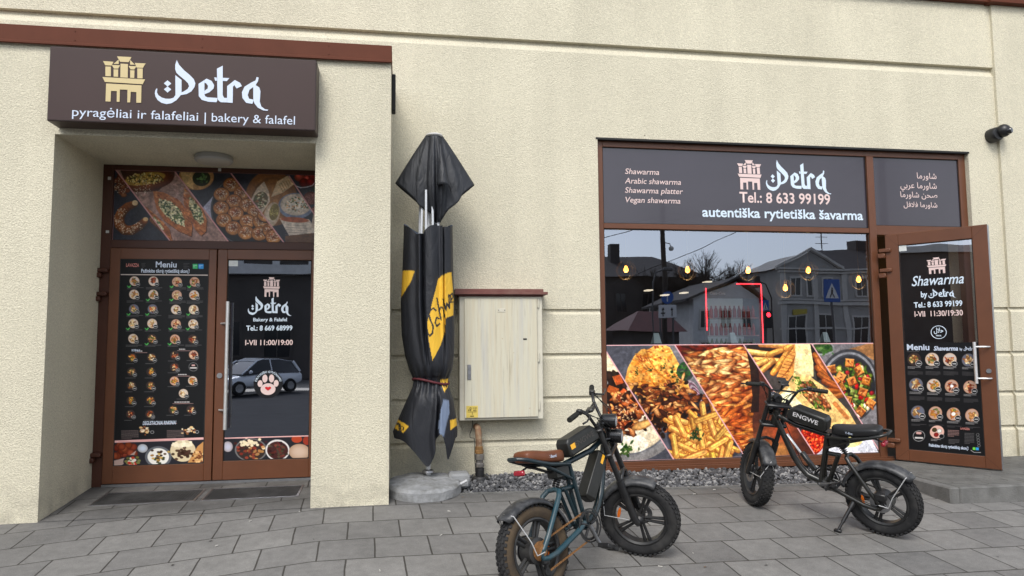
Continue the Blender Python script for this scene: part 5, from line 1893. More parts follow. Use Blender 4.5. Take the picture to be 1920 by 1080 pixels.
for j in range(NT + 1):
    t = j / NT
    for i in range(NA):
        th = 2 * math.pi * i / NA
        c_, s_ = math.cos(th), math.sin(th)
        zt = 3.03 + 0.05 * c_ * c_ - 0.09 * math.exp(-((th - 4.30) / .35) ** 2) + 0.02 * math.sin(3 * th)
        # hem: long point in front left, short at the right
        zb = 1.02 + 0.0 * c_
        zb -= 0.25 * math.exp(-((th - 4.62) / .42) ** 2)
        zb -= 0.20 * math.exp(-((th - 5.55) / .22) ** 2)
        zb += 0.10 * math.exp(-((th - 5.15) / .16) ** 2)
        z = zt + (zb - zt) * t
        xl, xr = np.interp(z, PZ, PLx), np.interp(z, PZ, PRx)
        hw, cx = (xr - xl) / 2, (xl + xr) / 2
        tie = math.exp(-((z - 1.55) / .10) ** 2)
        up = max(0.0, min(1.0, (z - 1.6) / .5))
        f = 0.016 * math.cos(5 * th + 1.1 + 0.6 * (z - 2)) * up + 0.004 * math.cos(13 * th + 2.2 * z) * (0.4 + up)
        if z < 1.5:
            f += 0.014 * math.cos(6 * th + 0.6) * min(1, (1.5 - z) / .3)
        f += 0.03 * tie * math.cos(15 * th + .8 * math.sin(3 * th))
        if z < 1.5:
            f -= 0.09 * math.exp(-((th - 5.05) / .06) ** 2) * min(1, (1.5 - z) / .2)
            f += 0.04 * math.exp(-((th - 4.93) / .09) ** 2) * min(1, (1.5 - z) / .2)
        # one deep crease down the front
        cr = 4.46 + 0.10 * (2.9 - z)
        f -= 0.10 * math.exp(-((th - cr) / .055) ** 2) * up
        f += 0.045 * math.exp(-((th - cr + .13) / .09) ** 2) * up
        f -= 0.07 * math.exp(-((th - 5.35) / .05) ** 2) * up
        f += 0.04 * math.exp(-((th - 5.25) / .05) ** 2) * up
        side = abs(c_) ** 3
        rr = 1 + f / 0.22 * (1 - side * .8)
        dep = (0.200 if z > 1.6 else 0.19) * (1 - .42 * tie)
        p = (cx + hw * c_ * (1 + (rr - 1) * .35), UCY + dep * s_ * rr, z)
        vs.append(p)
        k = 'k'
        if s_ < 0.05:
            if any(inpoly(P, p[0], z) for P in YEL):
                k = 'y'
                if any(nearpath(P, p[0], z, w) for P, w in INK):
                    k = 'k'
            elif inpoly(LIN, p[0], z):
                k = 'g'
            elif z < 1.06 and nearpath([(-0.04, 1.02), (0.205, 0.80)], p[0], z, .008) and int(i * 1.7 + j * .9) % 3:
                k = 'w'
        cs.append(COLS[k])
b.add(vs, [(j * NA + i, j * NA + (i + 1) % NA, (j + 1) * NA + (i + 1) % NA, (j + 1) * NA + i) for j in range(NT) for i in range(NA)])
body = b.build('canopy', 'parasol_print', ps, 70, recalc=True)
ca = body.data.color_attributes.new('print', 'FLOAT_COLOR', 'POINT')
ca.data.foreach_set('color', np.concatenate([np.array(cs), np.ones((len(cs), 1))], 1).reshape(-1).astype(np.float32))
# strap
b = MB()
pts = []
for i in range(48):
    th = 2 * math.pi * i / 48
    pts.append((0.304 + 0.172 * math.cos(th), UCY + 0.125 * math.sin(th) * (1 + .04 * math.cos(9 * th)), 1.552 + 0.012 * math.sin(th * 2) - 0.02 * math.cos(th)))
b.tube(pts, 0.012, 8, closed=True)
b.build('strap', mat('strap_red', (0.09, 0.012, 0.018), rough=0.7), ps, 60)
# concrete foot
pb = empty('parasol_base', (0.25, 6.72, 0.52), 'round grey concrete base holding the pole of the folded parasol', 'parasol base')
b = MB()
cx, cy = 0.235, 6.79
prof = [(0.0, 0.0), (0.335, 0.0), (0.350, 0.02), (0.346, 0.092), (0.325, 0.115), (0.20, 0.128), (0.07, 0.135), (0.0, 0.135)]
n0 = len(b.v)
b.lathe(prof, (0, 0, 0), n=56)
b.v = [(cx + x * (1 + .02 * math.sin(3 * math.atan2(y, x))), cy + y, gz(cx, cy) - 0.02 + 0.08 * y + z + 0.006 * math.sin(19 * x + 4) * math.sin(23 * y + 1) + rnd.uniform(-.003, .003) * (z > .03)) for x, y, z in b.v]
b.build('weight', 'rough_concrete', pb, 28)
b = MB()
M = Matrix.Translation((0.57, 6.93, gz(.57, 6.93)))
b.cbox(-0.10, 0.10, -0.10, 0.10, 0.0, 0.135, 0.02, M=M)
b.build('wheel_block', 'concrete', pb, 40)
b = MB()
b.cyl((0.55, 6.72, 0.60), (0.63, 6.78, 0.625), 0.013, n=12)
b.build('bolt', 'white_pole', pb, 40)
b = MB()
b.lathe([(0.06, 0.0), (0.055, 0.02), (0.03, 0.03)], (0.28, UCY, gz(.28, UCY) + 0.135), n=24)
b.build('socket', 'dull_steel', pb, 40)

# ---------------------------------------------------------------- meter cabinet on the wall
mc = empty('meter_cabinet', (1.04, 7.35, 1.75), 'weathered cream wall cabinet with peeling paint and a brown sheet roof', 'cabinet')


def peeling():
    m = mat('peeling_paint', (0.55, 0.52, 0.44), rough=0.7, spec=0.25)
    nt = m.node_tree
    b = nt.nodes['Principled BSDF']
    g = nt.nodes.new('ShaderNodeNewGeometry')

    def layer(scale, sc, a, c, prev, col, rough=.65):
        mp = nt.nodes.new('ShaderNodeMapping')
        mp.inputs['Scale'].default_value = sc
        nt.links.new(g.outputs['Position'], mp.inputs[0])
        n = nt.nodes.new('ShaderNodeTexNoise')
        n.inputs['Scale'].default_value = scale
        n.inputs['Detail'].default_value = 8
        n.inputs['Roughness'].default_value = rough
        nt.links.new(mp.outputs[0], n.inputs['Vector'])
        r = nt.nodes.new('ShaderNodeMapRange')
        r.inputs[1].default_value, r.inputs[2].default_value = a, c
        nt.links.new(n.outputs[0], r.inputs[0])
        x = nt.nodes.new('ShaderNodeMix')
        x.data_type = 'RGBA'
        nt.links.new(r.outputs[0], x.inputs[0])
        if prev is None:
            x.inputs[6].default_value = (0.565, 0.54, 0.43, 1)
        else:
            nt.links.new(prev, x.inputs[6])
        x.inputs[7].default_value = (*col, 1)
        return x.outputs[2]
    o = layer(1.0, (22, 22, 1.2), 0.45, 0.7, None, (0.54, 0.48, 0.35))
    o = layer(1.0, (14, 14, 0.8), 0.50, 0.68, o, (0.47, 0.46, 0.42))
    o = layer(1.0, (60, 60, 1.6), 0.55, 0.70, o, (0.35, 0.31, 0.23), .75)
    o = layer(14, (1, 1, 1), 0.68, 0.73, o, (0.42, 0.30, 0.18))
    nt.links.new(o, b.inputs['Base Color'])
    return m


peeling()
mat('cabinet_cream', (0.58, 0.55, 0.45), rough=0.65, var=0.12, vscale=5, dirt=(0.35, 0.31, 0.24), dscale=5, damt=0.4)
CY = 7.245
b = MB()
b.cbox(0.606, 1.470, CY, YW - 0.002, 1.135, 2.395, 0.005)
b.build('body', 'cabinet_cream', mc)
b = MB()
b.cbox(0.655, 1.412, CY - 0.022, CY - 0.001, 1.160, 2.372, 0.004)
cdr = b.build('door', 'peeling_paint', mc)
b = MB()
b.cbox(0.552, 1.520, CY - 0.062, YW - 0.002, 2.412, 2.440, 0.003)
b.cbox(0.560, 1.480, CY - 0.03, YW - 0.002, 2.440, 2.472, 0.004)
b.box(0.60, 1.48, CY - 0.01, YW - 0.002, 2.394, 2.413)
b.build('roof', mat('cabinet_roof', (0.14, 0.045, 0.035), rough=0.5, var=0.15, vscale=8, dirt=(0.2, 0.14, 0.11), damt=0.5), mc)
b = MB()
b.cbox(0.683, 0.722, CY - 0.030, CY - 0.021, 1.545, 1.700, 0.004)
b.cyl((0.7025, CY - 0.03, 1.60), (0.7025, CY - 0.045, 1.60), 0.012, n=14)
b.cyl((0.7025, CY - 0.03, 1.66), (0.7025, CY - 0.037, 1.66), 0.010, n=14)
b.build('lock', 'dull_steel', cdr, 40)
b = MB()
b.cbox(1.0, 1.078, CY - 0.026, CY - 0.021, 2.232, 2.272, 0.002)
pl = b.build('name_plate', 'cabinet_cream', cdr)
for x in (1.008, 1.070):
    b = MB()
    b.cyl((x, CY - 0.026, 2.252), (x, CY - 0.029, 2.252), 0.004, n=8)
    b.build('screw', 'plinth_dark', pl)
for z in (1.23, 1.72, 2.28):
    b = MB()
    b.cyl((1.425, CY - 0.014, z), (1.425, CY - 0.014, z + 0.09), 0.008, n=10)
    b.cbox(1.414, 1.438, CY - 0.010, CY - 0.001, z + 0.005, z + 0.085, 0.001)
    b.build('hinge', 'cabinet_cream', mc, 40)
b = MB()
b.box(0.672, 0.790, CY - 0.0245, CY - 0.0225, 1.167, 1.285)
stk = b.build('sticker', mat('sticker_yellow', (0.62, 0.47, 0.10), rough=0.5, var=0.12, vscale=30), cdr)
PC = wallplane(CY - 0.0245)
text('sticker_lettering', 'G', PC, 0.705, 1.25, 0.02, 'black_film', stk, 0.001, 0.02)
text('sticker_lettering', '0.100', PC, 0.738, 1.256, 0.04, 'black_film', stk, 0.001, 0.02)
text('sticker_lettering', 'PE  63', PC, 0.69, 1.235, 0.085, 'black_film', stk, 0.001, 0.03, cap=0.012)
flat_polys('sticker_mark', [[(0.685, 1.222), (0.778, 1.222), (0.778, 1.226), (0.685, 1.226)], [(0.729, 1.222), (0.729, 1.195), (0.734, 1.195), (0.734, 1.222)], [(0.712, 1.178), (0.75, 1.178), (0.75, 1.186), (0.712, 1.186)]], PC, 0.001, 'black_film', stk)
b = MB()
b.box(1.262, 1.30, CY - 0.0238, CY - 0.0222, 1.945, 1.962)
b.build('paint_chip', 'plinth_dark', cdr)

# gas riser below the cabinet
gp = empty('riser_pipe', (0.80, 7.27, 0.5), 'rusty riser pipe with brass fittings in a black sleeve below the wall cabinet', 'pipe')
b = MB()
PX, PY = 0.812, 7.27
b.tube([(0.792, 7.42, 1.055), (0.792, 7.34, 1.062), (0.797, 7.30, 1.05), (0.80, 7.28, 1.01), (0.802, PY, 0.95), (0.806, PY, 0.84)], 0.033, 16)
b.build('bend', mat('rust_pipe', (0.20, 0.11, 0.06), rough=0.8, var=0.3, vscale=18, dirt=(0.32, 0.25, 0.16), dscale=16, damt=0.9, bump=0.4, bscale=90), gp, 60)
b = MB()
b.lathe([(0.035, 0.80), (0.046, 0.805), (0.046, 0.835), (0.040, 0.84), (0.040, 0.87), (0.035, 0.875)], (0.806, PY, 0), n=8)
b.build('coupling', mat('brass_rust', (0.26, 0.14, 0.05), rough=0.6, metal=0.4, var=0.3, vscale=20), gp)
b = MB()
b.lathe([(0.036, 0.66), (0.047, 0.67), (0.047, 0.70), (0.038, 0.71), (0.038, 0.735), (0.050, 0.74), (0.050, 0.79), (0.038, 0.80)], (0.810, PY, 0), n=8)
b.build('valve', mat('grey_fitting', (0.16, 0.15, 0.14), rough=0.6, metal=0.5, var=0.3, vscale=20, dirt=(0.3, 0.24, 0.16), dscale=12), gp)
b = MB()
b.lathe([(0.038, 0.56), (0.043, 0.58), (0.043, 0.63), (0.046, 0.63), (0.046, 0.655), (0.035, 0.66)], (0.812, PY, 0), n=20)
b.lathe([(0.085, 0.46), (0.085, 0.56), (0.075, 0.575), (0.045, 0.575)], (0.815, PY, 0), n=24)
b.build('sleeve', mat('black_plastic', (0.012, 0.012, 0.013), rough=0.55, var=0.2, dirt=(0.08, 0.075, 0.07), damt=0.5), gp, 40)
b = MB()
b.tube([(0.745, 7.30, 1.14), (0.74, 7.30, 1.06), (0.715, 7.31, 0.99), (0.72, 7.32, 0.955), (0.76, 7.32, 0.95), (0.765, 7.30, 0.90), (0.76, 7.27, 0.78), (0.765, 7.24, 0.62)], 0.004, 6)
b.build('cable', 'black_plastic', gp, 60)

# ---------------------------------------------------------------- dome camera
cm = empty('security_camera', (7.10, 7.35, 4.38), 'black dome security camera on the wall above the open door', 'camera')
mat('camera_black', (0.010, 0.010, 0.011), rough=0.4)
MC = Matrix.Translation((7.085, 7.43, 4.375)) @ Matrix.Rotation(R(90), 4, 'X')
b = MB()
b.lathe([(0.0, 0.0), (0.085, 0.0), (0.088, 0.03), (0.082, 0.11), (0.07, 0.125), (0.0, 0.13)], n=32, M=MC)
b.build('mount', 'camera_black', cm, 40)
b = MB()
b.ball((7.135, 7.295, 4.405), 0.078, n=14)
b.build('dome', 'camera_black', cm, 60)
b = MB()
MD = Matrix.Translation((7.16, 7.22, 4.39)) @ Matrix.Rotation(R(25), 4, 'Z') @ Matrix.Rotation(R(90), 4, 'X')
b.lathe([(0.0, 0.016), (0.03, 0.014), (0.04, 0.0), (0.04, -0.03)], n=24, M=MD)
b.build('lens', mat('lens_glass', (0.004, 0.004, 0.006), rough=0.08, spec=0.8), cm, 40)

# ---------------------------------------------------------------- fat-tyre electric bikes
def bike(name, loc_r, loc_f, lean, steer, label, cols, second_battery, phone, kick=True, crank=0.0):
    A, B = Vector(loc_r), Vector(loc_f)
    u = (B - A).normalized()
    n = u.cross(Vector((0, 0, 1))).normalized()      # right-hand side
    upv = n.cross(u)
    WB = (B - A).length
    rot = Matrix((u, -n, upv)).transposed().to_4x4() @ Matrix.Rotation(R(-lean), 4, 'X')
    root = empty(name, (0, 0, 0), label, 'electric bike', 'fat tyre electric bikes parked on the pavement')
    root.matrix_basis = Matrix.Translation(A) @ rot
    RW, TW = 0.287, 0.052
    fcol, scol, tcol, bcol = cols
    # steering axis
    ca = R(71)
    ax0 = Vector((WB - 0.042, 0, RW))
    ad = Vector((-math.cos(ca), 0, math.sin(ca)))
    SM = Matrix.Translation(ax0) @ Matrix.Rotation(R(-steer), 4, ad) @ Matrix.Translation(-ax0)

    def ax(z, off=0.0, y=0.0):
        """point on the steering axis at height z, off forward of it"""
        p = ax0 + ad * ((z - RW) / ad.z)
        return Vector((p.x + off, y, z))

    def part(mb, nm, m, parent=None, smooth=40, M=None):
        if M is not None:
            mb.transform(M)
        return mb.build(nm, m, parent or root, smooth, keep=False)

    def wheel(cx, front):
        M = Matrix.Translation((cx, 0, RW))
        if front:
            M = SM @ M
        w = MB()
        # tyre
        pr = []
        for k in range(15):
            a = math.pi * (k / 14)
            pr.append((RW - 0.060 + 0.052 * math.sin(a) ** 0.7, -TW * math.cos(a)))
        pr = [(RW - 0.088, -0.036)] + pr + [(RW - 0.088, 0.036)]
        w.lathe(pr + [pr[0]], axis='y', n=64)
        if tcol and not front:
            w.mi = [0] * len(w.f)
            nb = len(pr)
            for k in range(nb):
                for i in range(64):
                    if k < 5 or (k > 11 and k < nb - 1):
                        w.mi[k * 64 + i] = 1
        w.cur = 0
        rows = 46
        for i in range(rows):
            for lane, (yy, rr, wd, ln) in enumerate(((-0.041, RW - 0.017, 0.016, 0.020), (-0.022, RW - 0.009, 0.013, 0.020), (0.0, RW - 0.006, 0.014, 0.022), (0.022, RW - 0.009, 0.013, 0.020), (0.041, RW - 0.017, 0.016, 0.020))):
                a = 2 * math.pi * (i + 0.5 * (lane % 2)) / rows
                Mk = Matrix.Rotation(a, 4, 'Y') @ Matrix.Translation((0, yy, rr))
                tilt = Matrix.Rotation(-yy * 16, 4, 'X')
                w.box(-ln / 2, ln / 2, -wd / 2, wd / 2, -0.006, 0.0052, M=Mk @ tilt)
        tm = [bcol['tyre'], tcol] if (tcol and not front) else bcol['tyre']
        root_w = part(w, 'wheel', tm, None, 35, M)
        r_ = MB()
        rim = [(RW - 0.090, -0.038), (RW - 0.100, -0.040), (RW - 0.112, -0.030), (RW - 0.112, 0.030), (RW - 0.100, 0.040), (RW - 0.090, 0.038), (RW - 0.090, -0.038)]
        r_.lathe(rim, axis='y', n=56)
        part(r_, 'rim', bcol['alloy'], root_w, 35, M)
        s_ = MB()
        for k in range(5):
            for d in (-1, 1):
                a = 2 * math.pi * k / 5 + 0.35 + d * 0.10
                a2 = 2 * math.pi * k / 5 + 0.35 + d * 0.055
                p0 = (0.035 * math.sin(a2 + d * .25), 0.0, 0.035 * math.cos(a2 + d * .25))
                p1 = ((RW - 0.110) * math.sin(a), 0.0, (RW - 0.110) * math.cos(a))
                s_.tube([p0, [(p0[q] + p1[q]) / 2 for q in range(3)], p1], [0.0105, 0.011, 0.014], 8)
        part(s_, 'spokes', bcol['alloy'], root_w, 40, M)
        h_ = MB()
        hr = 0.034 if front else 0.080
        h_.lathe([(0.012, -0.075), (hr * .6, -0.055), (hr, -0.045), (hr, 0.045), (hr * .6, 0.055), (0.012, 0.075)], axis='y', n=32)
        part(h_, 'hub', bcol['alloy'], root_w, 35, M)
        d_ = MB()
        d_.lathe([(0.045, 0.061), (0.080, 0.061), (0.080, 0.064), (0.045, 0.064), (0.045, 0.061)], axis='y', n=40)
        for k in range(6):
            a = k * math.pi / 3
            d_.tube([(0.02 * math.cos(a), 0.0625, 0.02 * math.sin(a)), (0.05 * math.cos(a + .4), 0.0625, 0.05 * math.sin(a + .4))], 0.004, 6)
        part(d_, 'brake_disc', 'dull_steel', root_w, 35, M)
        e_ = MB()
        a = 1.9 if front else 2.2
        Mr = M @ Matrix.Rotation(R(-78 if front else 100), 4, 'Y') @ Matrix.Translation((0, -0.02 if front else 0.02, 0.148))
        e_.ball((0, 0, 0), 0.045, 0.98, 0.09, 0.26, n=8)
        part(e_, 'wheel_reflector', 'reflector_orange', root_w, 50, Mr)
        return root_w

    rw = wheel(0.0, False)
    fwl = wheel(WB, True)
    if not tcol:
        pass
    # ---- frame
    f = MB()
    TT0, TT1 = ax(0.855), Vector((0.385, 0, 0.755))
    f.tube([ax(0.79), ax(0.92)], 0.030, 16)
    f.tube([ax(0.868, -0.01), (0.66, 0, 0.805), TT1], [0.021, 0.020, 0.020], 12)
    f.tube([ax(0.82, -0.02), (0.70, 0, 0.520), (0.645, 0, 0.435), (0.585, 0, 0.375), (0.46, 0, 0.338)], [0.024, 0.026, 0.026, 0.026, 0.028], 14)
    for y in (-0.032, 0.032):
        f.tube([(0.405, y * .7, 0.755), (0.47, y, 0.36)], 0.016, 10)
    f.tube([(0.325, -0.03, 0.60), (0.41, -0.03, 0.36)], 0.012, 8)
    f.tube([(0.325, 0.03, 0.60), (0.41, 0.03, 0.36)], 0.012, 8)
    f.tube([(0.43, 0, 0.60), (0.31, 0, 0.60)], 0.018, 10)
    f.cyl((0.46, -0.05, 0.345), (0.46, 0.05, 0.345), 0.030, n=20)
    # seat rail loop
    rl = [(0.395, 0.04, 0.752), (0.33, 0.055, 0.762), (0.18, 0.078, 0.782), (0.06, 0.088, 0.812), (-0.02, 0.080, 0.838), (-0.065, 0.04, 0.850)]
    f.tube(rl + [(x, -y, z) for x, y, z in reversed(rl)], 0.013, 10)
    for y in (-1, 1):
        f.tube([(0.405, 0.03 * y, 0.655), (0.24, 0.055 * y, 0.735), (0.08, 0.080 * y, 0.800)], 0.010, 8)
    part(f, 'frame', fcol)
    # rear swing arm
    s = MB()
    for y in (-1, 1):
        yy = 0.078 * y
        s.tube([(0.245, 0.05 * y, 0.605), (0.215, yy * .95, 0.575), (0.07, yy, 0.365), (0.018, yy, 0.300), (-0.012, yy, 0.270), (0.0, yy, 0.243), (0.04, yy, 0.236), (0.12, yy, 0.248), (0.36, yy * .9, 0.335), (0.44, 0.05 * y, 0.365)], [0.017] * 4 + [0.016] * 3 + [0.018] * 3, 10)
    s.tube([(0.245, -0.05, 0.605), (0.26, 0, 0.61), (0.245, 0.05, 0.605)], 0.016, 10)
    s.cyl((0, -0.095, RW), (0, 0.095, RW), 0.011, n=12)
    part(s, 'swing_arm', bcol.get('stay', fcol))
    sh = MB()
    sh.tube([(0.262, 0, 0.615), (0.345, 0, 0.745)], 0.012, 10)
    for k in range(9):
        c = Vector((0.272, 0, 0.63)).lerp(Vector((0.335, 0, 0.73)), k / 8)
        d = Vector((0.083, 0, 0.13)).normalized()
        sh.cyl(c - d * 0.003, c + d * 0.003, 0.024, n=14)
    part(sh, 'shock_absorber', 'black_metal')
    # fenders
    for fr_ in (False, True):
        g = MB()
        cx = WB if fr_ else 0.0
        a0, a1 = (R(66), R(152)) if fr_ else (R(14), R(136))
        nseg = 22
        prof = [(-0.066, -0.03), (-0.058, -0.008), (-0.035, 0.004), (0, 0.007), (0.035, 0.004), (0.058, -0.008), (0.066, -0.03)]
        vs = []
        for i in range(nseg + 1):
            a = a0 + (a1 - a0) * i / nseg
            flare = 0.012 * max(0, (i / nseg - .8) / .2) if not fr_ else 0
            for yy, dr_ in prof:
                rr = RW + (0.016 if fr_ else 0.024) + dr_ + flare
                vs.append((cx + rr * math.cos(a), yy * (1.0 if i < nseg else .8), RW + rr * math.sin(a)))
        m_ = len(prof)
        g.add(vs, [(i * m_ + k, i * m_ + k + 1, (i + 1) * m_ + k + 1, (i + 1) * m_ + k) for i in range(nseg) for k in range(m_ - 1)])
        fo = part(g, 'fender', 'fender_plastic', None, 50, SM if fr_ else None)
        fo.modifiers.new('thick', 'SOLIDIFY').thickness = 0.004
        if not fr_:
            t = MB()
            a = R(148)
            for y in (-1, 1):
                t.tube([((RW + .036) * math.cos(R(128)), 0.0, RW + (RW + .036) * math.sin(R(128))), ((RW + .020) * math.cos(R(128)), 0.072 * y, RW + (RW + .02) * math.sin(R(128))), (-0.10, 0.10 * y, RW + 0.075), (-0.07, 0.105 * y, RW - 0.01), (0.0, 0.10 * y, RW - 0.005)], 0.0035, 6)
            part(t, 'fender_stay', 'stay_wire', fo, 50)
        else:
            t = MB()
            for y in (-1, 1):
                t.tube([(WB + (RW + .03) * math.cos(R(146)), 0, RW + (RW + .03) * math.sin(R(146))), (WB - 0.24, 0.072 * y, RW + 0.03), (WB - .06, 0.085 * y, RW + 0.02)], 0.003, 6)
            part(t, 'fender_stay', 'stay_wire', fo, 50, SM)
    # fork, bars
    k_ = MB()
    for y in (-0.084, 0.084):
        k_.tube([(WB, y, RW), ax(RW + .03, 0.028, y), ax(0.60, 0.028, y)], [0.022, 0.027, 0.028], 12)
        k_.tube([ax(0.58, 0.028, y), ax(1.0, 0.028, y)], 0.020, 12)
        k_.cyl((WB, y * .8, RW), (WB, y * 1.25, RW), 0.013, n=12)
    for z, h in ((0.775, .03), (0.955, .026)):
        Mh = Matrix.Translation(ax(z)) @ Matrix.Rotation(math.pi / 2 - ca, 4, 'Y').inverted()
        k_.cbox(-0.03, 0.052, -0.112, 0.112, -h / 2, h / 2, 0.008, M=Mh)
    k_.tube([ax(0.57, 0.03, -0.084), ax(0.625, 0.05, -0.06), ax(0.64, 0.055, 0), ax(0.625, 0.05, 0.06), ax(0.57, 0.03, 0.084)], 0.014, 10)
    part(k_, 'fork', 'black_metal', None, 40, SM)
    hb_ = MB()
    half = [ax(0.958, 0.02, 0.0), ax(0.958, 0.02, 0.055), ax(0.975, 0.018, 0.085), ax(1.05, 0.004, 0.105), ax(1.10, -0.006, 0.125), ax(1.128, -0.012, 0.17), ax(1.130, -0.03, 0.24), ax(1.130, -0.055, 0.345)]
    hb_.tube([Vector((p.x, -p.y, p.z)) for p in reversed(half[1:])] + half, 0.0115, 10)
    hb_.tube([ax(1.09, -0.004, -0.12), ax(1.092, -0.004, 0), ax(1.09, -0.004, 0.12)], 0.008, 8)
    bars = part(hb_, 'handlebar', 'black_metal', None, 40, SM)
    for y in (-1, 1):
        q = MB()
        q.tube([ax(1.130, -0.032, 0.235 * y), ax(1.130, -0.056, 0.352 * y)], [0.0175, 0.0175], 14)
        for i in range(6):
            t = (i + .5) / 6
            c0 = ax(1.130, -0.032, 0.235 * y).lerp(ax(1.130, -0.056, 0.352 * y), t)
            q.cyl(c0 - Vector((0, .004, 0)), c0 + Vector((0, .004, 0)), 0.019, n=14)
        part(q, 'grip', 'grip_rubber', bars, 40, SM)
        q = MB()
        q.cbox(-0.018, 0.022, -0.018, 0.018, -0.018, 0.018, 0.005, M=Matrix.Translation(ax(1.135, -0.022, 0.205 * y)))
        q.tube([ax(1.128, 0.0, 0.20 * y), ax(1.118, 0.055, 0.225 * y), ax(1.112, 0.05, 0.31 * y), ax(1.114, 0.035, 0.36 * y)], [0.008, 0.007, 0.006, 0.007], 8)
        part(q, 'brake_lever', 'black_metal', bars, 40, SM)
    q = MB()
    if phone:
        Mp = Matrix.Translation(ax(1.17, 0.0, 0.02)) @ Matrix.Rotation(R(-28), 4, 'Y')
        q.cbox(-0.055, 0.055, -0.036, 0.036, -0.008, 0.008, 0.006, M=Mp)
        q.cbox(-0.012, 0.012, -0.046, 0.046, -0.012, 0.012, 0.004, M=Mp)
        q.tube([ax(1.09, 0, 0.02), ax(1.165, 0, 0.02)], 0.010, 8)
        part(q, 'phone_holder', 'black_metal', bars, 40, SM)
    else:
        Mp = Matrix.Translation(ax(1.09, 0.0, -0.03)) @ Matrix.Rotation(R(-20), 4, 'Y')
        q.cbox(-0.03, 0.03, -0.04, 0.04, -0.012, 0.012, 0.006, M=Mp)
        part(q, 'display', 'black_metal', bars, 40, SM)
    q = MB()
    for i, (y0, y1, d) in enumerate(((0.2, 0.02, .07), (-0.2, -0.03, .085), (0.18, 0.05, .10), (-0.17, -0.06, .05))):
        q.tube([ax(1.125, 0.0, y0), ax(1.06, d, y0 * .6), ax(0.97, d + .02, y1), ax(0.86, 0.035, y1 * .8), ax(0.76, 0.02, y1)], 0.0035, 6)
    part(q, 'cables', 'grip_rubber', bars, 50, SM)
    for z in (1.005, 0.895):
        q = MB()
        Ml = Matrix.Translation(ax(z, 0.075)) @ Matrix.Rotation(R(90), 4, 'Y')
        q.lathe([(0.0, -0.045), (0.030, -0.043), (0.044, -0.025), (0.048, 0.0), (0.050, 0.055), (0.050, 0.068), (0.044, 0.072)], n=28, M=Ml)
        q.tube([ax(z, 0.03, -0.084), ax(z, 0.07, -0.055)], 0.008, 8)
        q.tube([ax(z, 0.03, 0.084), ax(z, 0.07, 0.055)], 0.008, 8)
        hl = part(q, 'headlight', 'black_gloss', None, 40, SM)
        q = MB()
        q.lathe([(0.0, 0.078), (0.025, 0.076), (0.0435, 0.070), (0.0435, 0.06)], n=28, M=Ml)
        part(q, 'lamp_lens', 'lamp_lens_glass', hl, 40, SM)
    q = MB()
    q.tube([ax(0.90, 0.03, 0.03), ax(0.80, -0.06, 0.04), (0.66, 0.022, 0.455), (0.56, 0.03, 0.352), (0.30, 0.06, 0.31), (0.06, 0.085, 0.27)], 0.0035, 6)
    q.tube([ax(0.90, 0.03, -0.03), ax(0.82, -0.07, -0.03), (0.64, -0.02, 0.465), (0.54, -0.03, 0.36), (0.30, -0.07, 0.305), (0.05, -0.09, 0.24)], 0.0035, 6)
    q.tube([ax(0.92, 0.0, 0.035), (0.70, 0.022, 0.80), (0.45, 0.022, 0.755), (0.38, 0.03, 0.71)], 0.003, 6)
    part(q, 'frame_cables', 'grip_rubber', None, 50)
    q = MB()
    q.cbox(-0.05, 0.03, 0.068, 0.10, RW + .03, RW + .085, 0.006)
    part(q, 'brake_caliper', 'black_metal', None, 40)
    q = MB()
    q.cbox(WB - 0.085, WB - 0.03, 0.06, 0.09, RW + .03, RW + .095, 0.006)
    part(q, 'brake_caliper', 'black_metal', None, 40, SM)
    # battery box on the top tube
    dirv = (ax(0.868, -0.01) - Vector((0.385, 0, 0.755))).normalized()
    ang = math.atan2(dirv.z, dirv.x)
    Mb = Matrix.Translation(Vector((0.385, 0, 0.765))) @ Matrix.Rotation(-ang, 4, 'Y')
    q = MB()
    pr = [(0.030, 0.020), (0.020, 0.045), (0.028, 0.118), (0.05, 0.140), (0.30, 0.142), (0.352, 0.095), (0.358, 0.035), (0.345, 0.018)]
    pts = []
    for x, z in pr:
        for y in (-1, 1):
            pts.append((x, 0.050 * y, z))
            pts.append((x + (0.012 if x < .2 else -.012), 0.060 * y, 0.08 + (z - .08) * .80))
    q.hull(pts, M=Mb)
    bb = part(q, 'battery_box', 'black_case', None, 25)
    mdf = bb.modifiers.new('edge', 'BEVEL')
    mdf.width = 0.006
    mdf.segments = 2
    for sd in (1, -1):
        # lettering of the battery on both sides
        U = (Mb.to_3x3() @ Vector((-sd, 0, 0)))
        V = Mb.to_3x3() @ Vector((0, 0, 1))
        N = Vector((0, sd, 0))
        pl_ = Plane(Mb @ Vector((0.195, 0.0608 * sd, 0.0)), U, V, N)
        ttx = text('battery_lettering', 'ENGWE', pl_, -0.105, 0.066, 0.21, bcol['ink'], None, 0.0015, 0.012, cap=0.036)
        ttx.parent = bb
        if not phone:
            o_ = flat_polys('label_patch', [[(0.10 if sd > 0 else -0.15, 0.066), (0.15 if sd > 0 else -0.10, 0.066), (0.15 if sd > 0 else -0.10, 0.10), (0.10 if sd > 0 else -0.15, 0.10)]], pl_, 0.0015, 'sticker_orange', None)
            o_.parent = bb
    # down tube: second battery or its empty rail
    d0, d1 = Vector((0.590, 0, 0.455)), Vector((0.80, 0, 0.735))
    dd = (d1 - d0).normalized()
    nn = Vector((-dd.z, 0, dd.x))
    Md = Matrix((dd, (0, 1, 0), nn)).transposed().to_4x4()
    Md.translation = d0
    q = MB()
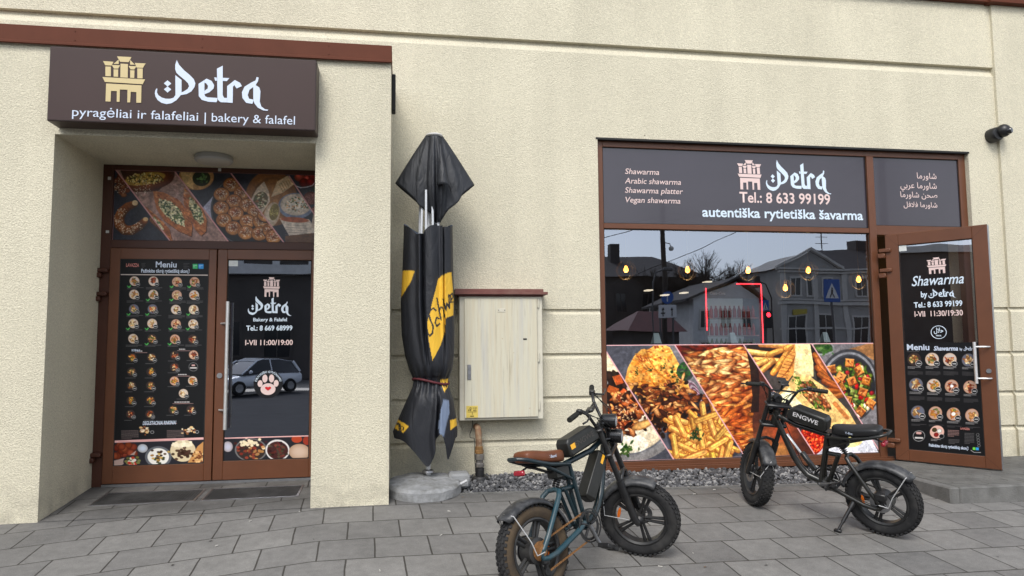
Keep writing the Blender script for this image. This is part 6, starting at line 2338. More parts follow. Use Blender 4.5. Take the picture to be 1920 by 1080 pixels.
    if second_battery:
        pts = []
        for x in (0.0, 0.355):
            for z in (0.02, 0.115):
                for y in (-1, 1):
                    pts += [(x + (0.02 if x == 0 else -.02), .045 * y, z), (x + (.008 if x == 0 else -.008), .038 * y, z * .92 + .006), (x, .03 * y, .03 + (z - .02) * .75)]
        q.hull(pts, M=Md)
        sb = part(q, 'spare_battery', 'black_case', None, 25)
        md2 = sb.modifiers.new('edge', 'BEVEL')
        md2.width = 0.006
        md2.segments = 2
        for sd in (1, -1):
            o_ = flat_polys('label_patch', [[(0.27, 0.05), (0.335, 0.05), (0.335, 0.075), (0.27, 0.075)]], Plane(Md @ Vector((0, 0.0455 * sd, 0)), Md.to_3x3() @ Vector((1, 0, 0)), Md.to_3x3() @ Vector((0, 0, 1)), (0, sd, 0)), 0.001, 'sticker_orange', None)
            o_.parent = sb
    else:
        q.cbox(0.10, 0.30, -0.012, 0.012, 0.022, 0.032, 0.002, M=Md)
        part(q, 'battery_rail', 'steel')
        q = MB()
        q.cbox(-0.06, 0.115, -0.024, 0.024, 0.02, 0.055, 0.008, M=Md)
        part(q, 'battery_socket', 'black_case')
    # seat
    q = MB()
    path = [(-0.016, 0.872, .050), (0.0, 0.890, .074), (0.05, 0.892, .084), (0.12, 0.880, .086), (0.20, 0.866, .080), (0.29, 0.860, .064), (0.345, 0.858, .048), (0.364, 0.846, .030)]
    m_ = 16
    vs = []
    for x, zt, hw in path:
        zb = 0.826 - 0.16 * (x + 0.06)
        zb = max(zb, 0.776)
        h = zt - zb
        for i in range(m_):
            a = 2 * math.pi * i / m_
            e = 0.55
            cx_, sx_ = math.cos(a), math.sin(a)
            vs.append((x, hw * math.copysign(abs(cx_) ** e, cx_), zb + h / 2 + h / 2 * math.copysign(abs(sx_) ** e, sx_)))
    q.add(vs, [(j * m_ + i, j * m_ + (i + 1) % m_, (j + 1) * m_ + (i + 1) % m_, (j + 1) * m_ + i) for j in range(len(path) - 1) for i in range(m_)] + [tuple(reversed(range(m_))), tuple(range((len(path) - 1) * m_, len(path) * m_))])
    seat = part(q, 'seat', scol, None, 60)
    seat.modifiers.new('soft', 'SUBSURF').render_levels = 2
    for sd in (1, -1):
        t_ = text('seat_lettering', 'Y-Bend', Plane((0.20, 0.0782 * sd, 0.0), (-sd, 0, 0), (0, 0, 1), (0, sd, 0)), -0.035, 0.820, 0.075, 'white_letter', None, 0.0015, 0.01, cap=0.018)
        t_.parent = seat
    q = MB()
    q.cbox(-0.045, -0.015, -0.045, 0.045, 0.742, 0.776, 0.008)
    part(q, 'tail_light', 'tail_red', None, 40)
    q = MB()
    q.tube([(-0.02, 0, 0.765), (0.04, 0, 0.785), (0.14, 0, 0.76), (0.30, 0, 0.70)], 0.007, 8)
    part(q, 'tail_bracket', 'black_metal', None, 40)
    q = MB()
    q.cbox(0.245, 0.385, -0.045, 0.045, 0.675, 0.760, 0.012)
    part(q, 'controller_box', 'black_case', None, 40)
    # drive train
    q = MB()
    q.lathe([(0.085, -0.062), (0.094, -0.064), (0.094, -0.070), (0.085, -0.072), (0.078, -0.070), (0.078, -0.064), (0.085, -0.062)], (0.46, 0, 0.345), 'y', n=44)
    for k in range(5):
        a = 2 * math.pi * k / 5 + .3
        q.tube([(0.46 + 0.02 * math.cos(a), -0.067, 0.345 + 0.02 * math.sin(a)), (0.46 + 0.082 * math.cos(a), -0.067, 0.345 + 0.082 * math.sin(a))], 0.009, 8)
    q.lathe([(0.10, -0.073), (0.108, -0.076), (0.108, -0.079), (0.098, -0.079), (0.098, -0.076), (0.10, -0.073)], (0.46, 0, 0.345), 'y', n=44)
    ch = part(q, 'chainring', 'black_metal', None, 40)
    for sd in (-1, 1):
        q = MB()
        a = R(crank) + (math.pi if sd > 0 else 0)
        e = Vector((0.46 + 0.15 * math.cos(a), 0.105 * sd, 0.345 + 0.15 * math.sin(a)))
        q.tube([(0.46, 0.075 * sd, 0.345), (0.46 + .07 * math.cos(a), 0.088 * sd, 0.345 + .07 * math.sin(a)), e], [0.017, 0.013, 0.014], 10)
        cr = part(q, 'crank_arm', 'crank_alloy', None, 40)
        q = MB()
        Mp = Matrix.Translation(e + Vector((0, 0.060 * sd, 0))) @ Matrix.Rotation(R(25), 4, 'Y')
        q.cbox(-0.05, 0.05, -0.045, -0.035, -0.012, 0.012, 0.003, M=Mp)
        q.cbox(-0.05, 0.05, 0.035, 0.045, -0.012, 0.012, 0.003, M=Mp)
        q.cbox(-0.055, -0.042, -0.045, 0.045, -0.014, 0.014, 0.003, M=Mp)
        q.cbox(0.042, 0.055, -0.045, 0.045, -0.014, 0.014, 0.003, M=Mp)
        q.cbox(-0.016, 0.016, -0.045, 0.045, -0.012, 0.012, 0.003, M=Mp)
        part(q, 'pedal', 'black_metal', cr, 40)
    q = MB()
    ca_, cb_ = (0.46, 0.345, 0.092), (0.0, RW, 0.045)

    def chain(p, p2, n):
        for i in range(n):
            a = Vector(p).lerp(Vector(p2), i / n)
            c = Vector(p).lerp(Vector(p2), (i + .82) / n)
            d = (c - a).normalized()
            s2 = Vector((0, 1, 0))
            hgt = d.cross(s2).normalized()
            w2 = 0.0045 if i % 2 else 0.003
            q.hull([a + s2 * w2 * e1 + hgt * 0.0048 * e2 for e1 in (-1, 1) for e2 in (-1, 1)] + [c + s2 * w2 * e1 + hgt * 0.0048 * e2 for e1 in (-1, 1) for e2 in (-1, 1)])
    chain((0.44, -0.067, 0.437), (0.0, -0.067, RW + .045), 46)
    part(q, 'chain_run', bcol['chain'], None, 40)
    q = MB()
    chain((0.44, -0.067, 0.254), (0.03, -0.067, 0.155), 42)
    chain((0.03, -0.067, 0.155), (0.035, -0.067, 0.235), 8)
    part(q, 'chain_run', bcol['chain'], None, 40)
    q = MB()
    for k in range(6):
        rr = 0.058 - 0.005 * k
        q.lathe([(rr - .012, -0.058 - .005 * k), (rr, -0.058 - .005 * k), (rr, -0.0605 - .005 * k), (rr - .012, -0.0605 - .005 * k)], (0, 0, RW), 'y', n=30)
    part(q, 'cassette', bcol['chain'], None, 40)
    q = MB()
    q.cbox(-0.01, 0.045, -0.085, -0.058, 0.205, 0.255, 0.008)
    q.tube([(0.03, -0.067, 0.235), (0.03, -0.067, 0.155)], 0.010, 8)
    q.cyl((0.03, -0.060, 0.158), (0.03, -0.074, 0.158), 0.022, n=16)
    q.cyl((0.035, -0.060, 0.215), (0.035, -0.074, 0.215), 0.020, n=16)
    part(q, 'derailleur', 'black_metal', None, 40)
    if kick:
        q = MB()
        ft = (0.26, 0.30, 0.0)
        zf = -math.tan(R(0)) * 0
        # foot touches the ground: world height of the pavement under it
        Mw = root.matrix_basis
        lo, hi = 0.15, 0.75
        a = Vector((0.20, 0.075, 0.25))
        dirk = Vector((0.10, 0.20, -0.26)).normalized()
        for _ in range(40):
            mid = (lo + hi) / 2
            p = Mw @ (a + dirk * mid)
            if p.z > gz(p.x, p.y) + 0.012:
                lo = mid
            else:
                hi = mid
        e = a + dirk * lo
        q.tube([a + Vector((0, -.02, .03)), a, a + dirk * 0.05], 0.020, 10)
        q.tube([a + dirk * 0.05, a + dirk * 0.18], 0.015, 10)
        q.tube([a + dirk * 0.18, e], [0.011, 0.011], 10)
        q.cbox(-0.028, 0.028, -0.014, 0.014, -0.010, 0.012, 0.004, M=Matrix.Translation(e))
        part(q, 'kickstand', 'black_metal', None, 40)
    return root


mat('tyre_rubber', (0.020, 0.020, 0.021), rough=0.85, spec=0.25, var=0.3, vscale=9, dirt=(0.075, 0.072, 0.068), dscale=6, damt=0.55)
mat('tyre_rust', (0.075, 0.054, 0.034), rough=0.85, spec=0.2, var=0.25, vscale=7, dirt=(0.035, 0.03, 0.027), dscale=5, damt=0.8)
mat('alloy_black', (0.014, 0.014, 0.015), rough=0.45, spec=0.5, var=0.2, vscale=12, dirt=(0.10, 0.095, 0.085), dscale=7, damt=0.35)
mat('black_metal', (0.010, 0.010, 0.011), rough=0.38, spec=0.5, var=0.2, vscale=14, dirt=(0.05, 0.048, 0.045), dscale=9, damt=0.3)
mat('black_gloss', (0.008, 0.008, 0.009), rough=0.22, spec=0.6)
mat('black_case', (0.009, 0.009, 0.0075), rough=0.40, spec=0.5, bump=0.05, bscale=500, dirt=(0.03, 0.03, 0.03), dscale=6, damt=0.4)
mat('frame_black', (0.009, 0.009, 0.0075), rough=0.30, spec=0.55, dirt=(0.05, 0.047, 0.043), dscale=8, damt=0.35)
mat('frame_teal', (0.005, 0.017, 0.023), rough=0.30, spec=0.6, var=0.15, dirt=(0.05, 0.055, 0.055), dscale=9, damt=0.3)
mat('stay_teal', (0.012, 0.047, 0.064), rough=0.38, spec=0.5, var=0.2, vscale=15, dirt=(0.12, 0.11, 0.10), dscale=9, damt=0.4)
mat('fender_plastic', (0.022, 0.023, 0.026), rough=0.45, spec=0.45, dirt=(0.15, 0.15, 0.15), dscale=16, damt=0.5)
mat('grip_rubber', (0.010, 0.010, 0.0075), rough=0.75)
mat('seat_brown', (0.135, 0.042, 0.015), rough=0.45, spec=0.4, var=0.2, vscale=12, bump=0.12, bscale=250)
mat('seat_black', (0.010, 0.010, 0.011), rough=0.42, spec=0.5, bump=0.1, bscale=250)
mat('reflector_orange', (0.75, 0.16, 0.01), rough=0.25, spec=0.6)
mat('tail_red', (0.30, 0.012, 0.025), rough=0.2, spec=0.6)
mat('lamp_lens_glass', (0.42, 0.44, 0.46), rough=0.15, spec=0.7)
mat('stay_wire', (0.55, 0.55, 0.55), rough=0.4, metal=0.3)
mat('crank_alloy', (0.16, 0.16, 0.165), rough=0.3, metal=0.7, var=0.3, vscale=20)
mat('chain_rust', (0.24, 0.115, 0.04), rough=0.7, metal=0.2, var=0.35, vscale=60)
mat('chain_steel', (0.09, 0.085, 0.08), rough=0.5, metal=0.6, var=0.3, vscale=60)
mat('sticker_orange', (0.85, 0.42, 0.02), rough=0.4)
mat('ink_dim', (0.05, 0.042, 0.036), rough=0.4)
mat('ink_white', (0.7, 0.68, 0.68), rough=0.4)
bike('electric_bike', (0.860, 4.40, gz(.860, 4.40)), (1.735, 4.99, gz(1.735, 4.99)), 9.0, 66, 'dark teal fat tyre electric bike with a brown saddle and a rusty chain',
     ('frame_teal', 'seat_brown', 'tyre_rust', dict(tyre='tyre_rubber', alloy='alloy_black', stay='stay_teal', chain='chain_rust', ink='ink_dim')), True, False, crank=-72)
bike('electric_bike', (3.817, 5.245, gz(3.817, 5.245)), (3.187, 6.113, gz(3.187, 6.113)), 12.5, 44, 'all black fat tyre electric bike with a black saddle standing before the food pictures',
     ('frame_black', 'seat_black', None, dict(tyre='tyre_rubber', alloy='alloy_black', chain='chain_steel', ink='ink_white')), False, True, crank=-20)
# ---------------------------------------------------------------- inside the shop, seen through the panes
rm = MB()
rm.box(1.95, 7.13, 7.84, 12.4, 0.50, 4.42)
io = rm.build('interior_wall', 'interior_wall')
bm = bmesh.new()
bm.from_mesh(io.data)
bmesh.ops.delete(bm, geom=[f for f in bm.faces if abs(f.normal.y) > .9 and f.calc_center_median().y < 8], context='FACES')
bm.to_mesh(io.data)
bm.free()
tag(io, kind='structure')
rm = MB()
rm.box(-3.3, -0.35, 7.84, 11.5, 0.50, 3.9)
io = rm.build('interior_wall', 'interior_wall')
bm = bmesh.new()
bm.from_mesh(io.data)
bmesh.ops.delete(bm, geom=[f for f in bm.faces if abs(f.normal.y) > .9 and f.calc_center_median().y < 8], context='FACES')
bm.to_mesh(io.data)
bm.free()
tag(io, kind='structure')

mat('bulb_glow', (1.0, 0.7, 0.3), emit=(1.0, 0.36, 0.05), estr=6)
mat('cage_wire', (0.10, 0.085, 0.07), rough=0.4, metal=0.8)
mat('brass_cap', (0.3, 0.2, 0.08), rough=0.35, metal=0.9)
names = ['bare warm bulb in a wire ball, first from the left behind the window', 'bare warm bulb in a wire ball, second from the left behind the window', 'bare warm bulb in a wire ball hanging above the drinks fridge',
         'bare warm bulb in a wire ball before the reflected pediment', 'bare warm bulb in a wire ball closest to the door frame', 'small low warm bulb hanging lowest behind the window']
for k, (x, z, y) in enumerate(((2.93, 2.87, 8.9), (3.78, 2.87, 8.9), (4.64, 2.87, 8.9), (5.52, 2.88, 8.9), (6.27, 2.76, 8.9), (5.20, 2.64, 8.95))):
    pe = empty('pendant_lamp', (x, y, z), names[k], 'lamp', 'pendant bulbs in wire balls inside the shop')
    b = MB()
    b.lathe([(0.0, -0.040), (0.018, -0.035), (0.030, -0.018), (0.031, 0.002), (0.022, 0.028), (0.013, 0.05)], (x, y, z), n=20)
    b.build('bulb', 'bulb_glow', pe, 60)
    b = MB()
    b.lathe([(0.014, 0.048), (0.019, 0.05), (0.019, 0.10), (0.006, 0.115)], (x, y, z), n=14)
    b.tube([(x, y, z + .11), (x, y, 4.40)], 0.004, 6)
    b.build('flex', 'brass_cap', pe, 40)
    b = MB()
    for a in range(7):
        t = math.pi * a / 7
        b.tube([(x + .125 * math.cos(t) * math.cos(q), y + .125 * math.sin(t) * math.cos(q), z - .01 + .125 * math.sin(q)) for q in [2 * math.pi * i / 36 for i in range(36)]], 0.0016, 5, closed=True)
    b.build('wire_ball', 'cage_wire', pe, 60)
    o_ = bpy.data.objects.new('bulb_light', bpy.data.lights.new('bulb_light', 'POINT'))
    o_.data.energy = 3.0
    o_.data.color = (1.0, 0.62, 0.25)
    o_.data.shadow_soft_size = 0.05
    o_.location = (x, y, z - 0.10)
    COL.objects.link(o_)
# drinks fridge with red neon edges
fg = empty('drinks_fridge', (5.2, 10.6, 0.5), 'tall glass fridge of bottles with red neon edging deep inside the shop', 'fridge')
mat('fridge_dark', (0.012, 0.012, 0.013), rough=0.4)
mat('neon_red', (1, 0.05, 0.05), emit=(1.0, 0.03, 0.04), estr=5)
mat('fridge_lit', (0.5, 0.55, 0.55), rough=0.6, emit=(0.75, 0.9, 0.9), estr=0.10)
mat('bottle_red', (0.30, 0.02, 0.015), rough=0.25)
mat('bottle_green', (0.02, 0.22, 0.06), rough=0.25)
mat('bottle_pale', (0.4, 0.42, 0.42), rough=0.25)
b = MB()
b.box(4.72, 5.68, 11.05, 11.10, 0.50, 2.85)
b.box(4.72, 4.76, 10.5, 11.05, 0.50, 2.85)
b.box(5.64, 5.68, 10.5, 11.05, 0.50, 2.85)
b.box(4.76, 5.64, 10.5, 11.05, 2.78, 2.85)
b.build('case', 'fridge_dark', fg)
b = MB()
b.box(4.765, 5.635, 11.03, 11.045, 0.55, 2.775)
b.build('back_light', 'fridge_lit', fg)
b = MB()
b.cbox(4.76, 5.64, 10.47, 10.5, 2.60, 2.78, 0.003)
hd2 = b.build('header', 'fridge_dark', fg)
text('header_lettering', 'Coca-Cola', wallplane(10.468), 4.80, 2.66, 0.26, 'pale_letter', hd2, 0.002, 0.02, shear=.3)
b = MB()
b.cyl((4.735, 10.46, 2.1), (4.735, 10.46, 2.76), 0.008, n=8)
b.build('neon_tube', 'neon_red', fg)
b = MB()
b.tube([(5.25, 10.46, 2.83), (5.655, 10.46, 2.83), (5.665, 10.46, 2.81), (5.665, 10.46, 1.85)], 0.008, 8)
b.build('neon_tube', 'neon_red', fg)
for z in (1.78, 2.02, 2.30):
    b = MB()
    b.cbox(4.765, 5.635, 10.52, 11.02, z - 0.012, z, 0.002)
    b.build('shelf', 'bottle_pale', fg)
b = MB()
b.lathe([(0.0, 0), (0.028, 0.002), (0.030, 0.02), (0.030, 0.12), (0.013, 0.165), (0.013, 0.19), (0.0, 0.192)], n=12)
for mi, (z, mm, nm) in enumerate(((2.02, 'bottle_red', 'red'), (1.78, 'bottle_green', 'green'), (2.30, 'bottle_red', 'amber'))):
    proto = None
    for i in range(11):
        if proto is None:
            o = b.build('bottle', mm, None, 50)
            proto = o
        else:
            o = proto.copy()
            COL.objects.link(o)
        o.location = (4.80 + i * 0.078, 10.60, z + 0.001)
        tag(o, '%s bottle standing in the %s row of the drinks fridge' % ('green' if nm == 'green' else 'red', {'red': 'middle', 'green': 'bottom', 'amber': 'top'}[nm]), 'bottle', '%s row of bottles in the fridge' % {'red': 'middle', 'green': 'bottom', 'amber': 'top'}[nm])
for k, (x, lab) in enumerate(((2.95, 'pale folded card standing on the sill left of the fridge'), (3.89, 'pale folded card standing on the sill near the middle of the window'), (5.08, 'pale folded card standing on the sill before the reflected pediment house'))):
    b = MB()
    b.add([(x - .05, 7.84, 1.90), (x + .05, 7.86, 1.90), (x + .03, 7.90, 2.02), (x - .04, 7.88, 2.02), (x - .05, 7.96, 1.90), (x + .05, 7.94, 1.90)], [(0, 1, 2, 3), (3, 2, 5, 4)])
    o = b.build('table_card', mat('card_paper%d' % k, (0.45, 0.55, 0.52), rough=0.6), None)
    tag(o, lab, 'card', 'folded cards on the window counter')
b = MB()
b.cbox(2.23, 5.43, 7.60, 8.05, 1.855, 1.895, 0.004)
tag(b.build('window_counter', 'interior_wall'), 'dark counter running along the inside of the shop window', 'counter')
for k, (x, z, lab) in enumerate(((4.21, 2.80, 'short strip light first from the left deep in the shop'), (4.50, 2.72, 'short strip light second from the left deep in the shop'), (4.85, 2.76, 'short strip light beside the red neon edge'), (5.28, 2.95, 'short strip light above the drinks fridge'))):
    b = MB()
    b.cbox(x - .05, x + .05, 11.5, 11.7, z, z + .02, 0.004)
    o = b.build('strip_light', mat('strip_glow%d' % k, (1, .95, .8), emit=(1.0, 0.85, 0.6), estr=1.0), None)
    tag(o, lab, 'lamp', 'strip lights deep inside the shop')

# ---------------------------------------------------------------- the street opposite, seen in the glass
mat('render_grey', (0.36, 0.35, 0.33), rough=0.9, var=0.15, vscale=1.2, bump=0.2, bscale=8)
mat('render_dark', (0.085, 0.075, 0.068), rough=0.9, var=0.2, vscale=1.0)
mat('render_white', (0.62, 0.62, 0.61), rough=0.9, var=0.1)
mat('trim_pale', (0.55, 0.53, 0.49), rough=0.85, var=0.1)
mat('roof_dark', (0.045, 0.042, 0.042), rough=0.8, var=0.2, vscale=2)
mat('roof_red', (0.085, 0.022, 0.022), rough=0.7, var=0.2)
mat('window_dark', (0.012, 0.013, 0.016), rough=0.15)
mat('pole_grey', (0.10, 0.10, 0.10), rough=0.6, var=0.1)
mat('wood_pole', (0.05, 0.042, 0.035), rough=0.9, var=0.2)
mat('sign_blue', (0.012, 0.09, 0.36), rough=0.35)
mat('sign_white', (0.7, 0.7, 0.7), rough=0.4)


def window_part(par, x0, x1, z0, z1, y, trim='trim_pale'):
    b = MB()
    b.box(x0 - .12, x1 + .12, y, y + .06, z1, z1 + .14)
    b.box(x0 - .12, x1 + .12, y, y + .09, z0 - .12, z0)
    b.box(x0 - .12, x0, y, y + .06, z0, z1)
    b.box(x1, x1 + .12, y, y + .06, z0, z1)
    b.box((x0 + x1) / 2 - .03, (x0 + x1) / 2 + .03, y, y + .04, z0, z1)
    w = b.build('window', trim, par)
    b = MB()
    b.box(x0, x1, y - .05, y + .02, z0, z1)
    b.build('pane', 'window_dark', w)


def K(x, z, k):
    return x * k, 1.89 + (z - 1.89) * k


# classical house with a pediment
PX0, PX1, PYF = 28.1, 41.5, -34.0
ph = empty('pediment_house', (34, PYF - 4, 0), 'two storey rendered house with a gabled pediment reflected in the shop window', 'house')
b = MB()
b.box(PX0, PX1, PYF - 9, PYF, 0, 7.5)
b.build('wall', 'render_grey', ph)
b = MB()
for z, h, d in ((4.75, .22, .22), (5.05, .10, .12), (7.15, .16, .2), (7.36, .14, .35), (2.9, .12, .12)):
    b.box(PX0 - d, PX1 + d, PYF, PYF + d, z, z + h)
for x in (28.1, 30.6, 33.2, 36.0, 38.7, 41.1):
    b.box(x, x + .4, PYF, PYF + .08, 0.0, 4.75)
    b.box(x, x + .4, PYF, PYF + .08, 5.15, 7.15)
b.build('cornice', 'trim_pale', ph)
b = MB()
b.add([(PX0 - .3, PYF + .1, 7.5), (33.0, PYF + .1, 7.5), (30.55, PYF + .1, 8.75), (PX0 - .3, PYF - 6, 7.5), (33.0, PYF - 6, 7.5), (30.55, PYF - 6, 8.75)], [(0, 1, 2), (3, 5, 4), (0, 2, 5, 3), (1, 4, 5, 2), (0, 3, 4, 1)])
b.build('pediment', 'render_grey', ph)
b = MB()
for p, q in (((PX0 - .5, 7.45), (30.55, 8.85)), ((30.55, 8.85), (33.2, 7.45))):
    b.hull([(p[0], PYF + s, p[1] + t) for s in (.1, .4) for t in (0, .2)] + [(q[0], PYF + s, q[1] + t) for s in (.1, .4) for t in (0, .2)])
b.build('gable_trim', 'trim_pale', ph)
b = MB()
b.hull([(33.0, PYF + .3, 7.5), (PX1 + .4, PYF + .3, 7.5), (33.0, PYF - 9, 7.5), (PX1 + .4, PYF - 9, 7.5), (32.6, PYF - 3.5, 9.4), (PX1, PYF - 3.5, 9.4)])
b.box(36.6, 38.2, PYF - 4.2, PYF - 3.2, 8.9, 10.2)
b.build('roof', 'roof_dark', ph)
for x in (28.9, 30.2, 31.6, 34.3, 36.9, 39.5):
    window_part(ph, x, x + .75, 5.45, 6.75, PYF)
for x in (28.7, 31.0, 33.9, 36.6, 39.3):
    window_part(ph, x, x + 1.25, 0.6, 3.9, PYF)
b = MB()
b.box(29.0, 30.0, PYF + .02, PYF + .12, 4.0, 4.35)
b.build('shop_fascia', mat('fascia_yellow', (0.45, 0.36, 0.05), rough=.6), ph)
b = MB()
b.cyl((34.2, PYF - 4, 9.2), (34.2, PYF - 4, 11.6), 0.04, n=8)
for z, w_ in ((10.0, .5), (10.5, .45), (11.0, .35)):
    b.cyl((34.2 - w_, PYF - 4, z), (34.2 + w_, PYF - 4, z), 0.025, n=6)
b.build('aerial', 'wood_pole', ph)

# white gabled house
gh = empty('gabled_house', (20.0, -27, 0), 'small white gabled house with a dark roof reflected left of the pediment house', 'house')
b = MB()
b.box(17.9, 22.3, -34, -26.5, 0, 4.7)
b.add([(17.9, -26.5, 4.7), (22.3, -26.5, 4.7), (20.9, -26.5, 5.75), (17.9, -34, 4.7), (22.3, -34, 4.7), (20.9, -34, 5.75)], [(0, 1, 2), (3, 5, 4), (0, 2, 5, 3), (1, 4, 5, 2)])
b.build('wall', 'render_white', gh)
b = MB()
b.hull([(17.3, -26.2, 4.45), (20.9, -26.2, 5.95), (17.3, -34, 4.45), (20.9, -34, 5.95), (17.3, -26.2, 4.6), (20.9, -26.2, 6.1), (17.3, -34, 4.6), (20.9, -34, 6.1)])
b.hull([(22.7, -26.2, 4.45), (20.9, -26.2, 5.95), (22.7, -34, 4.45), (20.9, -34, 5.95), (22.7, -26.2, 4.6), (20.9, -26.2, 6.1), (22.7, -34, 4.6), (20.9, -34, 6.1)])
b.build('roof', 'roof_dark', gh)
for x in (18.4, 19.7, 21.1):
    window_part(gh, x, x + .6, 2.9, 3.9, -26.5)
    window_part(gh, x, x + .6, 0.8, 2.0, -26.5)
# dark hipped house
hh = empty('hipped_house', (20, -42, 0), 'dark house with a hipped roof reflected at the left of the shop window', 'house')
b = MB()
b.box(13.5, 24.0, -48, -38, 0, 7.2)
b.build('wall', 'render_dark', hh)
b = MB()
b.hull([(13.0, -37.6, 7.2), (24.5, -37.6, 7.2), (13.0, -48.5, 7.2), (24.5, -48.5, 7.2), (16.5, -43, 9.3), (21.5, -43, 9.3)])
b.box(17.2, 18.0, -42, -41.2, 8.6, 10.2)
b.build('roof', 'roof_dark', hh)
for x in (14.4, 16.6, 18.8, 21.0, 22.6):
    window_part(hh, x, x + .8, 4.4, 5.9, -38, 'render_dark')
    window_part(hh, x, x + .8, 1.2, 2.7, -38, 'render_dark')
rh = empty('red_roof_kiosk', (13.3, -22, 0), 'low kiosk with a red sloping roof reflected beneath the dark house', 'kiosk')
b = MB()
b.box(12.0, 14.6, -24, -20.6, 0, 2.6)
b.build('wall', 'render_dark', rh)
b = MB()
b.hull([(11.6, -20.2, 2.55), (14.9, -20.2, 2.55), (11.6, -24.4, 2.7), (14.9, -24.4, 2.7), (13.0, -22.4, 3.75), (14.6, -22.4, 3.75)])
b.build('roof', 'roof_red', rh)
# long dark building opposite the left doors
lb = empty('long_building', (-12, -36, 0), 'long dark brick building with a pale eaves band reflected in the left glass door', 'building')
b = MB()
b.box(-42, 9.5, -40, -30, 0, 7.4)
b.build('wall', 'render_dark', lb)
b = MB()
b.box(-42.2, 9.7, -30, -29.4, 6.3, 6.9)
b.box(-42.2, 9.7, -30, -29.7, 7.4, 7.9)
for i in range(24):
    b.box(-42 + i * 2.15, -41.6 + i * 2.15, -30, -29.8, 6.9, 7.4)
b.build('eaves_band', 'render_white', lb)
for i in range(17):
    window_part(lb, -40.5 + i * 2.95, -39.0 + i * 2.95, 1.4, 3.4, -30, 'render_dark')
# terrace further left, seen in the open door
tb2 = empty('street_terrace', (-30, -2, 0), 'dark brick terrace along the street reflected in the open shop door', 'building')
b = MB()
b.box(-40, -18, -17.5, -13.6, 0, 6.6)
b.box(-62, -40.01, -17, 9, 0, 8.6)
b.build('wall', 'render_dark', tb2)
b = MB()
b.box(-40, -17.8, -13.6, -13.3, 6.3, 6.7)
b.box(-40.0, -39.7, -13.2, 9.2, 8.2, 8.7)
b.build('cornice', 'trim_pale', tb2)
for i in range(8):
    window_part(tb2, -39 + i * 2.9, -37.6 + i * 2.9, 1.0, 3.2, -13.6, 'render_dark')


# bare trees
def tree(x, y, h, spread, seed, label):
    r = random.Random(seed)
    t = empty('bare_tree', (x, y, 0), label, 'tree', 'bare trees reflected in the shop window')
    b = MB()
    b.tube([(x, y, 0), (x + .1, y, h * .2), (x - .05, y + .1, h * .42)], [.26, .21, .16], 8)
    b.build('trunk', 'wood_pole', t, 60)
    b = MB()

    def grow(p, d, L, rad, n):
        q = p + d * L
        m = p.lerp(q, .5) + Vector((r.gauss(0, .06), r.gauss(0, .06), r.gauss(0, .04))) * L
        b.tube([p, m, q], [rad, rad * .8, rad * .62], 4 if n < 3 else 6, caps=False)
        if n == 0:
            return
        for _ in range(3 if n > 1 else 4):
            dd = (d + Vector((r.gauss(0, .5), r.gauss(0, .5), r.gauss(.12, .3))) * spread).normalized()
            grow(q if r.random() < .7 else m, dd, L * r.uniform(.55, .82), rad * .6, n - 1)
    for _ in range(9):
        grow(Vector((x - .05, y + .1, h * r.uniform(.28, .42))), Vector((r.gauss(0, .6), r.gauss(0, .6), 1)).normalized(), h * .2, .11, 5)
    b.build('crown', 'wood_pole', t, None)


tree(23.4, -36.5, 9.8, 1.0, 5, 'bare spreading tree reflected beside the white gabled house')
tree(21.2, -36.9, 8.6, 1.1, 9, 'smaller bare tree reflected behind the hipped roof')

# poles, wires, signs, lights
up_ = empty('utility_pole', (9.4, -9.2, 0), 'dark utility pole carrying wires and a small camera reflected near the left of the window', 'pole')
b = MB()
b.cyl((9.4, -9.2, 0), (9.4, -9.2, 7.4), 0.10, 0.08, 12)
b.build('post', 'wood_pole', up_)
b = MB()
b.tube([(9.4, -9.2, 5.55), (9.6, -9.1, 5.5), (9.64, -9.1, 5.4)], 0.02, 6)
b.ball((9.65, -9.1, 5.32), 0.09)
b.build('camera', 'trim_pale', up_)
b = MB()
b.cyl((16.2, -6.5, 0), (16.2, -6.5, 9), 0.15, 0.12, 14)
tag(b.build('lamp_post', 'wood_pole'), 'tall dark post reflected beside the blue crossing sign', 'post')
wl_ = []
for i, (p, q, sag) in enumerate((((9.4, -9.2, 6.5), (-10, -22, 5.2), .5), ((9.4, -9.2, 6.6), (30, -26, 12.4), .6), ((16.2, -6.5, 8.4), (9.4, -9.2, 6.3), .35), ((16.2, -6.5, 8.2), (9.4, -20, 4.6), .4), ((9.4, -9.2, 6.35), (-2, -28, 5.6), .4))):
    b = MB()
    P, Q = Vector(p), Vector(q)
    b.tube([P.lerp(Q, t / 16) - Vector((0, 0, sag * 4 * t / 16 * (1 - t / 16))) for t in range(17)], 0.014, 5)
    tag(b.build('overhead_wire', 'wood_pole'), ['overhead wire running left from the utility pole', 'overhead wire rising right from the utility pole', 'upper overhead wire between the two posts', 'lower overhead wire from the tall post', 'overhead wire running far left over the road'][i], 'wire', 'overhead wires over the street')
rs = empty('direction_sign', (9.4, -9.0, 0), 'round blue arrow sign above a white lane plate reflected in the window', 'road sign')
b = MB()
b.cyl((9.15, -8.97, 0), (9.15, -8.97, 3.3), 0.035, n=10)
b.cyl((9.62, -8.97, 0), (9.62, -8.97, 3.3), 0.035, n=10)
b.build('post', 'pole_grey', rs)
b = MB()
b.cyl((9.40, -8.94, 3.53), (9.40, -8.92, 3.53), 0.23, n=32)
disc = b.build('disc', 'sign_blue', rs, 40)
PRV = Plane((0, -8.92, 0), (1, 0, 0), (0, 0, 1), (0, 1, 0))
flat_polys('arrow', [[(9.38, 3.38), (9.42, 3.38), (9.42, 3.58), (9.47, 3.58), (9.40, 3.69), (9.33, 3.58), (9.38, 3.58)]], PRV, 0.003, 'sign_white', disc)
b = MB()
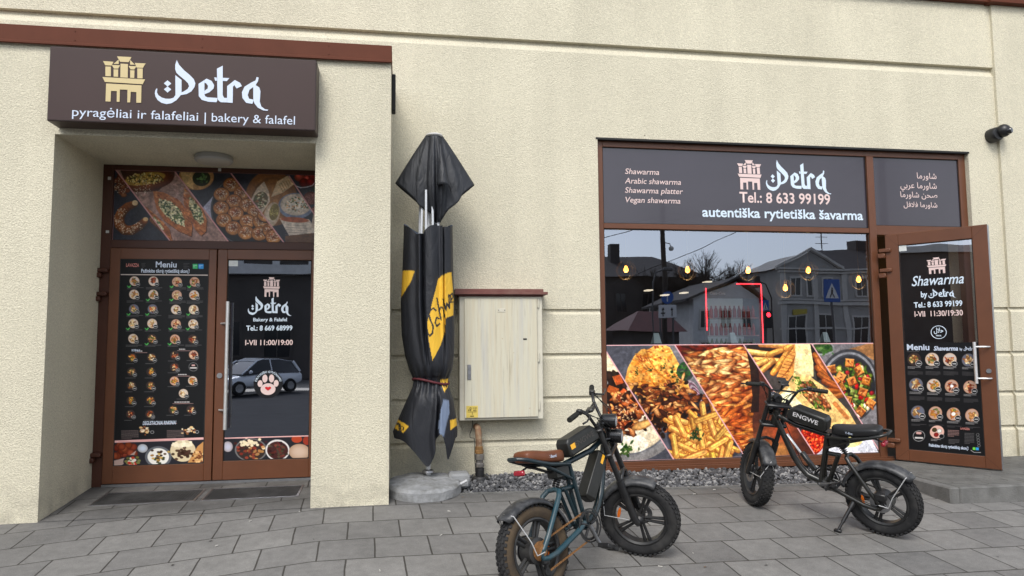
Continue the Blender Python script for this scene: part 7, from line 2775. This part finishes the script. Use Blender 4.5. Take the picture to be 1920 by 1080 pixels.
b.cbox(9.08, 9.72, -8.95, -8.92, 2.85, 3.27, 0.006)
pt = b.build('lane_plate', 'sign_white', rs)
flat_polys('lane_arrow', [[(x - .02, 2.9), (x + .02, 2.9), (x + .02, 3.1), (x + .06, 3.1), (x, 3.2), (x - .06, 3.1), (x - .02, 3.1)] for x in (9.24, 9.56)] + [[(9.16, 2.98), (9.32, 2.98), (9.32, 3.03), (9.16, 3.03)]], PRV, 0.003, 'wood_pole', pt)


def crossing_sign(x, y, z, s, label, rz):
    c = empty('crossing_sign', (x, y, 0), label, 'road sign', 'blue crossing signs')
    b = MB()
    b.cyl((x, y - .03, 0), (x, y - .03, z + s), 0.035, n=10)
    b.build('post', 'pole_grey', c)
    b = MB()
    b.cbox(x - s / 2, x + s / 2, y, y + .02, z, z + s * 1.25, 0.01)
    pn = b.build('panel', 'sign_blue', c)
    pp = Plane((x, y + .02, z), (1, 0, 0), (0, 0, 1), (0, 1, 0))
    tri = flat_polys('white_triangle', [[(-s * .38, s * .2), (s * .38, s * .2), (0, s * 1.02)]], pp, .003, 'sign_white', pn)
    flat_polys('walking_figure', [ring_poly(0.0, s * .72, s * .05, 12), [(-s * .06, s * .44), (s * .05, s * .44), (s * .06, s * .66), (-s * .05, s * .66)], [(-s * .16, s * .24), (-s * .09, s * .24), (0, s * .44), (-s * .06, s * .46)], [(s * .09, s * .24), (s * .16, s * .24), (s * .05, s * .46), (0, s * .44)]], pp, .005, 'wood_pole', tri)


crossing_sign(13.18, -4.97, 3.15, 0.56, 'large blue crossing sign reflected before the pediment house', 0)
crossing_sign(13.12, -8.97, 3.05, 0.32, 'small blue crossing sign reflected above the red traffic light', 0)
tl = empty('traffic_light', (12.03, -6.97, 0), 'black traffic light showing red reflected beside the neon fridge', 'traffic light')
b = MB()
b.cyl((12.03, -7.02, 0), (12.03, -7.02, 2.6), 0.05, n=12)
b.build('post', 'pole_grey', tl)
b = MB()
b.cbox(11.90, 12.17, -6.97, -6.78, 2.40, 2.98, 0.02)
b.build('head', 'black_plastic', tl)
b = MB()
b.cyl((12.035, -6.775, 2.84), (12.035, -6.76, 2.84), 0.072, n=20)
b.build('red_lamp', mat('signal_red', (1, .05, .05), emit=(1.0, 0.02, 0.03), estr=12), tl)
b = MB()
b.tube([(12.3, -7.0, 0), (12.3, -7.0, 3.4), (12.1, -7.0, 3.85), (11.8, -7.0, 3.95)], 0.024, 8)
b.cbox(11.66, 11.84, -7.08, -6.9, 3.75, 4.12, 0.02)
tag(b.build('signal_arm', 'wood_pole'), 'curved signal arm reflected above the traffic light', 'signal arm')
b = MB()
b.tube([(8.5, -7.97, 0), (8.5, -7.97, 4.0), (8.62, -7.97, 4.32), (8.95, -7.97, 4.45)], 0.028, 8)
b.cbox(8.9, 9.2, -8.03, -7.9, 4.40, 4.50, 0.02)
tag(b.build('street_lamp', 'pole_grey'), 'slender grey street lamp with a curved arm reflected in the window', 'street lamp')

# white parked car, seen in the left glass door
car = empty('parked_car', (-6.25, -17.4, -0.12), 'white hatchback parked across the street reflected in the left glass door', 'car')
car.rotation_euler.z = math.atan2(0.74, -0.67)
car['_'] = 0
del car['_']
mat('car_white', (0.78, 0.82, 0.88), rough=0.18, spec=0.6, coat=0.5)
mat('car_glass', (0.01, 0.011, 0.013), rough=0.06, spec=0.8)
b = MB()
# side outline x (front +), z ; half-widths
stn = [(-2.12, .52, .86, .70), (-2.05, .40, 1.02, .82), (-1.7, .30, 1.08, .88), (-1.0, .26, 1.02, .90), (0.2, .26, .98, .90), (0.95, .28, .96, .89), (1.5, .30, .90, .87), (1.95, .34, .78, .80), (2.15, .42, .66, .66)]
vs = []
mm = 12
for x, zb, zt, hw in stn:
    for i in range(mm):
        a = 2 * math.pi * (i + .5) / mm
        ca_, sa_ = math.cos(a), math.sin(a)
        vs.append((x, hw * math.copysign(abs(ca_) ** .45, ca_), (zb + zt) / 2 + (zt - zb) / 2 * math.copysign(abs(sa_) ** .55, sa_)))
b.add(vs, [(j * mm + i, j * mm + (i + 1) % mm, (j + 1) * mm + (i + 1) % mm, (j + 1) * mm + i) for j in range(len(stn) - 1) for i in range(mm)] + [tuple(range(mm)), tuple(range((len(stn) - 1) * mm, len(stn) * mm))])
b.build('body', 'car_white', car, 60, keep=False).modifiers.new('soft', 'SUBSURF').render_levels = 2
b = MB()
cab = [(-1.95, 1.04, .74), (-1.62, 1.44, .64), (-0.9, 1.56, .62), (0.0, 1.54, .62), (0.35, 1.44, .64), (1.15, .96, .78)]
b.hull([(x, s * w, z) for x, z, w in cab for s in (-1, 1)] + [(x, s * .82, .94) for x in (-1.9, 1.1) for s in (-1, 1)])
b.build('cabin_glass', 'car_glass', car, 30, keep=False)
b = MB()
b.hull([(x, s * (w - .02), z + .018) for x, z, w in cab[1:5] for s in (-1, 1)] + [(x, s * (w - .03), z - .03) for x, z, w in cab[1:5] for s in (-1, 1)])
for s in (-1, 1):
    b.tube([(1.15, .79 * s, .97), (0.36, .655 * s, 1.455)], 0.035, 8)
    b.tube([(-.35, .80 * s, .97), (-.35, .655 * s, 1.545)], 0.03, 8)
    b.tube([(-1.9, .78 * s, .99), (-1.62, .66 * s, 1.45)], 0.06, 8)
b.build('roof', 'car_white', car, 40, keep=False)
for s in (-1, 1):
    for x in (-1.32, 1.32):
        b = MB()
        b.lathe([(0.20, -0.11), (0.325, -0.10), (0.335, -0.06), (0.335, 0.06), (0.325, 0.10), (0.20, 0.11), (0.20, -0.11)], (x, .80 * s, .335), 'y', n=36)
        w_ = b.build('wheel', 'tyre_rubber', car, 40, keep=False)
        b = MB()
        b.lathe([(0.0, .09 * s), (0.2, .10 * s), (0.21, .08 * s)], (x, .80 * s, .335), 'y', n=24)
        b.build('rim', 'dull_steel', w_, 40, keep=False)
    b = MB()
    b.ball((1.93, .62 * s, .70), .16, 1.0, .9, .38)
    b.build('headlight', 'lamp_lens_glass', car, 50, keep=False)
    b = MB()
    b.ball((0.86, .98 * s, 1.03), .11, .6, .9, .65)
    b.build('mirror', 'car_white', car, 50, keep=False)
b = MB()
b.hull([(2.12, y, z) for y in (-.42, .42) for z in (.56, .66)] + [(2.19, y * .9, z) for y in (-.42, .42) for z in (.56, .65)])
b.hull([(2.08, y, z) for y in (-.6, .6) for z in (.38, .48)] + [(2.17, y * .9, z) for y in (-.5, .5) for z in (.38, .47)])
b.build('grille', 'black_plastic', car, keep=False)

# small litter lying about on the slabs
lt = MB()
lr = random.Random(21)
for i in range(46):
    x, y = lr.uniform(-2.6, 5.2), lr.uniform(3.4, 6.6)
    if -2.9 < x < -0.08 and y > 6.4:
        continue
    z = gz(x, y) + 0.0025
    a, s = lr.uniform(0, 6.28), lr.uniform(0.006, 0.018)
    lt.cur = lr.choice((0, 0, 1, 2))
    Mx = Matrix.Translation((x, y, z)) @ Matrix.Rotation(a, 4, 'Z')
    if lt.cur == 0:
        lt.cyl(Mx @ Vector((-s, 0, .003)), Mx @ Vector((s, 0, .003)), 0.0035, n=7)
    else:
        lt.add([Mx @ Vector(q) for q in ((-s, -s * .4, 0), (0, -s * .5, .004), (s, 0, .001), (0, s * .5, .005), (-s * .8, s * .3, 0))], [(0, 1, 2, 3, 4)])
tag(lt.build('litter', [mat('butt_white', (0.5, 0.48, 0.44), rough=.8), mat('leaf_brown', (0.16, 0.09, 0.045), rough=.8), mat('scrap_dark', (0.05, 0.045, 0.04), rough=.8)]), kind='stuff')
